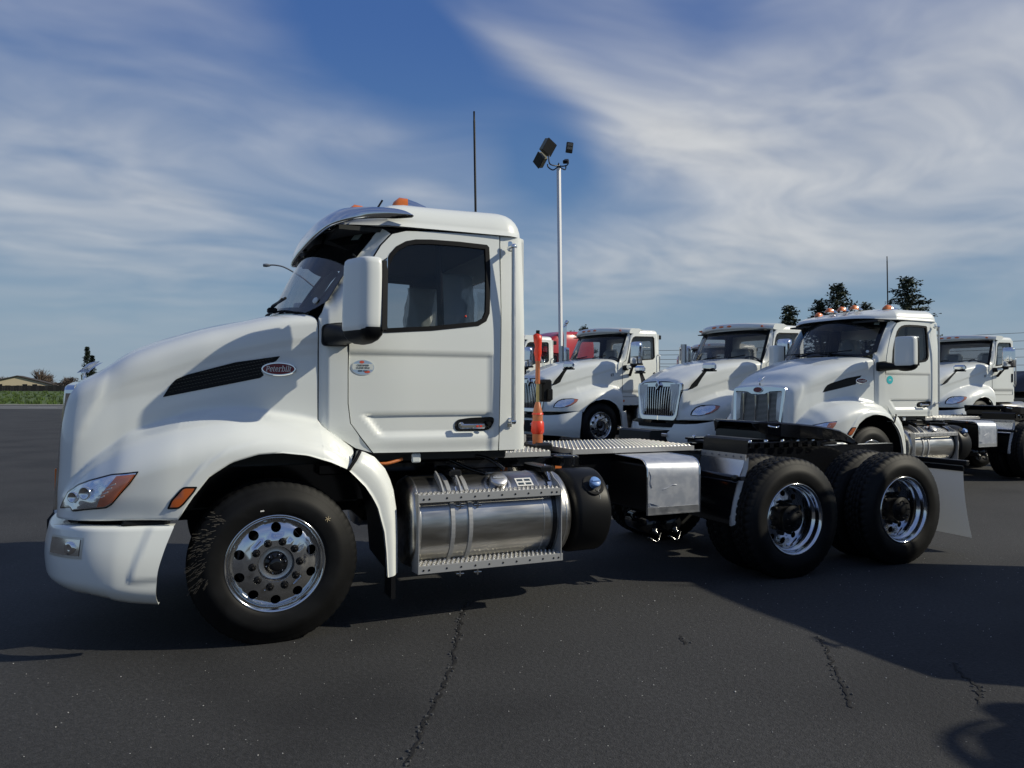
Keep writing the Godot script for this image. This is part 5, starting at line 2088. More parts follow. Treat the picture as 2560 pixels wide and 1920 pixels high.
func step_unit(root: Node, side: float) -> void:
	var s := holder("step_unit", root)
	for d in [[0.866, 0.052, 1.10, 0.911, 1.985, "upper_step"], [0.388, 0.052, 1.02, 0.911, 2.0, "lower_step"]]:
		var p := holder(d[5], s)
		var st := begin()
		grip_plate(st, d[3], d[4], (d[2] if side > 0 else -1.205), (1.205 if side > 0 else -d[2]), d[0] + d[1] / 2 + 0.004, 0.034)
		many(obj("tread", st, M["tread_plate"], p))
		st = begin()
		box(st, Vector3((d[3] + d[4]) / 2, d[0], 1.212 * side), Vector3(d[4] - d[3], d[1], 0.005), 0.001)
		obj("riser", st, M["dull_aluminium"], p)
		st = begin()
		var rp := []
		for k in 8:
			rp.append(Vector3(lerpf(d[3] + 0.20, d[4] - 0.16, k / 7.0), d[0], 1.2145 * side))
		for e in [0.035, 0.075]:
			rp.append(Vector3(d[3] + e, d[0] - 0.002, 1.2145 * side))
			rp.append(Vector3(d[4] - e, d[0] - 0.002, 1.2145 * side))
		rivets(st, rp, Vector3(0, 0, side), 0.0075, 0.005)
		many(obj("rivets", st, M["black_plastic"], p))
	for x in [[0.911, "end_plate"], [1.985, "end_plate"]]:
		var st := begin()
		var poly := pv([1.215, 0.362, 1.222, 0.65, 1.215, 0.895, 1.16, 0.93, 1.10, 0.955, 1.05, 0.99, 1.02, 0.99, 1.10, 0.86, 1.155, 0.70, 1.165, 0.60, 1.14, 0.50, 1.05, 0.40, 1.06, 0.33])
		if x[0] < 1.0:
			poly = pv([1.215, 0.362, 1.222, 0.65, 1.215, 0.895, 1.13, 0.895, 1.155, 0.70, 1.165, 0.60, 1.14, 0.50, 1.05, 0.40, 1.06, 0.35])
		prism(st, poly, -0.003, 0.003, Transform3D(Basis(Vector3(0, 0, side), Vector3.UP, Vector3(-1, 0, 0)), Vector3(x[0], 0, 0)))
		obj(x[1], st, M["dull_aluminium"], s)
	for x in [1.165, 1.295]:
		for y in [0.805, 0.335]:
			var st := begin()
			box(st, Vector3(x + 0.055, y, 1.13 * side), Vector3(0.012, 0.05, 0.10), 0.004)
			tube(st, [Vector3(x + 0.03, y - 0.005, 1.165 * side), Vector3(x + 0.085, y - 0.005, 1.165 * side)], 0.008, 6)
			obj("step_bracket", st, M["polished"], s)

func fluid_tank(root: Node, side: float) -> void:
	# black round tank with a blue cap behind the fuel tank
	var t := holder("fluid_tank", root)
	var cy := 0.665
	var cz := 0.84 * side
	var st := begin()
	var prof := [Vector2(0.0, 2.16), Vector2(0.30, 2.16), Vector2(0.318, 2.18), Vector2(0.325, 2.20), Vector2(0.325, 2.42), Vector2(0.318, 2.44), Vector2(0.30, 2.455), Vector2(0.0, 2.455)]
	lathe(st, prof, Vector3(0, cy, cz), Vector3.RIGHT, 56)
	obj("shell", st, M["black_plastic"], t)
	var ca := 0.72
	var n := Vector3(0.0, sin(ca), cos(ca) * side)
	var c := Vector3(2.325, cy, cz) + n * 0.322
	st = begin()
	lathe(st, [Vector2(0.085, 0.0), Vector2(0.088, 0.005), Vector2(0.075, 0.006), Vector2(0.055, -0.002), Vector2(0.0, -0.002)], c, n, 24)
	obj("cap_recess", st, M["dark_gap"], t)
	st = begin()
	lathe(st, [Vector2(0.030, 0.0), Vector2(0.030, 0.03), Vector2(0.042, 0.032), Vector2(0.043, 0.055), Vector2(0.038, 0.060), Vector2(0.0, 0.060)], c, n, 20)
	box(st, c + n * 0.064, Vector3(0.07, 0.012, 0.016), 0.004, Basis(Vector3.RIGHT, 0.8 * side))
	obj("cap", st, M["cap_blue"], t)
	st = begin()
	tube(st, curve([c + n * 0.02 + Vector3(0.02, -0.03, 0.02 * side), c + Vector3(0.03, -0.10, 0.06 * side), c + Vector3(-0.03, -0.14, 0.07 * side), c + Vector3(-0.06, -0.09, 0.05 * side), c + Vector3(-0.02, -0.05, 0.03 * side)], 5), 0.003, 5)
	obj("tether", st, M["steel_grey"], t)
	st = begin()
	for x in [2.30]:
		tube(st, [Vector3(x + 0.03, 0.99, 0.62 * side), Vector3(x + 0.03, 1.055, 0.62 * side)], 0.11, 20)
	lathe(st, [Vector2(0.10, 0.0), Vector2(0.112, 0.012), Vector2(0.09, 0.022), Vector2(0.0, 0.024)], Vector3(2.33, 1.05, 0.62 * side), Vector3.UP, 20)
	obj("filter_housing", st, M["black_gloss"], t)

func battery_box(root: Node, side: float) -> void:
	var b := holder("battery_box", root)
	var st := begin()
	box(st, Vector3(3.125, 0.81, 0.68 * side), Vector3(0.49, 0.38, 0.62), 0.012)
	obj("body", st, M["black_frame"], b)
	st = begin()
	# bright cover wrapped over top and front
	var pts := [Vector2(0.44, 1.052), Vector2(0.90, 1.046), Vector2(0.95, 1.034), Vector2(0.985, 1.005), Vector2(1.002, 0.965), Vector2(1.006, 0.90), Vector2(1.006, 0.66)]
	var rows := [PackedVector3Array(), PackedVector3Array()]
	for p in pts:
		rows[0].append(Vector3(2.872, p.y, p.x * side))
		rows[1].append(Vector3(3.385, p.y, p.x * side))
	loft(st, rows, true)
	obj("cover", st, M["film_metal"], b)
	st = begin()
	box(st, Vector3(3.128, 0.632, 1.006 * side), Vector3(0.513, 0.056, 0.004), 0.0)
	box(st, Vector3(3.128, 0.604, 1.000 * side), Vector3(0.513, 0.012, 0.018), 0.0)
	obj("cover_hem", st, M["brushed"], b)
	for x in [2.870, 3.387]:
		st = begin()
		var row2 := []
		for p in pts:
			row2.append(Vector3(x, p.y, p.x * side))
		row2.append(Vector3(x, 0.60, 1.006 * side))
		tube(st, row2, 0.007, 6)
		obj("cover_edge", st, M["polished"], b)
	st = begin()
	# film creases
	tube(st, curve([Vector3(3.02, 0.80, 1.009 * side), Vector3(3.07, 0.815, 1.010 * side), Vector3(3.11, 0.835, 1.010 * side), Vector3(3.15, 0.835, 1.009 * side)], 4), 0.003, 4)
	tube(st, curve([Vector3(2.89, 0.95, 1.004 * side), Vector3(2.905, 0.91, 1.009 * side), Vector3(2.90, 0.86, 1.010 * side), Vector3(2.915, 0.82, 1.010 * side)], 4), 0.003, 4)
	tri(st, Vector3(2.885, 0.70, 1.0085 * side), Vector3(2.89, 0.665, 1.0095 * side), Vector3(2.98, 0.668, 1.0085 * side))
	tri(st, Vector3(2.885, 0.70, 1.0085 * side), Vector3(2.98, 0.668, 1.0085 * side), Vector3(2.925, 0.688, 1.02 * side))
	many(obj("film_crease", st, M["film_metal"], b))
	for x in [3.0, 3.2]:
		st = begin()
		lathe(st, [Vector2(0.0, -0.17), Vector2(0.075, -0.16), Vector2(0.085, 0.0), Vector2(0.075, 0.16), Vector2(0.0, 0.17)], Vector3(x, 0.50, 0.74 * side), Vector3(0, 0, side), 18)
		lathe(st, [Vector2(0.03, 0.0), Vector2(0.03, 0.03), Vector2(0.014, 0.035), Vector2(0.014, 0.06), Vector2(0.0, 0.06)], Vector3(x, 0.455, 0.90 * side), Vector3(0, -0.4, side), 10)
		tube(st, curve([Vector3(x - 0.05, 0.40, 0.9 * side), Vector3(x + 0.02, 0.36, 0.92 * side), Vector3(x + 0.08, 0.42, 0.88 * side)], 4), 0.012, 6)
		obj("air_tank", st, M["black_gloss"], b)

const BUMPER_PLAN := [0.0, -1.345, 0.3, -1.338, 0.55, -1.312, 0.80, -1.255, 0.98, -1.165, 1.09, -1.05, 1.15, -0.92, 1.175, -0.80, 1.195, -0.60]

func bumper_point(s: float, t: float, out := 0.0) -> Vector3:
	# s 0 at the middle, 1 at the wheel opening; t 0 bottom, 1 top
	var n := BUMPER_PLAN.size() / 2
	var q := s * (n - 1)
	var i := mini(int(q), n - 2)
	var f := q - i
	var pts := []
	for k in [maxi(i - 1, 0), i, i + 1, mini(i + 2, n - 1)]:
		pts.append(Vector2(BUMPER_PLAN[2 * k + 1], BUMPER_PLAN[2 * k]))
	var p: Vector2 = (pts[1] as Vector2).cubic_interpolate(pts[2], pts[0], pts[3], f)
	var tan: Vector2 = (pts[2] - pts[1]).normalized()
	var nor := Vector2(-tan.y, tan.x)
	if nor.dot(p - Vector2(-0.6, 0)) < 0:
		nor = -nor
	var vb := tab([-1.35, 0.385, -1.24, 0.40, -1.10, 0.398, -0.96, 0.378, -0.85, 0.356, -0.60, 0.322], p.x)
	var vt := tab([-1.35, 0.748, -1.28, 0.762, -1.2, 0.784, -1.05, 0.788, -0.60, 0.784], p.x)
	var v := lerpf(vb, vt, t)
	var o := out + 0.030 * sin(PI * clampf(t * 0.9 + 0.05, 0, 1)) - 0.055 * pow(maxf(0.0, 1.0 - t / 0.22), 2.0)
	# rear edge bows forward to follow the tyre
	var shift := 0.0
	if p.x > -1.05:
		var edge := tab([0.322, -0.673, 0.38, -0.679, 0.52, -0.668, 0.65, -0.635, 0.784, -0.586], v)
		shift = (edge + 0.60) * sm(-1.05, -0.60, p.x)
	var x := p.x + shift
	# raised panel next to the wheel
	o += 0.013 * sm(-0.03, 0.0, x - tab([0.48, -0.80, 0.52, -0.798, 0.56, -0.786, 0.64, -0.758, 0.71, -0.731, 0.78, -0.70], v)) * sm(0.470, 0.50, v) if x > -1.0 else 0.0
	p = Vector2(x, p.y) + nor * o
	return Vector3(p.x, v, p.y)

func bumper(parent: Node) -> void:
	var b := holder("bumper", parent)
	var st := begin()
	for side in [1.0, -1.0]:
		var rows := []
		for i in 61:
			var row := PackedVector3Array()
			var s := 1.0 - pow(1.0 - i / 60.0, 1.35)
			var p0 := bumper_point(s, 0.0, -0.05)
			row.append(p0 * Vector3(1, 1, side))
			for j in 25:
				row.append(bumper_point(s, j / 24.0) * Vector3(1, 1, side))
			row.append((bumper_point(s, 1.0, -0.012) + Vector3(0, 0.008, 0)) * Vector3(1, 1, side))
			row.append((bumper_point(s, 1.0, -0.10) + Vector3(0, 0.008, 0)) * Vector3(1, 1, side))
			rows.append(row)
		loft(st, rows, true, Vector3(-0.6, 0.6, 0))
		var ed := [PackedVector3Array(), PackedVector3Array()]
		for j in 25:
			var p := bumper_point(1.0, j / 24.0)
			ed[0].append(p * Vector3(1, 1, side))
			ed[1].append((p + Vector3(0.0, 0, -0.025)) * Vector3(1, 1, side))
		loft(st, ed, false)
	obj("bumper_shell", st, M["white_paint"], b)
	for side in [1.0, -1.0]:
		var spans := [[0.455, 0.60, 0.56, 0.80]]
		st = begin()
		var mk := func(sf: SurfaceTool, a: float, c: float, lo: float, hi: float, off: float) -> void:
			var rows := []
			for i in 9:
				var row := PackedVector3Array()
				var s := lerpf(a, c, i / 8.0)
				for j in 5:
					row.append(bumper_point(s, lerpf(lo, hi, j / 4.0), off) * Vector3(1, 1, side))
				rows.append(row)
			loft(sf, rows, true, Vector3(-0.6, 0.6, 0))
		mk.call(st, 0.40, 0.622, 0.57, 0.88, 0.004)
		obj("fog_lamp_bezel", st, M["brushed"], b)
		st = begin()
		mk.call(st, 0.412, 0.610, 0.61, 0.85, 0.008)
		var fl := obj("fog_lamp", st, M["polished"], b)
		st = begin()
		var p1 := bumper_point(0.555, 0.72, 0.012) * Vector3(1, 1, side)
		lathe(st, [Vector2(0.040, -0.02), Vector2(0.036, 0.008), Vector2(0.015, 0.001), Vector2(0.0, 0.0)], p1, Vector3(-0.75, 0, 0.65 * side), 20)
		obj("fog_lamp_bulb", st, M["chrome"], b)
	st = begin()
	# lower grille opening in the middle
	var rows := []
	for i in 9:
		var row := PackedVector3Array()
		var z := lerpf(-0.42, 0.42, i / 8.0)
		for v in [0.56, 0.74]:
			row.append(Vector3(-1.3785 + 0.03 * absf(z), v, z * 0.75))
		rows.append(row)
	loft(st, rows, true, Vector3(0, 0.6, 0))
	obj("lower_opening", st, M["black_plastic"], b)
	for e in [[Vector3(-0.93, 0.76, 0), Vector3(0.4, 0.10, 1.6)], [Vector3(-0.74, 0.80, 1.03), Vector3(0.26, 0.05, 0.2)], [Vector3(-0.74, 0.80, -1.03), Vector3(0.26, 0.05, 0.2)], [Vector3(-0.85, 0.55, 0), Vector3(0.25, 0.2, 1.9)]]:
		piece("bumper_beam", M["black_plastic"], b, func(q: SurfaceTool) -> void: box(q, e[0], e[1], 0.015))

func grille(parent: Node) -> void:
	var g := holder("grille", parent)
	var x0 := -1.235
	# frame drawn in (across, up), set against the nose
	var t := Transform3D(Basis(Vector3(0, 0, 1), Vector3(0.085, 1, 0), Vector3(-1, 0, 0)), Vector3(x0 - 0.040, 0.77, 0))
	var outer := rounded(pv([-0.52, 0.03, 0.52, 0.03, 0.575, 0.855, 0.30, 0.878, 0.0, 0.886, -0.30, 0.878, -0.575, 0.855]), 0.05, 4)
	var inner := rounded(pv([-0.455, 0.08, 0.455, 0.08, 0.505, 0.795, 0.25, 0.785, 0.15, 0.745, -0.15, 0.745, -0.25, 0.785, -0.505, 0.795]), 0.02, 3)
	var st := begin()
	# chrome surround as a ring: split into two halves so that the hole stays open
	var halves := Geometry2D.clip_polygons(outer, inner)
	for half in [pv([-1, -1, 0, -1, 0, 2, -1, 2]), pv([0, -1, 1, -1, 1, 2, 0, 2])]:
		var c: Array = Geometry2D.intersect_polygons(outer, half)
		for q in c:
			for z in Geometry2D.clip_polygons(q, inner):
				if not Geometry2D.is_polygon_clockwise(z):
					prism(st, z, -0.02, 0.034, t, 0.010)
	obj("grille_surround", st, M["chrome"], g)
	st = begin()
	prism(st, inner, -0.02, 0.012, t)
	obj("grille_backing", st, M["dark_gap"], g)
	st = begin()
	# punched screen: rows of small dimpled slots
	for j in 36:
		var y := 0.095 + j * 0.0195
		for i in 46:
			var x := -0.49 + (i + (0.5 if j % 2 == 1 else 0.0)) * 0.0215
			if not Geometry2D.is_point_in_polygon(Vector2(x, y), inner):
				continue
			box(st, t * Vector3(x, y, 0.018), Vector3(0.006, 0.010, 0.016), 0.0)
	tag(obj("grille_screen", st, M["screen_metal"], g), "", "", "", "stuff")
	for x in [-0.305, -0.03, 0.25]:
		st = begin()
		var hi := 0.735 if absf(x) < 0.1 else 0.775
		box(st, t * Vector3(x, (0.09 + hi) / 2, 0.026), Vector3(0.03, hi - 0.08, 0.030), 0.008)
		obj("grille_bar", st, M["chrome"], g)
	for x in [-0.485, 0.485]:
		st = begin()
		box(st, t * Vector3(x, 0.22, 0.036), Vector3(0.012, 0.20, 0.012), 0.003)
		obj("grille_reflector", st, M["amber"], g)
	oval_badge(g, "grille_badge", t * Transform3D(Basis.IDENTITY, Vector3(-0.0, 0.822, 0.036)), 0.108, 0.052, "")
	# bird-like ornament on top of the nose
	st = begin()
	tube(st, curve([Vector3(-1.19, 1.66, 0), Vector3(-1.20, 1.715, 0), Vector3(-1.165, 1.765, 0), Vector3(-1.10, 1.80, 0)], 4), [0.02, 0.018, 0.016, 0.015, 0.015, 0.015, 0.016, 0.017, 0.018, 0.016, 0.012, 0.006, 0.003], 8)
	for side in [1.0, -1.0]:
		var rows := [PackedVector3Array(), PackedVector3Array(), PackedVector3Array()]
		for k in 7:
			var f := k / 6.0
			var c := Vector3(-1.205 + 0.11 * f, 1.715 + 0.080 * pow(f, 0.8), 0.012 + 0.11 * f)
			var ch := 0.035 * (1.0 - f * 0.75)
			rows[0].append((c + Vector3(-ch, 0, 0)) * Vector3(1, 1, side))
			rows[1].append((c + Vector3(0, 0.010 * (1 - f), 0)) * Vector3(1, 1, side))
			rows[2].append((c + Vector3(ch, 0.004, 0)) * Vector3(1, 1, side))
		loft(st, rows, true)
	obj("hood_ornament", st, M["chrome"], g)

func cowl_w(u: float, v: float) -> float:
	var w := cab_w(u, v)
	var e := tab([2.09, 0.29, 2.205, 0.341, 2.74, 0.715], v)
	w -= 0.085 * pow(sm(0.13, -0.01, u - e), 1.5) * sm(2.05, 2.25, v)
	w -= 0.030 * sm(0.335, 0.30, u) * sm(2.20, 2.10, v)
	w -= 0.02 * sm(1.36, 1.22, v)
	return w

func cab(root: Node) -> void:
	for side in [1.0, -1.0]:
		var door := pv(DOOR)
		var win := pv(DOOR_WINDOW)
		# cowl and windscreen pillar
		var cw := PackedVector2Array()
		cw.append(Vector2(0.288, 2.085))
		cw.append(Vector2(0.315, 2.13))
		for k in 9:
			var p := shield_point(1.0, k / 8.0)
			cw.append(Vector2(p.x, p.y))
		cw.append(Vector2(0.745, 2.712))
		cw.append(Vector2(0.766, 2.687))
		for k in range(19, 8, -1):
			cw.append(Vector2(DOOR[2 * k] - 0.008, DOOR[2 * k + 1] + (0.004 if k > 16 else 0.0)))
		cw.append(Vector2(0.53, 1.206))
		cw.append(Vector2(0.41, 1.285))
		cw.append(Vector2(0.31, 1.36))
		cw.append(Vector2(0.288, 1.40))
		put("cowl_panel", skin_mesh(cw, [], cowl_w, side, 0.035, 0.03), M["white_paint"], root)
		var rear := pv([1.584, 1.166, 1.772, 1.166, 1.778, 1.33, 1.786, 2.738, 1.586, 2.736, 1.580, 2.2, 1.571, 1.7, 1.563, 1.166])
		put("rear_corner_panel", skin_mesh(rear, [], func(u: float, v: float) -> float: return cab_w(u, v) - 0.006 * sm(1.345, 1.335, v) * sm(1.30, 1.32, v), side, 0.04, 0.03), M["white_paint"], root)
		# dark body shell behind the gaps
		put("cab_shell", skin_mesh(pv([0.30, 1.36, 0.62, 1.175, 1.74, 1.17, 1.75, 2.73, 0.78, 2.72, 0.74, 2.66, 0.35, 2.10]), [grown(win, -0.01)], func(u: float, v: float) -> float: return cowl_w(u, v) - 0.048, side, 0.08, 0.03), M["dark_gap"], root)
		# door
		var d := holder("door", root)
		put("door_skin", skin_mesh(door, [win], door_w, side, 0.02, 0.02), M["white_paint"], d)
		put("window_seal", skin_mesh(win, [grown(win, -0.032)], func(u: float, v: float) -> float: return cab_w(u, v) + 0.009, side, 0.05, 0.03), M["black_seal"], d)
		put("window_glass", skin_mesh(grown(win, -0.028), [], func(u: float, v: float) -> float: return cab_w(u, v) - 0.006, side, 0.08, 0.0), M["window_glass"], d)
		var st := begin()
		var hp := rounded(pv([1.228, 1.365, 1.25, 1.392, 1.34, 1.404, 1.513, 1.410, 1.517, 1.375, 1.49, 1.318, 1.45, 1.310, 1.235, 1.312]), 0.02, 3)
		skin(st, hp, [], func(u: float, v: float) -> float: return door_w(u, v) + 0.007, side, 0.06, 0.012)
		obj("handle_pocket", st, M["black_gloss"], d)
		st = begin()
		var hz: float = (cab_w(1.35, 1.35) + 0.030) * side
		box(st, Vector3(1.345, 1.345, hz), Vector3(0.19, 0.034, 0.022), 0.008)
		box(st, Vector3(1.262, 1.352, hz - 0.01 * side), Vector3(0.04, 0.046, 0.03), 0.012)
		obj("door_handle", st, M["chrome"], d)
		st = begin()
		tube(st, [Vector3(1.475, 1.36, hz - 0.012 * side), Vector3(1.475, 1.36, hz - 0.004 * side)], 0.016, 14)
		obj("lock", st, M["black_plastic"], d)
		# grab bar
		var gb := holder("grab_bar", root)
		st = begin()
		tube(st, [Vector3(1.645, 2.645, 1.115 * side), Vector3(1.645, 1.375, 1.115 * side)], 0.0165, 14)
		obj("bar", st, M["brushed"], gb)
		st = begin()
		for y in [2.645, 1.375]:
			st = begin()
			tube(st, [Vector3(1.645, y, 1.03 * side), Vector3(1.645, y, 1.105 * side)], 0.020, 12)
			box(st, Vector3(1.645, y + (0.012 if y > 2 else -0.012), 1.05 * side), Vector3(0.036, 0.075, 0.02), 0.008)
			lathe(st, [Vector2(0.021, 0), Vector2(0.020, 0.02), Vector2(0.010, 0.026), Vector2(0, 0.027)], Vector3(1.645, y, 1.105 * side), Vector3(0, 0, side), 12)
			obj("stanchion", st, M["chrome"], gb)
		mirror(root, side, M["white_paint"])
	put("roof", roof_mesh(), M["white_paint"], root)
	# rear wall with its window
	var st := begin()
	var wall := rounded(pv([-0.985, 1.17, 0.985, 1.17, 0.985, 2.74, -0.985, 2.74]), 0.03, 3)
	var hole := rounded(pv([-0.62, 2.05, 0.62, 2.05, 0.62, 2.52, -0.62, 2.52]), 0.08, 4)
	var tw := Transform3D(Basis(Vector3(0, 0, -1), Vector3.UP, Vector3(1, 0, 0)), Vector3(1.775, 0, 0))
	for half in [pv([-2, 0, 0, 0, 0, 4, -2, 4]), pv([0, 0, 2, 0, 2, 4, 0, 4])]:
		for q in Geometry2D.intersect_polygons(wall, half):
			for z in Geometry2D.clip_polygons(q, hole):
				if not Geometry2D.is_polygon_clockwise(z):
					prism(st, z, -0.02, 0.008, tw)
	obj("rear_wall", st, M["white_paint"], root)
	st = begin()
	prism(st, grown(hole, 0.01), -0.006, -0.003, tw)
	obj("rear_window", st, M["window_glass"], root)
	# windscreen with its dark printed border
	var ws := holder("windshield", root)
	st = begin()
	shield(st, -1.0, 1.0, 0.0, 1.0, 0.0, 40, 10)
	obj("glass", st, M["window_glass"], ws)
	for e in [[-1.0, 1.0, 0.80, 1.0], [-1.0, 1.0, 0.0, 0.075], [-1.0, -0.93, 0.075, 0.80], [0.93, 1.0, 0.075, 0.80]]:
		piece("dark_border", M["black_seal"], ws, func(q: SurfaceTool) -> void: shield(q, e[0], e[1], e[2], e[3], -0.004, 40, 6))
	st = begin()
	shield(st, 0.83, 0.90, 0.845, 0.935, 0.006, 3, 3)
	obj("inspection_label", st, M["glass_sticker"], ws)
	st = begin()
	var dp := shield_point(0.875, 0.10) + Vector3(-0.85, 0.45, 0.3) * 0.012
	lathe(st, [Vector2(0.024, 0.0), Vector2(0.022, 0.003), Vector2(0.0, 0.004)], dp, Vector3(-0.75, 0.35, 0.5), 16)
	obj("round_sensor", st, M["sticker_pale"], ws)
	for z in [0.30, -0.42]:
		st = begin()
		var a := shield_point(z, 0.0) + Vector3(-0.06, 0.02, 0)
		tube(st, [a, a + Vector3(0.02, 0.035, 0.05), a + Vector3(0.07, 0.055, 0.40)], 0.010, 6)
		tube(st, [a + Vector3(0.045, 0.045, 0.42), a + Vector3(0.03, 0.035, -0.25)], 0.009, 6)
		box(st, a + Vector3(0.02, 0.005, 0.0), Vector3(0.07, 0.04, 0.06), 0.01)
		obj("wiper", st, M["black_plastic"], ws)
	# lamps on the roof
	for z in [0.0, 0.26, -0.26]:
		roof_lamp(root, Vector3(0.72, 2.965, z), 0.0)
	for side in [1.0, -1.0]:
		roof_lamp(root, Vector3(0.96, 2.938, 0.72 * side), -0.2 * side)
	st = begin()
	tube(st, [Vector3(0.81, 2.94, 0.0), Vector3(0.945, 3.17, 0.0)], 0.009, 6)
	obj("stub_antenna", st, M["black_plastic"], root)
	st = begin()
	lathe(st, [Vector2(0.02, 0.0), Vector2(0.016, 0.05), Vector2(0.011, 0.08), Vector2(0.010, 1.01), Vector2(0.0085, 1.015), Vector2(0.0085, 1.09), Vector2(0.0, 1.095)], Vector3(1.735, 2.90, 0.1), Vector3(-0.02, 1.0, 0.0), 8)
	var whip := obj("whip_antenna", st, M["black_plastic"], root)
	# inside
	st = begin()
	for e in [["cab_floor", Vector3(1.05, 1.17, 0), Vector3(1.35, 0.04, 1.9)], ["headliner", Vector3(1.05, 2.72, 0), Vector3(1.25, 0.03, 1.84)], ["rear_trim", Vector3(1.74, 1.6, 0), Vector3(0.02, 0.86, 1.9)], ["door_trim", Vector3(1.06, 1.58, 0.945), Vector3(1.0, 0.78, 0.03)], ["door_trim", Vector3(1.06, 1.58, -0.945), Vector3(1.0, 0.78, 0.03)]]:
		piece(e[0], M["interior"], root, func(q: SurfaceTool) -> void: box(q, e[1], e[2]))
	st = begin()
	box(st, Vector3(0.50, 1.88, 0), Vector3(0.34, 0.40, 1.8), 0.10)
	box(st, Vector3(0.64, 2.03, 0.42), Vector3(0.22, 0.16, 0.5), 0.07)
	box(st, Vector3(0.50, 1.45, 0), Vector3(0.25, 0.6, 1.7), 0.05)
	obj("dashboard", st, M["interior"], root)
	st = begin()
	var sw := []
	var swb := Basis(Vector3.BACK, -0.55) * Basis(Vector3.RIGHT, PI / 2)
	for k in 33:
		var a := TAU * k / 32.0
		sw.append(Vector3(0.80, 1.98, 0.45) + Basis(Vector3.BACK, -0.75) * Vector3(cos(a) * 0.23, 0, sin(a) * 0.23))
	tube(st, sw, 0.018, 8, false)
	tube(st, [Vector3(0.80, 1.98, 0.45), Vector3(0.62, 1.80, 0.45)], 0.03, 8)
	for k in 3:
		var a := TAU * k / 3.0 + 0.5
		tube(st, [Vector3(0.80, 1.98, 0.45), Vector3(0.80, 1.98, 0.45) + Basis(Vector3.BACK, -0.75) * Vector3(cos(a) * 0.23, 0, sin(a) * 0.23)], 0.014, 6)
	obj("steering_wheel", st, M["interior_light"], root)
	for side in [1.0, -1.0]:
		var s := holder("seat", root)
		st = begin()
		box(st, Vector3(1.12, 1.66, 0.45 * side), Vector3(0.50, 0.14, 0.50), 0.05)
		box(st, Vector3(1.37, 2.02, 0.45 * side), Vector3(0.13, 0.62, 0.48), 0.06, Basis(Vector3.BACK, -0.12))
		box(st, Vector3(1.41, 2.40, 0.45 * side), Vector3(0.09, 0.18, 0.26), 0.04, Basis(Vector3.BACK, -0.12))
		box(st, Vector3(1.2, 1.38, 0.45 * side), Vector3(0.36, 0.38, 0.36))
		obj("cushion", st, M["seat_cloth"], s)
		st = begin()
		var nz := FastNoiseLite.new()
		nz.seed = 3
		nz.frequency = 5.0
		var rows := []
		for i in 15:
			var row := PackedVector3Array()
			var y := lerpf(1.72, 2.52, i / 14.0)
			var half := lerpf(0.30, 0.17, sm(2.15, 2.45, y)) * (1.0 if i < 14 else 0.3)
			for k in 25:
				var a := TAU * (k % 24) / 24.0
				var r := 1.0 + 0.30 * nz.get_noise_3d(cos(a) * 0.6, y * 0.8, sin(a) * 0.6)
				row.append(Vector3(1.38 - (2.0 - y) * 0.10 + cos(a) * 0.14 * r, y, 0.45 * side + sin(a) * half * r))
			rows.append(row)
		loft(st, rows, true, Vector3(1.36, 2.1, 0.45 * side))
		obj("plastic_wrap", st, M["plastic_film"], s)
		st = begin()
		tube(st, [Vector3(1.14, 2.68, 0.90 * side), Vector3(1.17, 2.25, 0.86 * side), Vector3(1.22, 1.9, 0.74 * side)], 0.026, 4)
		obj("seat_belt", st, M["black_seal"], s)

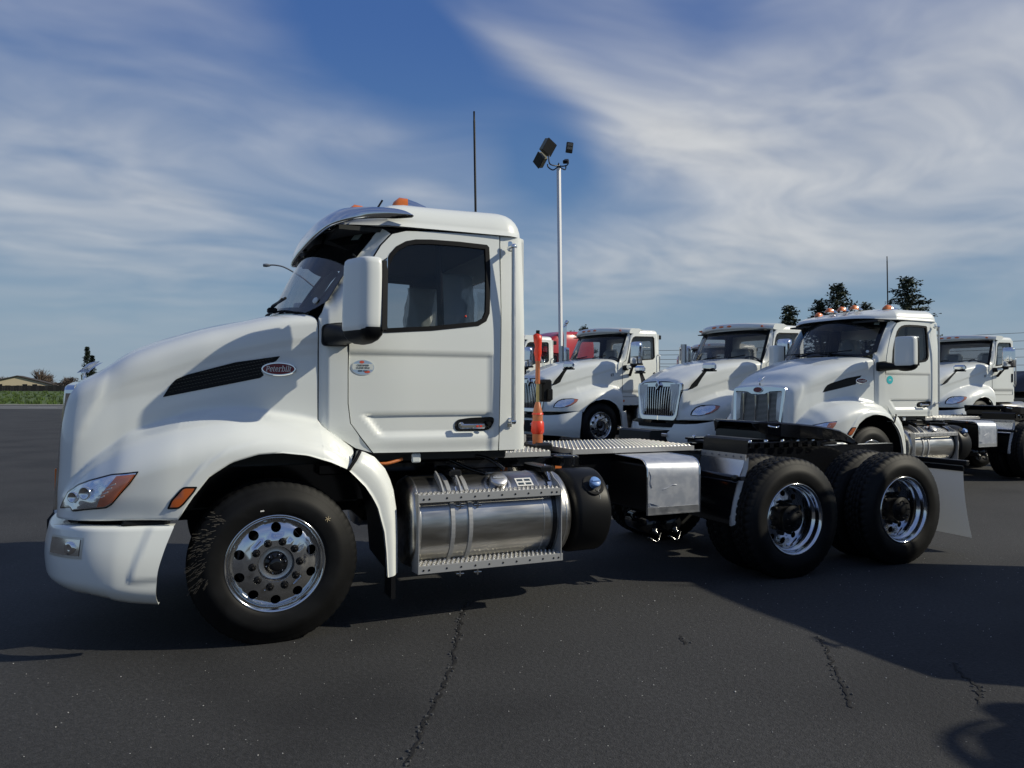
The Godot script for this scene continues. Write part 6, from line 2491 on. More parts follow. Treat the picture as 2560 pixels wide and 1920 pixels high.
func make_pete() -> Node3D:
	var root := holder("semi_truck")
	# front end
	var hood := holder("hood", root)
	put("hood_skin", hood_mesh(), M["white_paint"], hood)
	for side in [1.0, -1.0]:
		var vent := rounded(pv([-0.664, 1.552, -0.62, 1.628, -0.585, 1.668, -0.519, 1.698, -0.234, 1.780, 0.043, 1.825, 0.019, 1.793, -0.02, 1.772, -0.066, 1.748, -0.076, 1.725, -0.058, 1.697, -0.081, 1.679]), 0.006, 2)
		put("side_vent", skin_mesh(vent, [], func(u: float, v: float) -> float: return hood_w(u, v) + 0.003, side, 0.05, 0.02), M["black_plastic"], hood)
		var st := begin()
		for j in 11:
			for i in 36:
				var x := -0.65 + i * 0.018 + (0.009 if j % 2 == 1 else 0.0)
				var y := 1.560 + j * 0.021 + (x + 0.65) * 0.22
				if Geometry2D.is_point_in_polygon(Vector2(x, y), grown(vent, -0.008)) if (i * 7 + j) >= 0 else false:
					box(st, Vector3(x, y, (hood_w(x, y) + 0.004) * side), Vector3(0.012, 0.005, 0.006))
		tag(obj("vent_screen", st, M["black_gloss"], hood), "", "", "", "stuff")
		var t := on_skin(hood_w, 0.035, 1.738, 0.006)
		if side < 0:
			t = Transform3D(Basis(Vector3(-t.basis.x.x, 0, t.basis.x.z), Vector3(t.basis.y.x, t.basis.y.y, -t.basis.y.z), Vector3(t.basis.z.x, t.basis.z.y, -t.basis.z.z)), Vector3(t.origin.x, t.origin.y, -t.origin.z))
		oval_badge(hood, "oval_badge", t, 0.112, 0.046, "Peterbilt")
		var mk := rounded(pv([-0.625, 0.893, -0.605, 0.945, -0.545, 1.018, -0.525, 1.025, -0.458, 1.023, -0.476, 0.99, -0.535, 0.915, -0.558, 0.895]), 0.01, 3)
		var ml := holder("side_marker", hood)
		put("bezel", skin_mesh(mk, [], func(u: float, v: float) -> float: return hood_w(u, v) + 0.006, side, 0.04, 0.02), M["black_plastic"], ml)
		put("lens", skin_mesh(grown(mk, -0.011), [], func(u: float, v: float) -> float: return hood_w(u, v) + 0.012, side, 0.04, 0.012), M["amber_dark"], ml)
		headlamp(root, side)
		# separate wing end behind the split
		var st2 := begin()
		var rows := []
		var outer := [Vector2(0.452, 1.090), Vector2(0.49, 1.13), Vector2(0.522, 1.198), Vector2(0.56, 1.19), Vector2(0.627, 1.155), Vector2(0.70, 1.074), Vector2(0.735, 1.0), Vector2(0.759, 0.927), Vector2(0.782, 0.781), Vector2(0.790, 0.60), Vector2(0.790, 0.366)]
		var inner := [Vector2(0.446, 1.078), Vector2(0.452, 1.072), Vector2(0.458, 1.066), Vector2(0.49, 1.035), Vector2(0.556, 0.966), Vector2(0.60, 0.90), Vector2(0.625, 0.855), Vector2(0.643, 0.818), Vector2(0.687, 0.657), Vector2(0.702, 0.52), Vector2(0.712, 0.354)]
		for i in outer.size():
			var row := PackedVector3Array()
			var a: Vector2 = inner[i]
			var b: Vector2 = outer[i]
			var z0 := 1.195 - 0.02 * i / 10.0
			row.append(Vector3(a.x, a.y, (z0 - 0.04) * side))
			row.append(Vector3(a.x, a.y, z0 * side))
			for k in range(1, 9):
				var f := k / 8.0
				var p := a.lerp(b, f)
				var drop := 0.05 * sm(0.55, 1.0, f) + 0.006 * sm(0.45, 0.55, f)
				row.append(Vector3(p.x, p.y, (z0 + 0.002 - drop) * side))
			row.append(Vector3(b.x + 0.004, b.y - 0.004, (z0 - 0.14) * side))
			rows.append(row)
		loft(st2, rows, true, Vector3(0.3, 0.7, 0))
		obj("fender_end", st2, M["white_paint"], root)
		st2 = begin()
		var a2 := Vector3(0.442, 1.082, 1.20 * side)
		var b2 := Vector3(0.528, 1.206, 1.165 * side)
		tube(st2, [a2, a2.lerp(b2, 0.5) + Vector3(0.004, 0, 0.004 * side), b2], 0.012, 6)
		obj("fender_seam", st2, M["black_seal"], root)
		# splash liner and flap
		st2 = begin()
		var lin_rows := [PackedVector3Array(), PackedVector3Array()]
		for i in range(0, ARCH.size(), 2):
			lin_rows[0].append(Vector3(ARCH[i], ARCH[i + 1] + 0.03, 1.14 * side))
			lin_rows[1].append(Vector3(ARCH[i] * 1.02, ARCH[i + 1] + 0.06, 0.55 * side))
		loft(st2, lin_rows, true)
		box(st2, Vector3(0.755, 0.30, 1.06 * side), Vector3(0.03, 0.20, 0.18))
		obj("splash_liner", st2, M["black_plastic"], root)
		steer_wheel(root, Vector3(0.0, 0.505, 1.165 * side), side)
		fuel_tank(root, side)
		step_unit(root, side)
		fluid_tank(root, side)
		quarter_fender(root, side)
		mud_flap(root, side)
	battery_box(root, 1.0)
	grille(root)
	bumper(root)
	cab(root)
	frame_parts(root, 6.35)
	rear_axles(root)
	catwalk(root)
	fifth_wheel(root)
	# small things under the cab
	var st := begin()
	box(st, Vector3(1.30, 1.02, 0.50), Vector3(1.9, 0.08, 0.10), 0.01)
	obj("cab_mount", st, M["black_gloss"], root)
	piece("under_tray", M["black_frame"], root, func(q: SurfaceTool) -> void: box(q, Vector3(1.1, 1.125, 0.0), Vector3(1.2, 0.07, 1.7), 0.01))
	for e in [[Vector3(1.25, 1.10, 0.75), Vector3(1.40, 1.02, 0.85), Vector3(1.50, 0.99, 0.95)], [Vector3(1.35, 1.12, 0.75), Vector3(1.52, 1.10, 0.9), Vector3(1.62, 1.02, 1.0)], [Vector3(0.9, 1.06, 0.47), Vector3(2.3, 1.062, 0.47), Vector3(3.7, 1.06, 0.47)]]:
		piece("hose", M["black_gloss"], root, func(q: SurfaceTool) -> void: tube(q, curve(e, 4), 0.014, 6))
	st = begin()
	tube(st, curve([Vector3(0.62, 1.10, 0.98), Vector3(0.74, 1.095, 1.0), Vector3(0.86, 1.12, 0.97)], 4), 0.012, 6)
	obj("orange_cable", st, M["hose_orange"], root)
	st = begin()
	box(st, Vector3(0.955, 1.125, 0.99), Vector3(0.065, 0.065, 0.02), 0.008)
	obj("step_lamp", st, M["sticker_pale"], root)
	for x in [1.86, 2.36, 3.44]:
		st = begin()
		box(st, Vector3(x, 0.985, 0.434), Vector3(0.06, 0.085, 0.003))
		obj("rail_label", st, M["label_orange"], root)
	return root

# ---------------------------------------------------------------- tractor with the tall chrome grille
const L_SIDE := [-1.20, 0.62, -1.17, 0.665, -1.10, 0.69, -0.95, 0.725, -0.5, 0.83, 0.0, 0.945, 0.45, 1.03, 0.64, 1.05]
const L_WING := [-1.20, 0.64, -1.17, 0.70, -1.08, 0.80, -0.95, 0.94, -0.8, 1.05, -0.63, 1.125, -0.3, 1.195, 0.0, 1.22, 0.4, 1.205, 0.64, 1.19]
const L_VALLEY := [-1.2, 1.0, -0.95, 1.14, -0.7, 1.25, -0.35, 1.36, 0.0, 1.42, 0.35, 1.41, 0.64, 1.35]
const L_TOP := [-1.20, 1.53, -1.15, 1.575, -1.05, 1.625, -0.8, 1.735, -0.3, 1.895, 0.2, 1.985, 0.64, 2.02]
const L_ARCH := [-0.50, 0.845, -0.44, 0.92, -0.356, 0.998, -0.18, 1.075, 0.0, 1.105, 0.2, 1.08, 0.396, 0.984, 0.53, 0.823, 0.58, 0.65, 0.60, 0.46]
const L_DOOR := [0.70, 1.16, 1.72, 1.16, 1.735, 1.9, 1.74, 2.66, 1.05, 2.655, 0.985, 2.60, 0.80, 2.0, 0.70, 1.94]
const L_WINDOW := [0.83, 1.93, 1.10, 1.955, 1.30, 2.02, 1.63, 2.045, 1.69, 2.10, 1.70, 2.56, 1.66, 2.60, 1.10, 2.585, 1.03, 2.55, 0.985, 2.47]

func lt_w(u: float, v: float) -> float:
	var hs := tab(L_SIDE, u)
	var top := tab(L_TOP, u)
	hs -= 0.28 * pow(maxf(0.0, v - top + 0.48), 2.0)
	hs += 0.014 * sm(-0.01, 0.02, v - (1.48 + 0.30 * (u + 0.6))) * sm(-1.1, -0.8, u)
	var wing := tab(L_WING, u)
	var t := (tab(L_VALLEY, u) + 0.04 - v) / 0.34
	var s := 0.0
	if t > 0.0:
		s = (1.0 - pow(maxf(0.0, 1.0 - t), 2.0)) * sm(0.0, 0.4, t)
	return lerpf(hs, wing, s)

func lt_arch(u: float) -> float:
	if u <= L_ARCH[0]:
		return 0.82
	for i in range(0, L_ARCH.size() - 2, 2):
		if u <= L_ARCH[i + 2]:
			return lerpf(L_ARCH[i + 1], L_ARCH[i + 3], clampf((u - L_ARCH[i]) / (L_ARCH[i + 2] - L_ARCH[i]), 0, 1))
	return 0.46

func lt_cab_w(u: float, v: float) -> float:
	var w := tab([0.60, 1.045, 0.9, 1.065, 1.7, 1.068, 1.82, 1.055, 1.87, 1.0], u)
	w -= 0.045 * sm(1.9, 2.7, v)
	w -= 0.07 * pow(sm(0.14, 0.0, u - tab([1.96, 0.62, 2.64, 0.93], v)), 1.5) * sm(1.95, 2.1, v)
	return w

func lt_hood() -> ArrayMesh:
	var st := begin()
	for side in [1.0, -1.0]:
		var rows := []
		var us := []
		for k in 10:
			us.append(-1.20 + 0.2 * (1.0 - cos(PI * 0.5 * k / 9.0)))
		for k in range(1, 13):
			us.append(lerpf(-1.0, -0.50, k / 12.0))
		for k in range(1, 25):
			us.append(lerpf(-0.50, 0.60, k / 24.0))
		for u in us:
			var row := PackedVector3Array()
			var vb := lt_arch(u)
			var top := tab(L_TOP, u)
			# rear edge runs down and back
			var vs := top - 0.16
			row.append(Vector3(u, vb + 0.004, (lt_w(u, vb) - 0.04) * side))
			for k in 30:
				var v := lerpf(vb, vs, k / 29.0)
				row.append(Vector3(u, v, lt_w(u, v) * side))
			var ws := lt_w(u, vs)
			for k in range(1, 13):
				var a := PI * 0.5 * k / 12.0
				var z := ws * pow(cos(a), 0.55) if k < 12 else 0.0
				var y := vs + (top + 0.05 - vs) * pow(sin(a), 0.65)
				# two ridges that run up from the emblem
				y += 0.022 * exp(-pow((z - 0.16 - 0.22 * (u + 1.2)) / 0.05, 2.0)) * sm(0.3, -0.6, u) * sm(-1.2, -1.1, u)
				row.append(Vector3(u - 0.20 * sm(0.1, 0.6, u) * (1.0 - pow(z / ws, 2.0)), y, z * side))
			rows.append(row)
		loft(st, rows, true, Vector3(-0.4, 1.1, 0))
		var fr := [PackedVector3Array(), PackedVector3Array()]
		for k in 14:
			var v := lerpf(0.82, 1.52, k / 13.0)
			fr[0].append(Vector3(-1.20, v, lt_w(-1.20, minf(v, 1.37)) * side))
			fr[1].append(Vector3(-1.19, v, 0.35 * side))
		loft(st, fr, false)
	return done(st)

func lt_shield(s: float, t: float) -> Vector3:
	var a := absf(s)
	var lo := Vector3(lerpf(0.38, 0.62, a * a), 2.04 - 0.08 * a * a, s * 1.03)
	var hi := Vector3(lerpf(0.67, 0.93, pow(a, 2.2)), 2.69 - 0.05 * a * a, s * 0.965)
	return lo.lerp(hi, t)

func make_lt() -> Node3D:
	var root := holder("highway_tractor")
	var hood := holder("hood", root)
	put("hood_skin", lt_hood(), M["white_paint"], hood)
	var g := holder("grille", root)
	var t := Transform3D(Basis(Vector3(0, 0, 1), Vector3(0.06, 1, 0), Vector3(-1, 0, 0)), Vector3(-1.20, 0.80, 0))
	var outer := rounded(pv([-0.50, 0.0, 0.50, 0.0, 0.575, 0.10, 0.665, 0.62, 0.655, 0.745, 0.35, 0.765, 0.0, 0.772, -0.35, 0.765, -0.655, 0.745, -0.665, 0.62, -0.575, 0.10]), 0.05, 3)
	var inner := rounded(pv([-0.44, 0.095, 0.44, 0.095, 0.50, 0.13, 0.595, 0.61, 0.585, 0.66, -0.585, 0.66, -0.595, 0.61, -0.50, 0.13]), 0.03, 3)
	var st := begin()
	for half in [pv([-1, -1, 0, -1, 0, 2, -1, 2]), pv([0, -1, 1, -1, 1, 2, 0, 2])]:
		for q in Geometry2D.intersect_polygons(outer, half):
			for z in Geometry2D.clip_polygons(q, inner):
				if not Geometry2D.is_polygon_clockwise(z):
					prism(st, z, -0.03, 0.030, t, 0.012)
	obj("grille_surround", st, M["chrome"], g)
	st = begin()
	prism(st, inner, -0.05, 0.002, t)
	obj("grille_backing", st, M["dark_gap"], g)
	for k in 16:
		var f := (k - 7.5) / 7.6
		st = begin()
		var x0 := f * 0.475
		var x1 := f * 0.555
		var rows := []
		for j in 9:
			var y := j / 8.0
			var row := PackedVector3Array()
			var c := Vector3(lerpf(x0, x1, y), lerpf(0.095, 0.66, y), 0.008 + 0.022 * pow(sin(PI * clampf(y * 0.94 + 0.03, 0, 1)), 0.35))
			for e in [[-0.010, -0.02], [-0.009, 0.0], [0.0, 0.007], [0.009, 0.0], [0.010, -0.02]]:
				row.append(t * (c + Vector3(e[0], 0, e[1])))
			rows.append(row)
		loft(st, rows, true, t * Vector3(0, 0.4, -0.3))
		obj("grille_bar", st, M["chrome"], g)
	st = begin()
	prism(st, pv([0, -0.10, 0.085, 0.0, 0, 0.10, -0.085, 0.0]), 0.03, 0.085, t * Transform3D(Basis.IDENTITY, Vector3(0, 0.70, 0)), 0.012)
	obj("diamond_emblem", st, M["chrome"], g)
	st = begin()
	prism(st, pv([0, -0.055, 0.047, 0.0, 0, 0.055, -0.047, 0.0]), 0.08, 0.088, t * Transform3D(Basis.IDENTITY, Vector3(0, 0.70, 0)), 0.002)
	obj("emblem_face", st, M["steel_grey"], g)
	# bumper
	var b := holder("bumper", root)
	st = begin()
	var plan := [Vector2(-1.30, 0.0), Vector2(-1.295, 0.3), Vector2(-1.27, 0.58), Vector2(-1.20, 0.80), Vector2(-1.08, 0.97), Vector2(-0.92, 1.08), Vector2(-0.74, 1.15), Vector2(-0.56, 1.185)]
	for side in [1.0, -1.0]:
		var rows := []
		for i in plan.size():
			var p: Vector2 = plan[i]
			var row := PackedVector3Array()
			var vt := lerpf(0.745, 0.84, sm(-1.25, -0.55, p.x)) if i > 1 else 0.745
			var vb := lerpf(0.30, 0.25, sm(-1.25, -0.6, p.x))
			for j in 9:
				var f := j / 8.0
				var o := 0.03 * sin(PI * f) - 0.03 * sm(0.25, 0.0, f)
				row.append(Vector3(p.x - o * 0.8 - (0.07 * (1.0 - f) if i > 5 else 0.0), lerpf(vb, vt, f), (p.y + o * sm(0.3, 1.0, p.y)) * side))
			rows.append(row)
		loft(st, rows, true, Vector3(-0.5, 0.5, 0))
	obj("bumper_shell", st, M["white_paint"], b)
	for v in [[0.675, 0.75, 0.018], [0.36, 0.62, 0.012]]:
		var rows := []
		for i in 9:
			var z := lerpf(-0.60, 0.60, i / 8.0)
			var x: float = -1.305 + 0.10 * pow(absf(z) / 0.62, 3.0) - v[2] - 0.022
			rows.append(PackedVector3Array([Vector3(x, v[0], z * (0.88 if v[0] < 0.5 else 1.0)), Vector3(x, v[1], z)]))
		st = begin()
		loft(st, rows, true, Vector3(0, 0.5, 0))
		obj("valance", st, M["black_plastic"], b)
	for z in [-0.34, 0.34]:
		st = begin()
		box(st, Vector3(-1.34, 0.52, z), Vector3(0.03, 0.07, 0.16), 0.012)
		obj("fog_lamp", st, M["chrome"], b)
	# lamps
	for side in [1.0, -1.0]:
		var h := holder("headlight", root)
		var lens := rounded(pv([-1.08, 0.915, -1.045, 1.0, -0.97, 1.07, -0.87, 1.115, -0.72, 1.125, -0.60, 1.105, -0.66, 1.04, -0.76, 0.975, -0.86, 0.935, -0.97, 0.905]), 0.02, 3)
		put("bezel", skin_mesh(lens, [], func(u: float, v: float) -> float: return lt_w(u, v) + 0.006, side, 0.05, 0.02), M["black_gloss"], h)
		put("reflector", skin_mesh(grown(lens, -0.014), [], func(u: float, v: float) -> float: return lt_w(u, v) + 0.012 + 0.005 * sin(u * 34.0 + v * 18.0), side, 0.02, 0.01), M["chrome"], h)
		var turn := Geometry2D.intersect_polygons(grown(lens, -0.012), pv([-0.93, 0.86, -0.88, 0.957, -0.79, 0.995, -0.71, 1.055, -0.67, 1.16, -0.50, 1.16, -0.60, 0.86]))
		if turn.size():
			put("turn_lamp", skin_mesh(turn[0], [], func(u: float, v: float) -> float: return lt_w(u, v) + 0.026, side, 0.04, 0.014), M["amber_dark"], h)
		put("lens", skin_mesh(grown(lens, -0.012), [], func(u: float, v: float) -> float: return lt_w(u, v) + 0.032, side, 0.04, 0.0), M["lamp_glass"], h)
		# mirror on the nose
		var hm := holder("hood_mirror", root)
		st = begin()
		var rows := []
		var path := [Vector3(-0.95, 1.40, 0.69), Vector3(-0.93, 1.52, 0.76), Vector3(-0.90, 1.64, 0.86), Vector3(-0.87, 1.75, 0.95), Vector3(-0.85, 1.80, 1.02)]
		for i in path.size():
			var p: Vector3 = path[i]
			var ww: float = [0.10, 0.085, 0.06, 0.05, 0.05][i]
			var row := PackedVector3Array()
			for k in 9:
				var a := TAU * (k % 8) / 8.0
				row.append(Vector3(p.x + cos(a) * ww, p.y + sin(a) * ww * 0.3, (p.z + sin(a) * ww * 0.25) * side))
			rows.append(row)
		loft(st, rows, true, Vector3(-0.9, 1.55, 0.8 * side))
		obj("arm", st, M["black_plastic"], hm)
		st = begin()
		box(st, Vector3(-0.83, 1.855, 1.04 * side), Vector3(0.15, 0.15, 0.29), 0.045, Basis(Vector3.UP, 0.15 * side))
		obj("shell", st, M["chrome"], hm)
		st = begin()
		box(st, Vector3(-0.83, 1.775, 1.04 * side), Vector3(0.13, 0.03, 0.27), 0.01, Basis(Vector3.UP, 0.15 * side))
		obj("foot", st, M["black_plastic"], hm)
		# door mirror
		var m := holder("door_mirror", root)
		st = begin()
		var mr := []
		for i in 6:
			var y: float = [1.915, 1.93, 2.1, 2.3, 2.40, 2.42][i]
			var gg: float = [0.86, 1.0, 1.0, 0.98, 0.95, 0.7][i]
			var row := PackedVector3Array()
			for k in 21:
				var a := TAU * (k % 20) / 20.0
				row.append(Vector3(0.80 + signf(cos(a)) * pow(absf(cos(a)), 0.5) * 0.085 * gg, y, (1.42 + signf(sin(a)) * pow(absf(sin(a)), 0.4) * 0.145 * gg) * side))
			mr.append(row)
		loft(st, mr, true, Vector3(0.8, 2.2, 1.42 * side))
		face(st, mr[5].slice(0, 20), Vector3.UP)
		obj("shell", st, M["chrome"], m)
		st = begin()
		box(st, Vector3(0.81, 1.905, 1.42 * side), Vector3(0.18, 0.04, 0.28), 0.015)
		box(st, Vector3(0.76, 1.83, 1.10 * side), Vector3(0.14, 0.12, 0.12), 0.03)
		tube(st, [Vector3(0.78, 1.84, 1.12 * side), Vector3(0.80, 1.88, 1.40 * side)], 0.045, 8)
		tube(st, [Vector3(0.80, 1.84, 1.28 * side), Vector3(0.90, 1.66, 1.08 * side)], 0.035, 8)
		obj("arm", st, M["black_plastic"], m)
		st = begin()
		box(st, Vector3(0.78, 1.845, 1.22 * side), Vector3(0.11, 0.10, 0.16), 0.03)
		obj("arm_cover", st, M["chrome"], m)
		# side of the cab
		var cw := PackedVector2Array()
		cw.append(Vector2(0.585, 1.92))
		for k in 6:
			var p := lt_shield(1.0, k / 5.0)
			cw.append(Vector2(p.x, p.y))
		cw.append_array(pv([0.98, 2.66, 0.975, 2.60, 0.79, 2.01, 0.692, 1.94, 0.692, 1.16, 0.60, 1.16, 0.575, 1.40]))
		put("cowl_panel", skin_mesh(cw, [], lt_cab_w, side, 0.06, 0.03), M["white_paint"], root)
		put("rear_corner_panel", skin_mesh(pv([1.728, 1.04, 1.86, 1.04, 1.87, 2.66, 1.748, 2.66, 1.743, 1.9]), [], lt_cab_w, side, 0.04, 0.03), M["white_paint"], root)
		put("sill_panel", skin_mesh(pv([0.575, 0.96, 1.86, 0.96, 1.86, 1.035, 1.72, 1.15, 0.575, 1.15]), [], lt_cab_w, side, 0.08, 0.03), M["white_paint"], root)
		st = begin()
		box(st, Vector3(0.70, 1.06, lt_cab_w(0.70, 1.06) * side), Vector3(0.13, 0.055, 0.02), 0.008)
		obj("side_marker", st, M["amber"], root)
		put("cab_shell", skin_mesh(pv([0.60, 0.98, 1.85, 0.98, 1.86, 2.65, 1.0, 2.65, 0.64, 1.98]), [grown(pv(L_WINDOW), -0.01)], func(u: float, v: float) -> float: return lt_cab_w(u, v) - 0.025, side, 0.1, 0.02), M["dark_gap"], root)
		var d := holder("door", root)
		put("door_skin", skin_mesh(pv(L_DOOR), [pv(L_WINDOW)], func(u: float, v: float) -> float: return lt_cab_w(u, v) + 0.006 - 0.02 * sm(1.30, 1.25, v), side, 0.06, 0.02), M["white_paint"], d)
		put("window_seal", skin_mesh(pv(L_WINDOW), [grown(pv(L_WINDOW), -0.025)], func(u: float, v: float) -> float: return lt_cab_w(u, v) + 0.009, side, 0.1, 0.02), M["black_seal"], d)
		put("window_glass", skin_mesh(grown(pv(L_WINDOW), -0.02), [], func(u: float, v: float) -> float: return lt_cab_w(u, v) - 0.006, side, 0.15, 0.0), M["window_glass"], d)
		st = begin()
		box(st, Vector3(1.66, 1.62, (lt_cab_w(1.66, 1.62) + 0.015) * side), Vector3(0.06, 0.24, 0.03), 0.015)
		obj("door_handle", st, M["black_plastic"], d)
		st = begin()
		var hz: float = (lt_cab_w(1.8, 2.0) + 0.05) * side
		tube(st, curve([Vector3(1.80, 2.16, hz - 0.05 * side), Vector3(1.80, 2.14, hz), Vector3(1.80, 1.95, hz), Vector3(1.80, 1.45, hz), Vector3(1.80, 1.43, hz - 0.05 * side)], 4), 0.015, 8)
		obj("grab_bar", st, M["brushed"], root)
		var lt := put("model_letters", text_mesh("LT", 0.085, 0.006), M["black_gloss"], hood)
		lt.transform = Transform3D(Basis(Vector3(side, 0, 0), Vector3.UP, Vector3(0, 0, side)), Vector3(0.42, 1.66, (lt_w(0.42, 1.66) + 0.006) * side))
		st = begin()
		var fe := []
		for i in 7:
			var f := i / 6.0
			fe.append(PackedVector3Array([Vector3(lerpf(0.545, 0.60, f), lerpf(0.83, 0.36, f), 1.20 * side), Vector3(lerpf(0.70, 0.78, f), lerpf(0.83, 0.34, f), 1.18 * side), Vector3(lerpf(0.71, 0.79, f), lerpf(0.83, 0.34, f), 1.05 * side)]))
		loft(st, fe, true, Vector3(0.5, 0.6, 0.9 * side))
		obj("fender_end", st, M["white_paint"], root)
		st = begin()
		var liner := [PackedVector3Array(), PackedVector3Array()]
		for i in range(0, L_ARCH.size(), 2):
			liner[0].append(Vector3(L_ARCH[i], L_ARCH[i + 1] + 0.03, 1.13 * side))
			liner[1].append(Vector3(L_ARCH[i], L_ARCH[i + 1] + 0.05, 0.5 * side))
		loft(st, liner, true)
		obj("splash_liner", st, M["black_plastic"], root)
		steer_wheel(root, Vector3(0, 0.505, 1.15 * side), side, false)
		for x in [4.1, 5.42]:
			dual_wheel(root, Vector3(x, 0.505, 1.20 * side), side)
	# roof and visor
	st = begin()
	var outline := []
	for k in 25:
		var z := sin(lerpf(-1.0, 1.0, k / 24.0) * PI * 0.5)
		outline.append(Vector2(0.62 + 0.36 * pow(absf(z), 2.4), z * 1.02))
	for k in range(1, 7):
		outline.append(Vector2(lerpf(0.98, 1.74, k / 6.0), 1.025))
	for k in range(1, 6):
		var a := PI * 0.5 * k / 5.0
		outline.append(Vector2(1.74 + 0.13 * sin(a), 0.895 + 0.13 * cos(a)))
	outline.append(Vector2(1.87, 0.3))
	outline.append(Vector2(1.87, -0.3))
	for k in 6:
		var a := PI * 0.5 * (5 - k) / 5.0
		outline.append(Vector2(1.74 + 0.13 * sin(a), -0.895 - 0.13 * cos(a)))
	for k in range(1, 7):
		outline.append(Vector2(lerpf(1.74, 0.98, k / 6.0), -1.025))
	var rr := []
	for ring in 9:
		var row := PackedVector3Array()
		for p in outline:
			var f := ring / 8.0
			var dir: Vector2 = (Vector2(1.25, 0) - p).normalized()
			var a := minf(1.0, f * 2.0) * PI * 0.5
			var q: Vector2 = p + dir * 0.10 * (1.0 - cos(a))
			var y := 2.655 + 0.10 * sin(a)
			if f > 0.5:
				q = q.lerp(Vector2(1.25, 0), (f - 0.5) * 2.0)
				y += 0.03 * (1.0 - pow(1.0 - (f - 0.5) * 2.0, 2.0))
			row.append(Vector3(q.x, y, q.y))
		rr.append(row)
	loft(st, rr, true, Vector3(1.25, 2.5, 0))
	obj("roof", st, M["white_paint"], root)
	st = begin()
	var vz := []
	for k in 25:
		var z := lerpf(-1.0, 1.0, k / 24.0)
		var zz := sin(z * PI * 0.5)
		var bx := 0.52 + 0.42 * pow(absf(zz), 2.6)
		var dy := -0.04 * zz * zz
		var row := PackedVector3Array()
		for e in [[0.20, 2.66], [0.0, 2.685], [-0.012, 2.70], [0.02, 2.77], [0.06, 2.80], [0.30, 2.80], [0.42, 2.76]]:
			row.append(Vector3(bx + e[0], e[1] + dy + 0.01, zz * 1.03))
		vz.append(row)
	loft(st, vz, true, Vector3(0.95, 2.72, 0))
	for e in [0, 24]:
		face(st, vz[e], Vector3(0, 0, -1 if e == 0 else 1))
	obj("visor", st, M["white_paint"], root)
	for z in [-0.86, -0.21, 0.0, 0.21, 0.86]:
		st = begin()
		var zz: float = z / 1.03
		var l := holder("marker_light", root, Vector3(0.52 + 0.42 * pow(absf(zz), 2.6) + 0.005, 2.745 - 0.04 * zz * zz, z))
		l.rotation.y = -1.0 * z * 0.75
		lathe(st, [Vector2(0.022, -0.01), Vector2(0.022, 0.012), Vector2(0.014, 0.022), Vector2(0.0, 0.024)], Vector3.ZERO, Vector3(-1, 0.3, 0), 14)
		var lens2 := obj("lens", st, M["amber"], l)
		lens2.scale = Vector3(1, 1, 3.0)
	var ws := holder("windshield", root)
	st = begin()
	var sh := []
	for i in 21:
		var row := PackedVector3Array()
		for j in 5:
			row.append(lt_shield(lerpf(-1, 1, i / 20.0), j / 4.0))
		sh.append(row)
	loft(st, sh, true, Vector3(1.3, 2.2, 0))
	obj("glass", st, M["window_glass"], ws)
	for rg in [[-1.0, 1.0, 0.86, 1.0], [-1.0, 1.0, 0.0, 0.06], [-1.0, -0.95, 0.0, 1.0], [0.95, 1.0, 0.0, 1.0]]:
		var bd := []
		for i in 13:
			var row := PackedVector3Array()
			for j in 4:
				row.append(lt_shield(lerpf(rg[0], rg[1], i / 12.0), lerpf(rg[2], rg[3], j / 3.0)) + Vector3(-0.003, 0.0015, 0))
			bd.append(row)
		st = begin()
		loft(st, bd, true, Vector3(1.3, 2.2, 0))
		obj("dark_border", st, M["black_seal"], ws)
	for z in [0.35, -0.35]:
		st = begin()
		tube(st, [Vector3(0.36, 2.07, z), Vector3(0.43, 2.12, z + 0.40)], 0.012, 6)
		obj("wiper", st, M["black_plastic"], ws)
	# rear wall and inside
	st = begin()
	var wall := pv([-1.0, 1.0, 1.0, 1.0, 1.0, 2.66, -1.0, 2.66])
	var hole := rounded(pv([-0.75, 1.98, 0.75, 1.98, 0.75, 2.52, -0.75, 2.52]), 0.08, 3)
	var tw := Transform3D(Basis(Vector3(0, 0, -1), Vector3.UP, Vector3(1, 0, 0)), Vector3(1.86, 0, 0))
	for half in [pv([-2, 0, 0, 0, 0, 4, -2, 4]), pv([0, 0, 2, 0, 2, 4, 0, 4])]:
		for q in Geometry2D.intersect_polygons(wall, half):
			for z in Geometry2D.clip_polygons(q, hole):
				if not Geometry2D.is_polygon_clockwise(z):
					prism(st, z, -0.02, 0.008, tw)
	obj("rear_wall", st, M["white_paint"], root)
	st = begin()
	prism(st, grown(hole, 0.01), -0.006, -0.003, tw)
	obj("rear_window", st, M["window_glass"], root)
	st = begin()
	box(st, Vector3(0.80, 1.72, 0), Vector3(0.30, 0.44, 1.9), 0.1)
	box(st, Vector3(0.75, 1.3, 0), Vector3(0.2, 0.6, 1.9))
	obj("dashboard", st, M["interior"], root)
	for e in [["cab_floor", Vector3(1.22, 1.0, 0), Vector3(1.25, 0.04, 1.95)], ["headliner", Vector3(1.3, 2.64, 0), Vector3(1.1, 0.02, 1.9)], ["door_trim", Vector3(1.25, 1.45, 0.985), Vector3(1.0, 0.85, 0.03)], ["door_trim", Vector3(1.25, 1.45, -0.985), Vector3(1.0, 0.85, 0.03)]]:
		piece(e[0], M["interior"], root, func(q: SurfaceTool) -> void: box(q, e[1], e[2]))
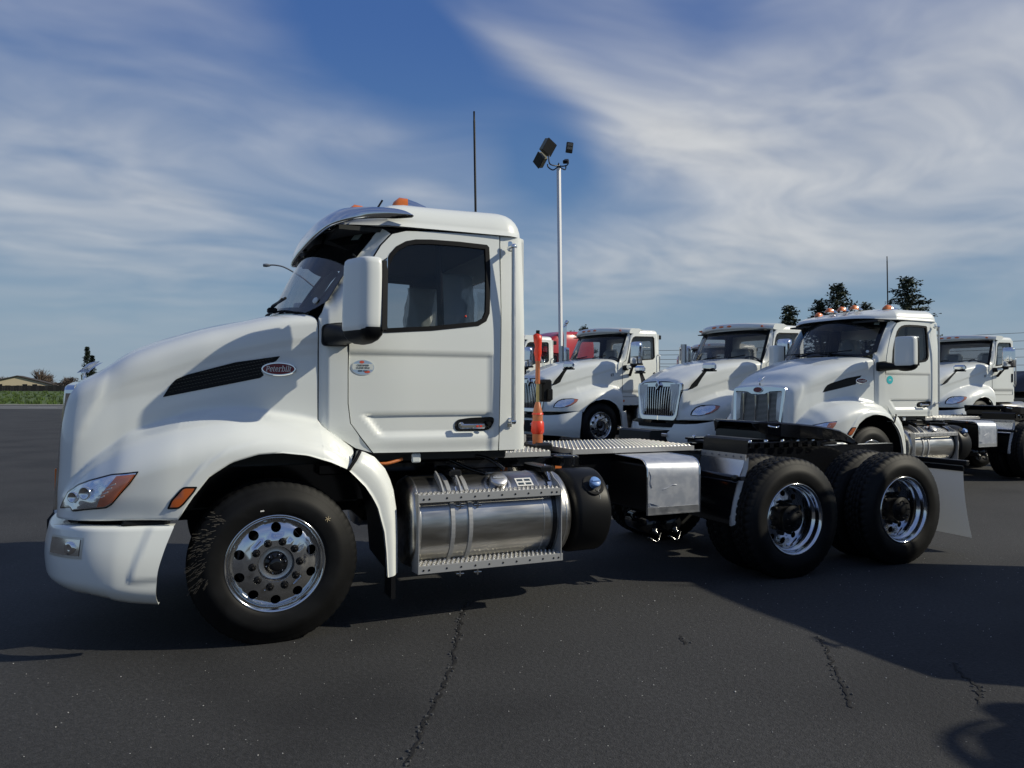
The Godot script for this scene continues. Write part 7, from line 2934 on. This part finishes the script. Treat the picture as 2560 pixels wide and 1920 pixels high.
	for side in [1.0, -1.0]:
		var s := holder("seat", root)
		st = begin()
		box(st, Vector3(1.3, 1.45, 0.48 * side), Vector3(0.5, 0.16, 0.5), 0.05)
		box(st, Vector3(1.56, 1.82, 0.48 * side), Vector3(0.14, 0.66, 0.5), 0.06, Basis(Vector3.BACK, -0.1))
		box(st, Vector3(1.59, 2.22, 0.48 * side), Vector3(0.10, 0.2, 0.28), 0.04)
		obj("cushion", st, M["seat_cloth"], s)
		st = begin()
		box(st, Vector3(1.57, 2.0, 0.48 * side), Vector3(0.2, 0.7, 0.55), 0.09, Basis(Vector3.BACK, -0.1))
		obj("plastic_wrap", st, M["plastic_film"], s)
	st = begin()
	var sw := []
	for k in 25:
		var a := TAU * k / 24.0
		sw.append(Vector3(1.0, 1.95, 0.48) + Basis(Vector3.BACK, -0.75) * Vector3(cos(a) * 0.23, 0, sin(a) * 0.23))
	tube(st, sw, 0.018, 6, false)
	tube(st, [Vector3(1.0, 1.95, 0.48), Vector3(0.85, 1.78, 0.48)], 0.03, 6)
	obj("steering_wheel", st, M["interior_light"], root)
	# chassis
	for side in [1.0, -1.0]:
		st = begin()
		box(st, Vector3(2.45, 0.915, 0.42 * side), Vector3(7.0, 0.27, 0.06))
		obj("frame_rail", st, M["black_frame"], root)
		st = begin()
		lathe(st, [Vector2(0.0, 1.15), Vector2(0.27, 1.16), Vector2(0.31, 1.22), Vector2(0.31, 2.5), Vector2(0.27, 2.56), Vector2(0.0, 2.57)], Vector3(0, 0.66, 0.85 * side), Vector3.RIGHT, 24)
		obj("fuel_tank", st, M["tank_metal"], root)
	for x in [0.0, 4.1, 5.42]:
		piece("axle", M["black_frame"], root, func(q: SurfaceTool) -> void: box(q, Vector3(x, 0.5, 0), Vector3(0.14, 0.14, 1.8)))
	for x in [0.8, 2.6, 4.1, 5.4]:
		piece("cross_member", M["black_frame"], root, func(q: SurfaceTool) -> void: box(q, Vector3(x, 0.9, 0), Vector3(0.12, 0.2, 0.82)))
	piece("engine", M["black_frame"], root, func(q: SurfaceTool) -> void: box(q, Vector3(0.1, 1.0, 0), Vector3(1.7, 0.75, 0.7), 0.05))
	piece("fifth_wheel", M["black_gloss"], root, func(q: SurfaceTool) -> void: box(q, Vector3(4.75, 1.2, 0), Vector3(1.0, 0.06, 0.9), 0.02, Basis(Vector3.BACK, -0.1)))
	st = begin()
	tube(st, [Vector3(0.52, 1.7, -1.16), Vector3(0.52, 2.44, -1.16)], 0.066, 16)
	obj("exhaust_stack", st, M["brushed"], root)
	st = begin()
	box(st, Vector3(1.95, 2.60, 0.55), Vector3(0.20, 0.10, 0.7), 0.01)
	obj("rear_work_lamp", st, M["black_frame"], root)
	piece("hose_rail", M["black_frame"], root, func(q: SurfaceTool) -> void: tube(q, [Vector3(1.95, 2.5, 0.7), Vector3(1.97, 1.3, 0.75)], 0.012, 6))
	st = begin()
	tube(st, curve([Vector3(1.98, 2.2, 0.75), Vector3(2.03, 1.9, 0.82), Vector3(1.98, 1.6, 0.72)], 5), 0.022, 6)
	obj("air_hose", st, M["black_frame"], root)
	return root
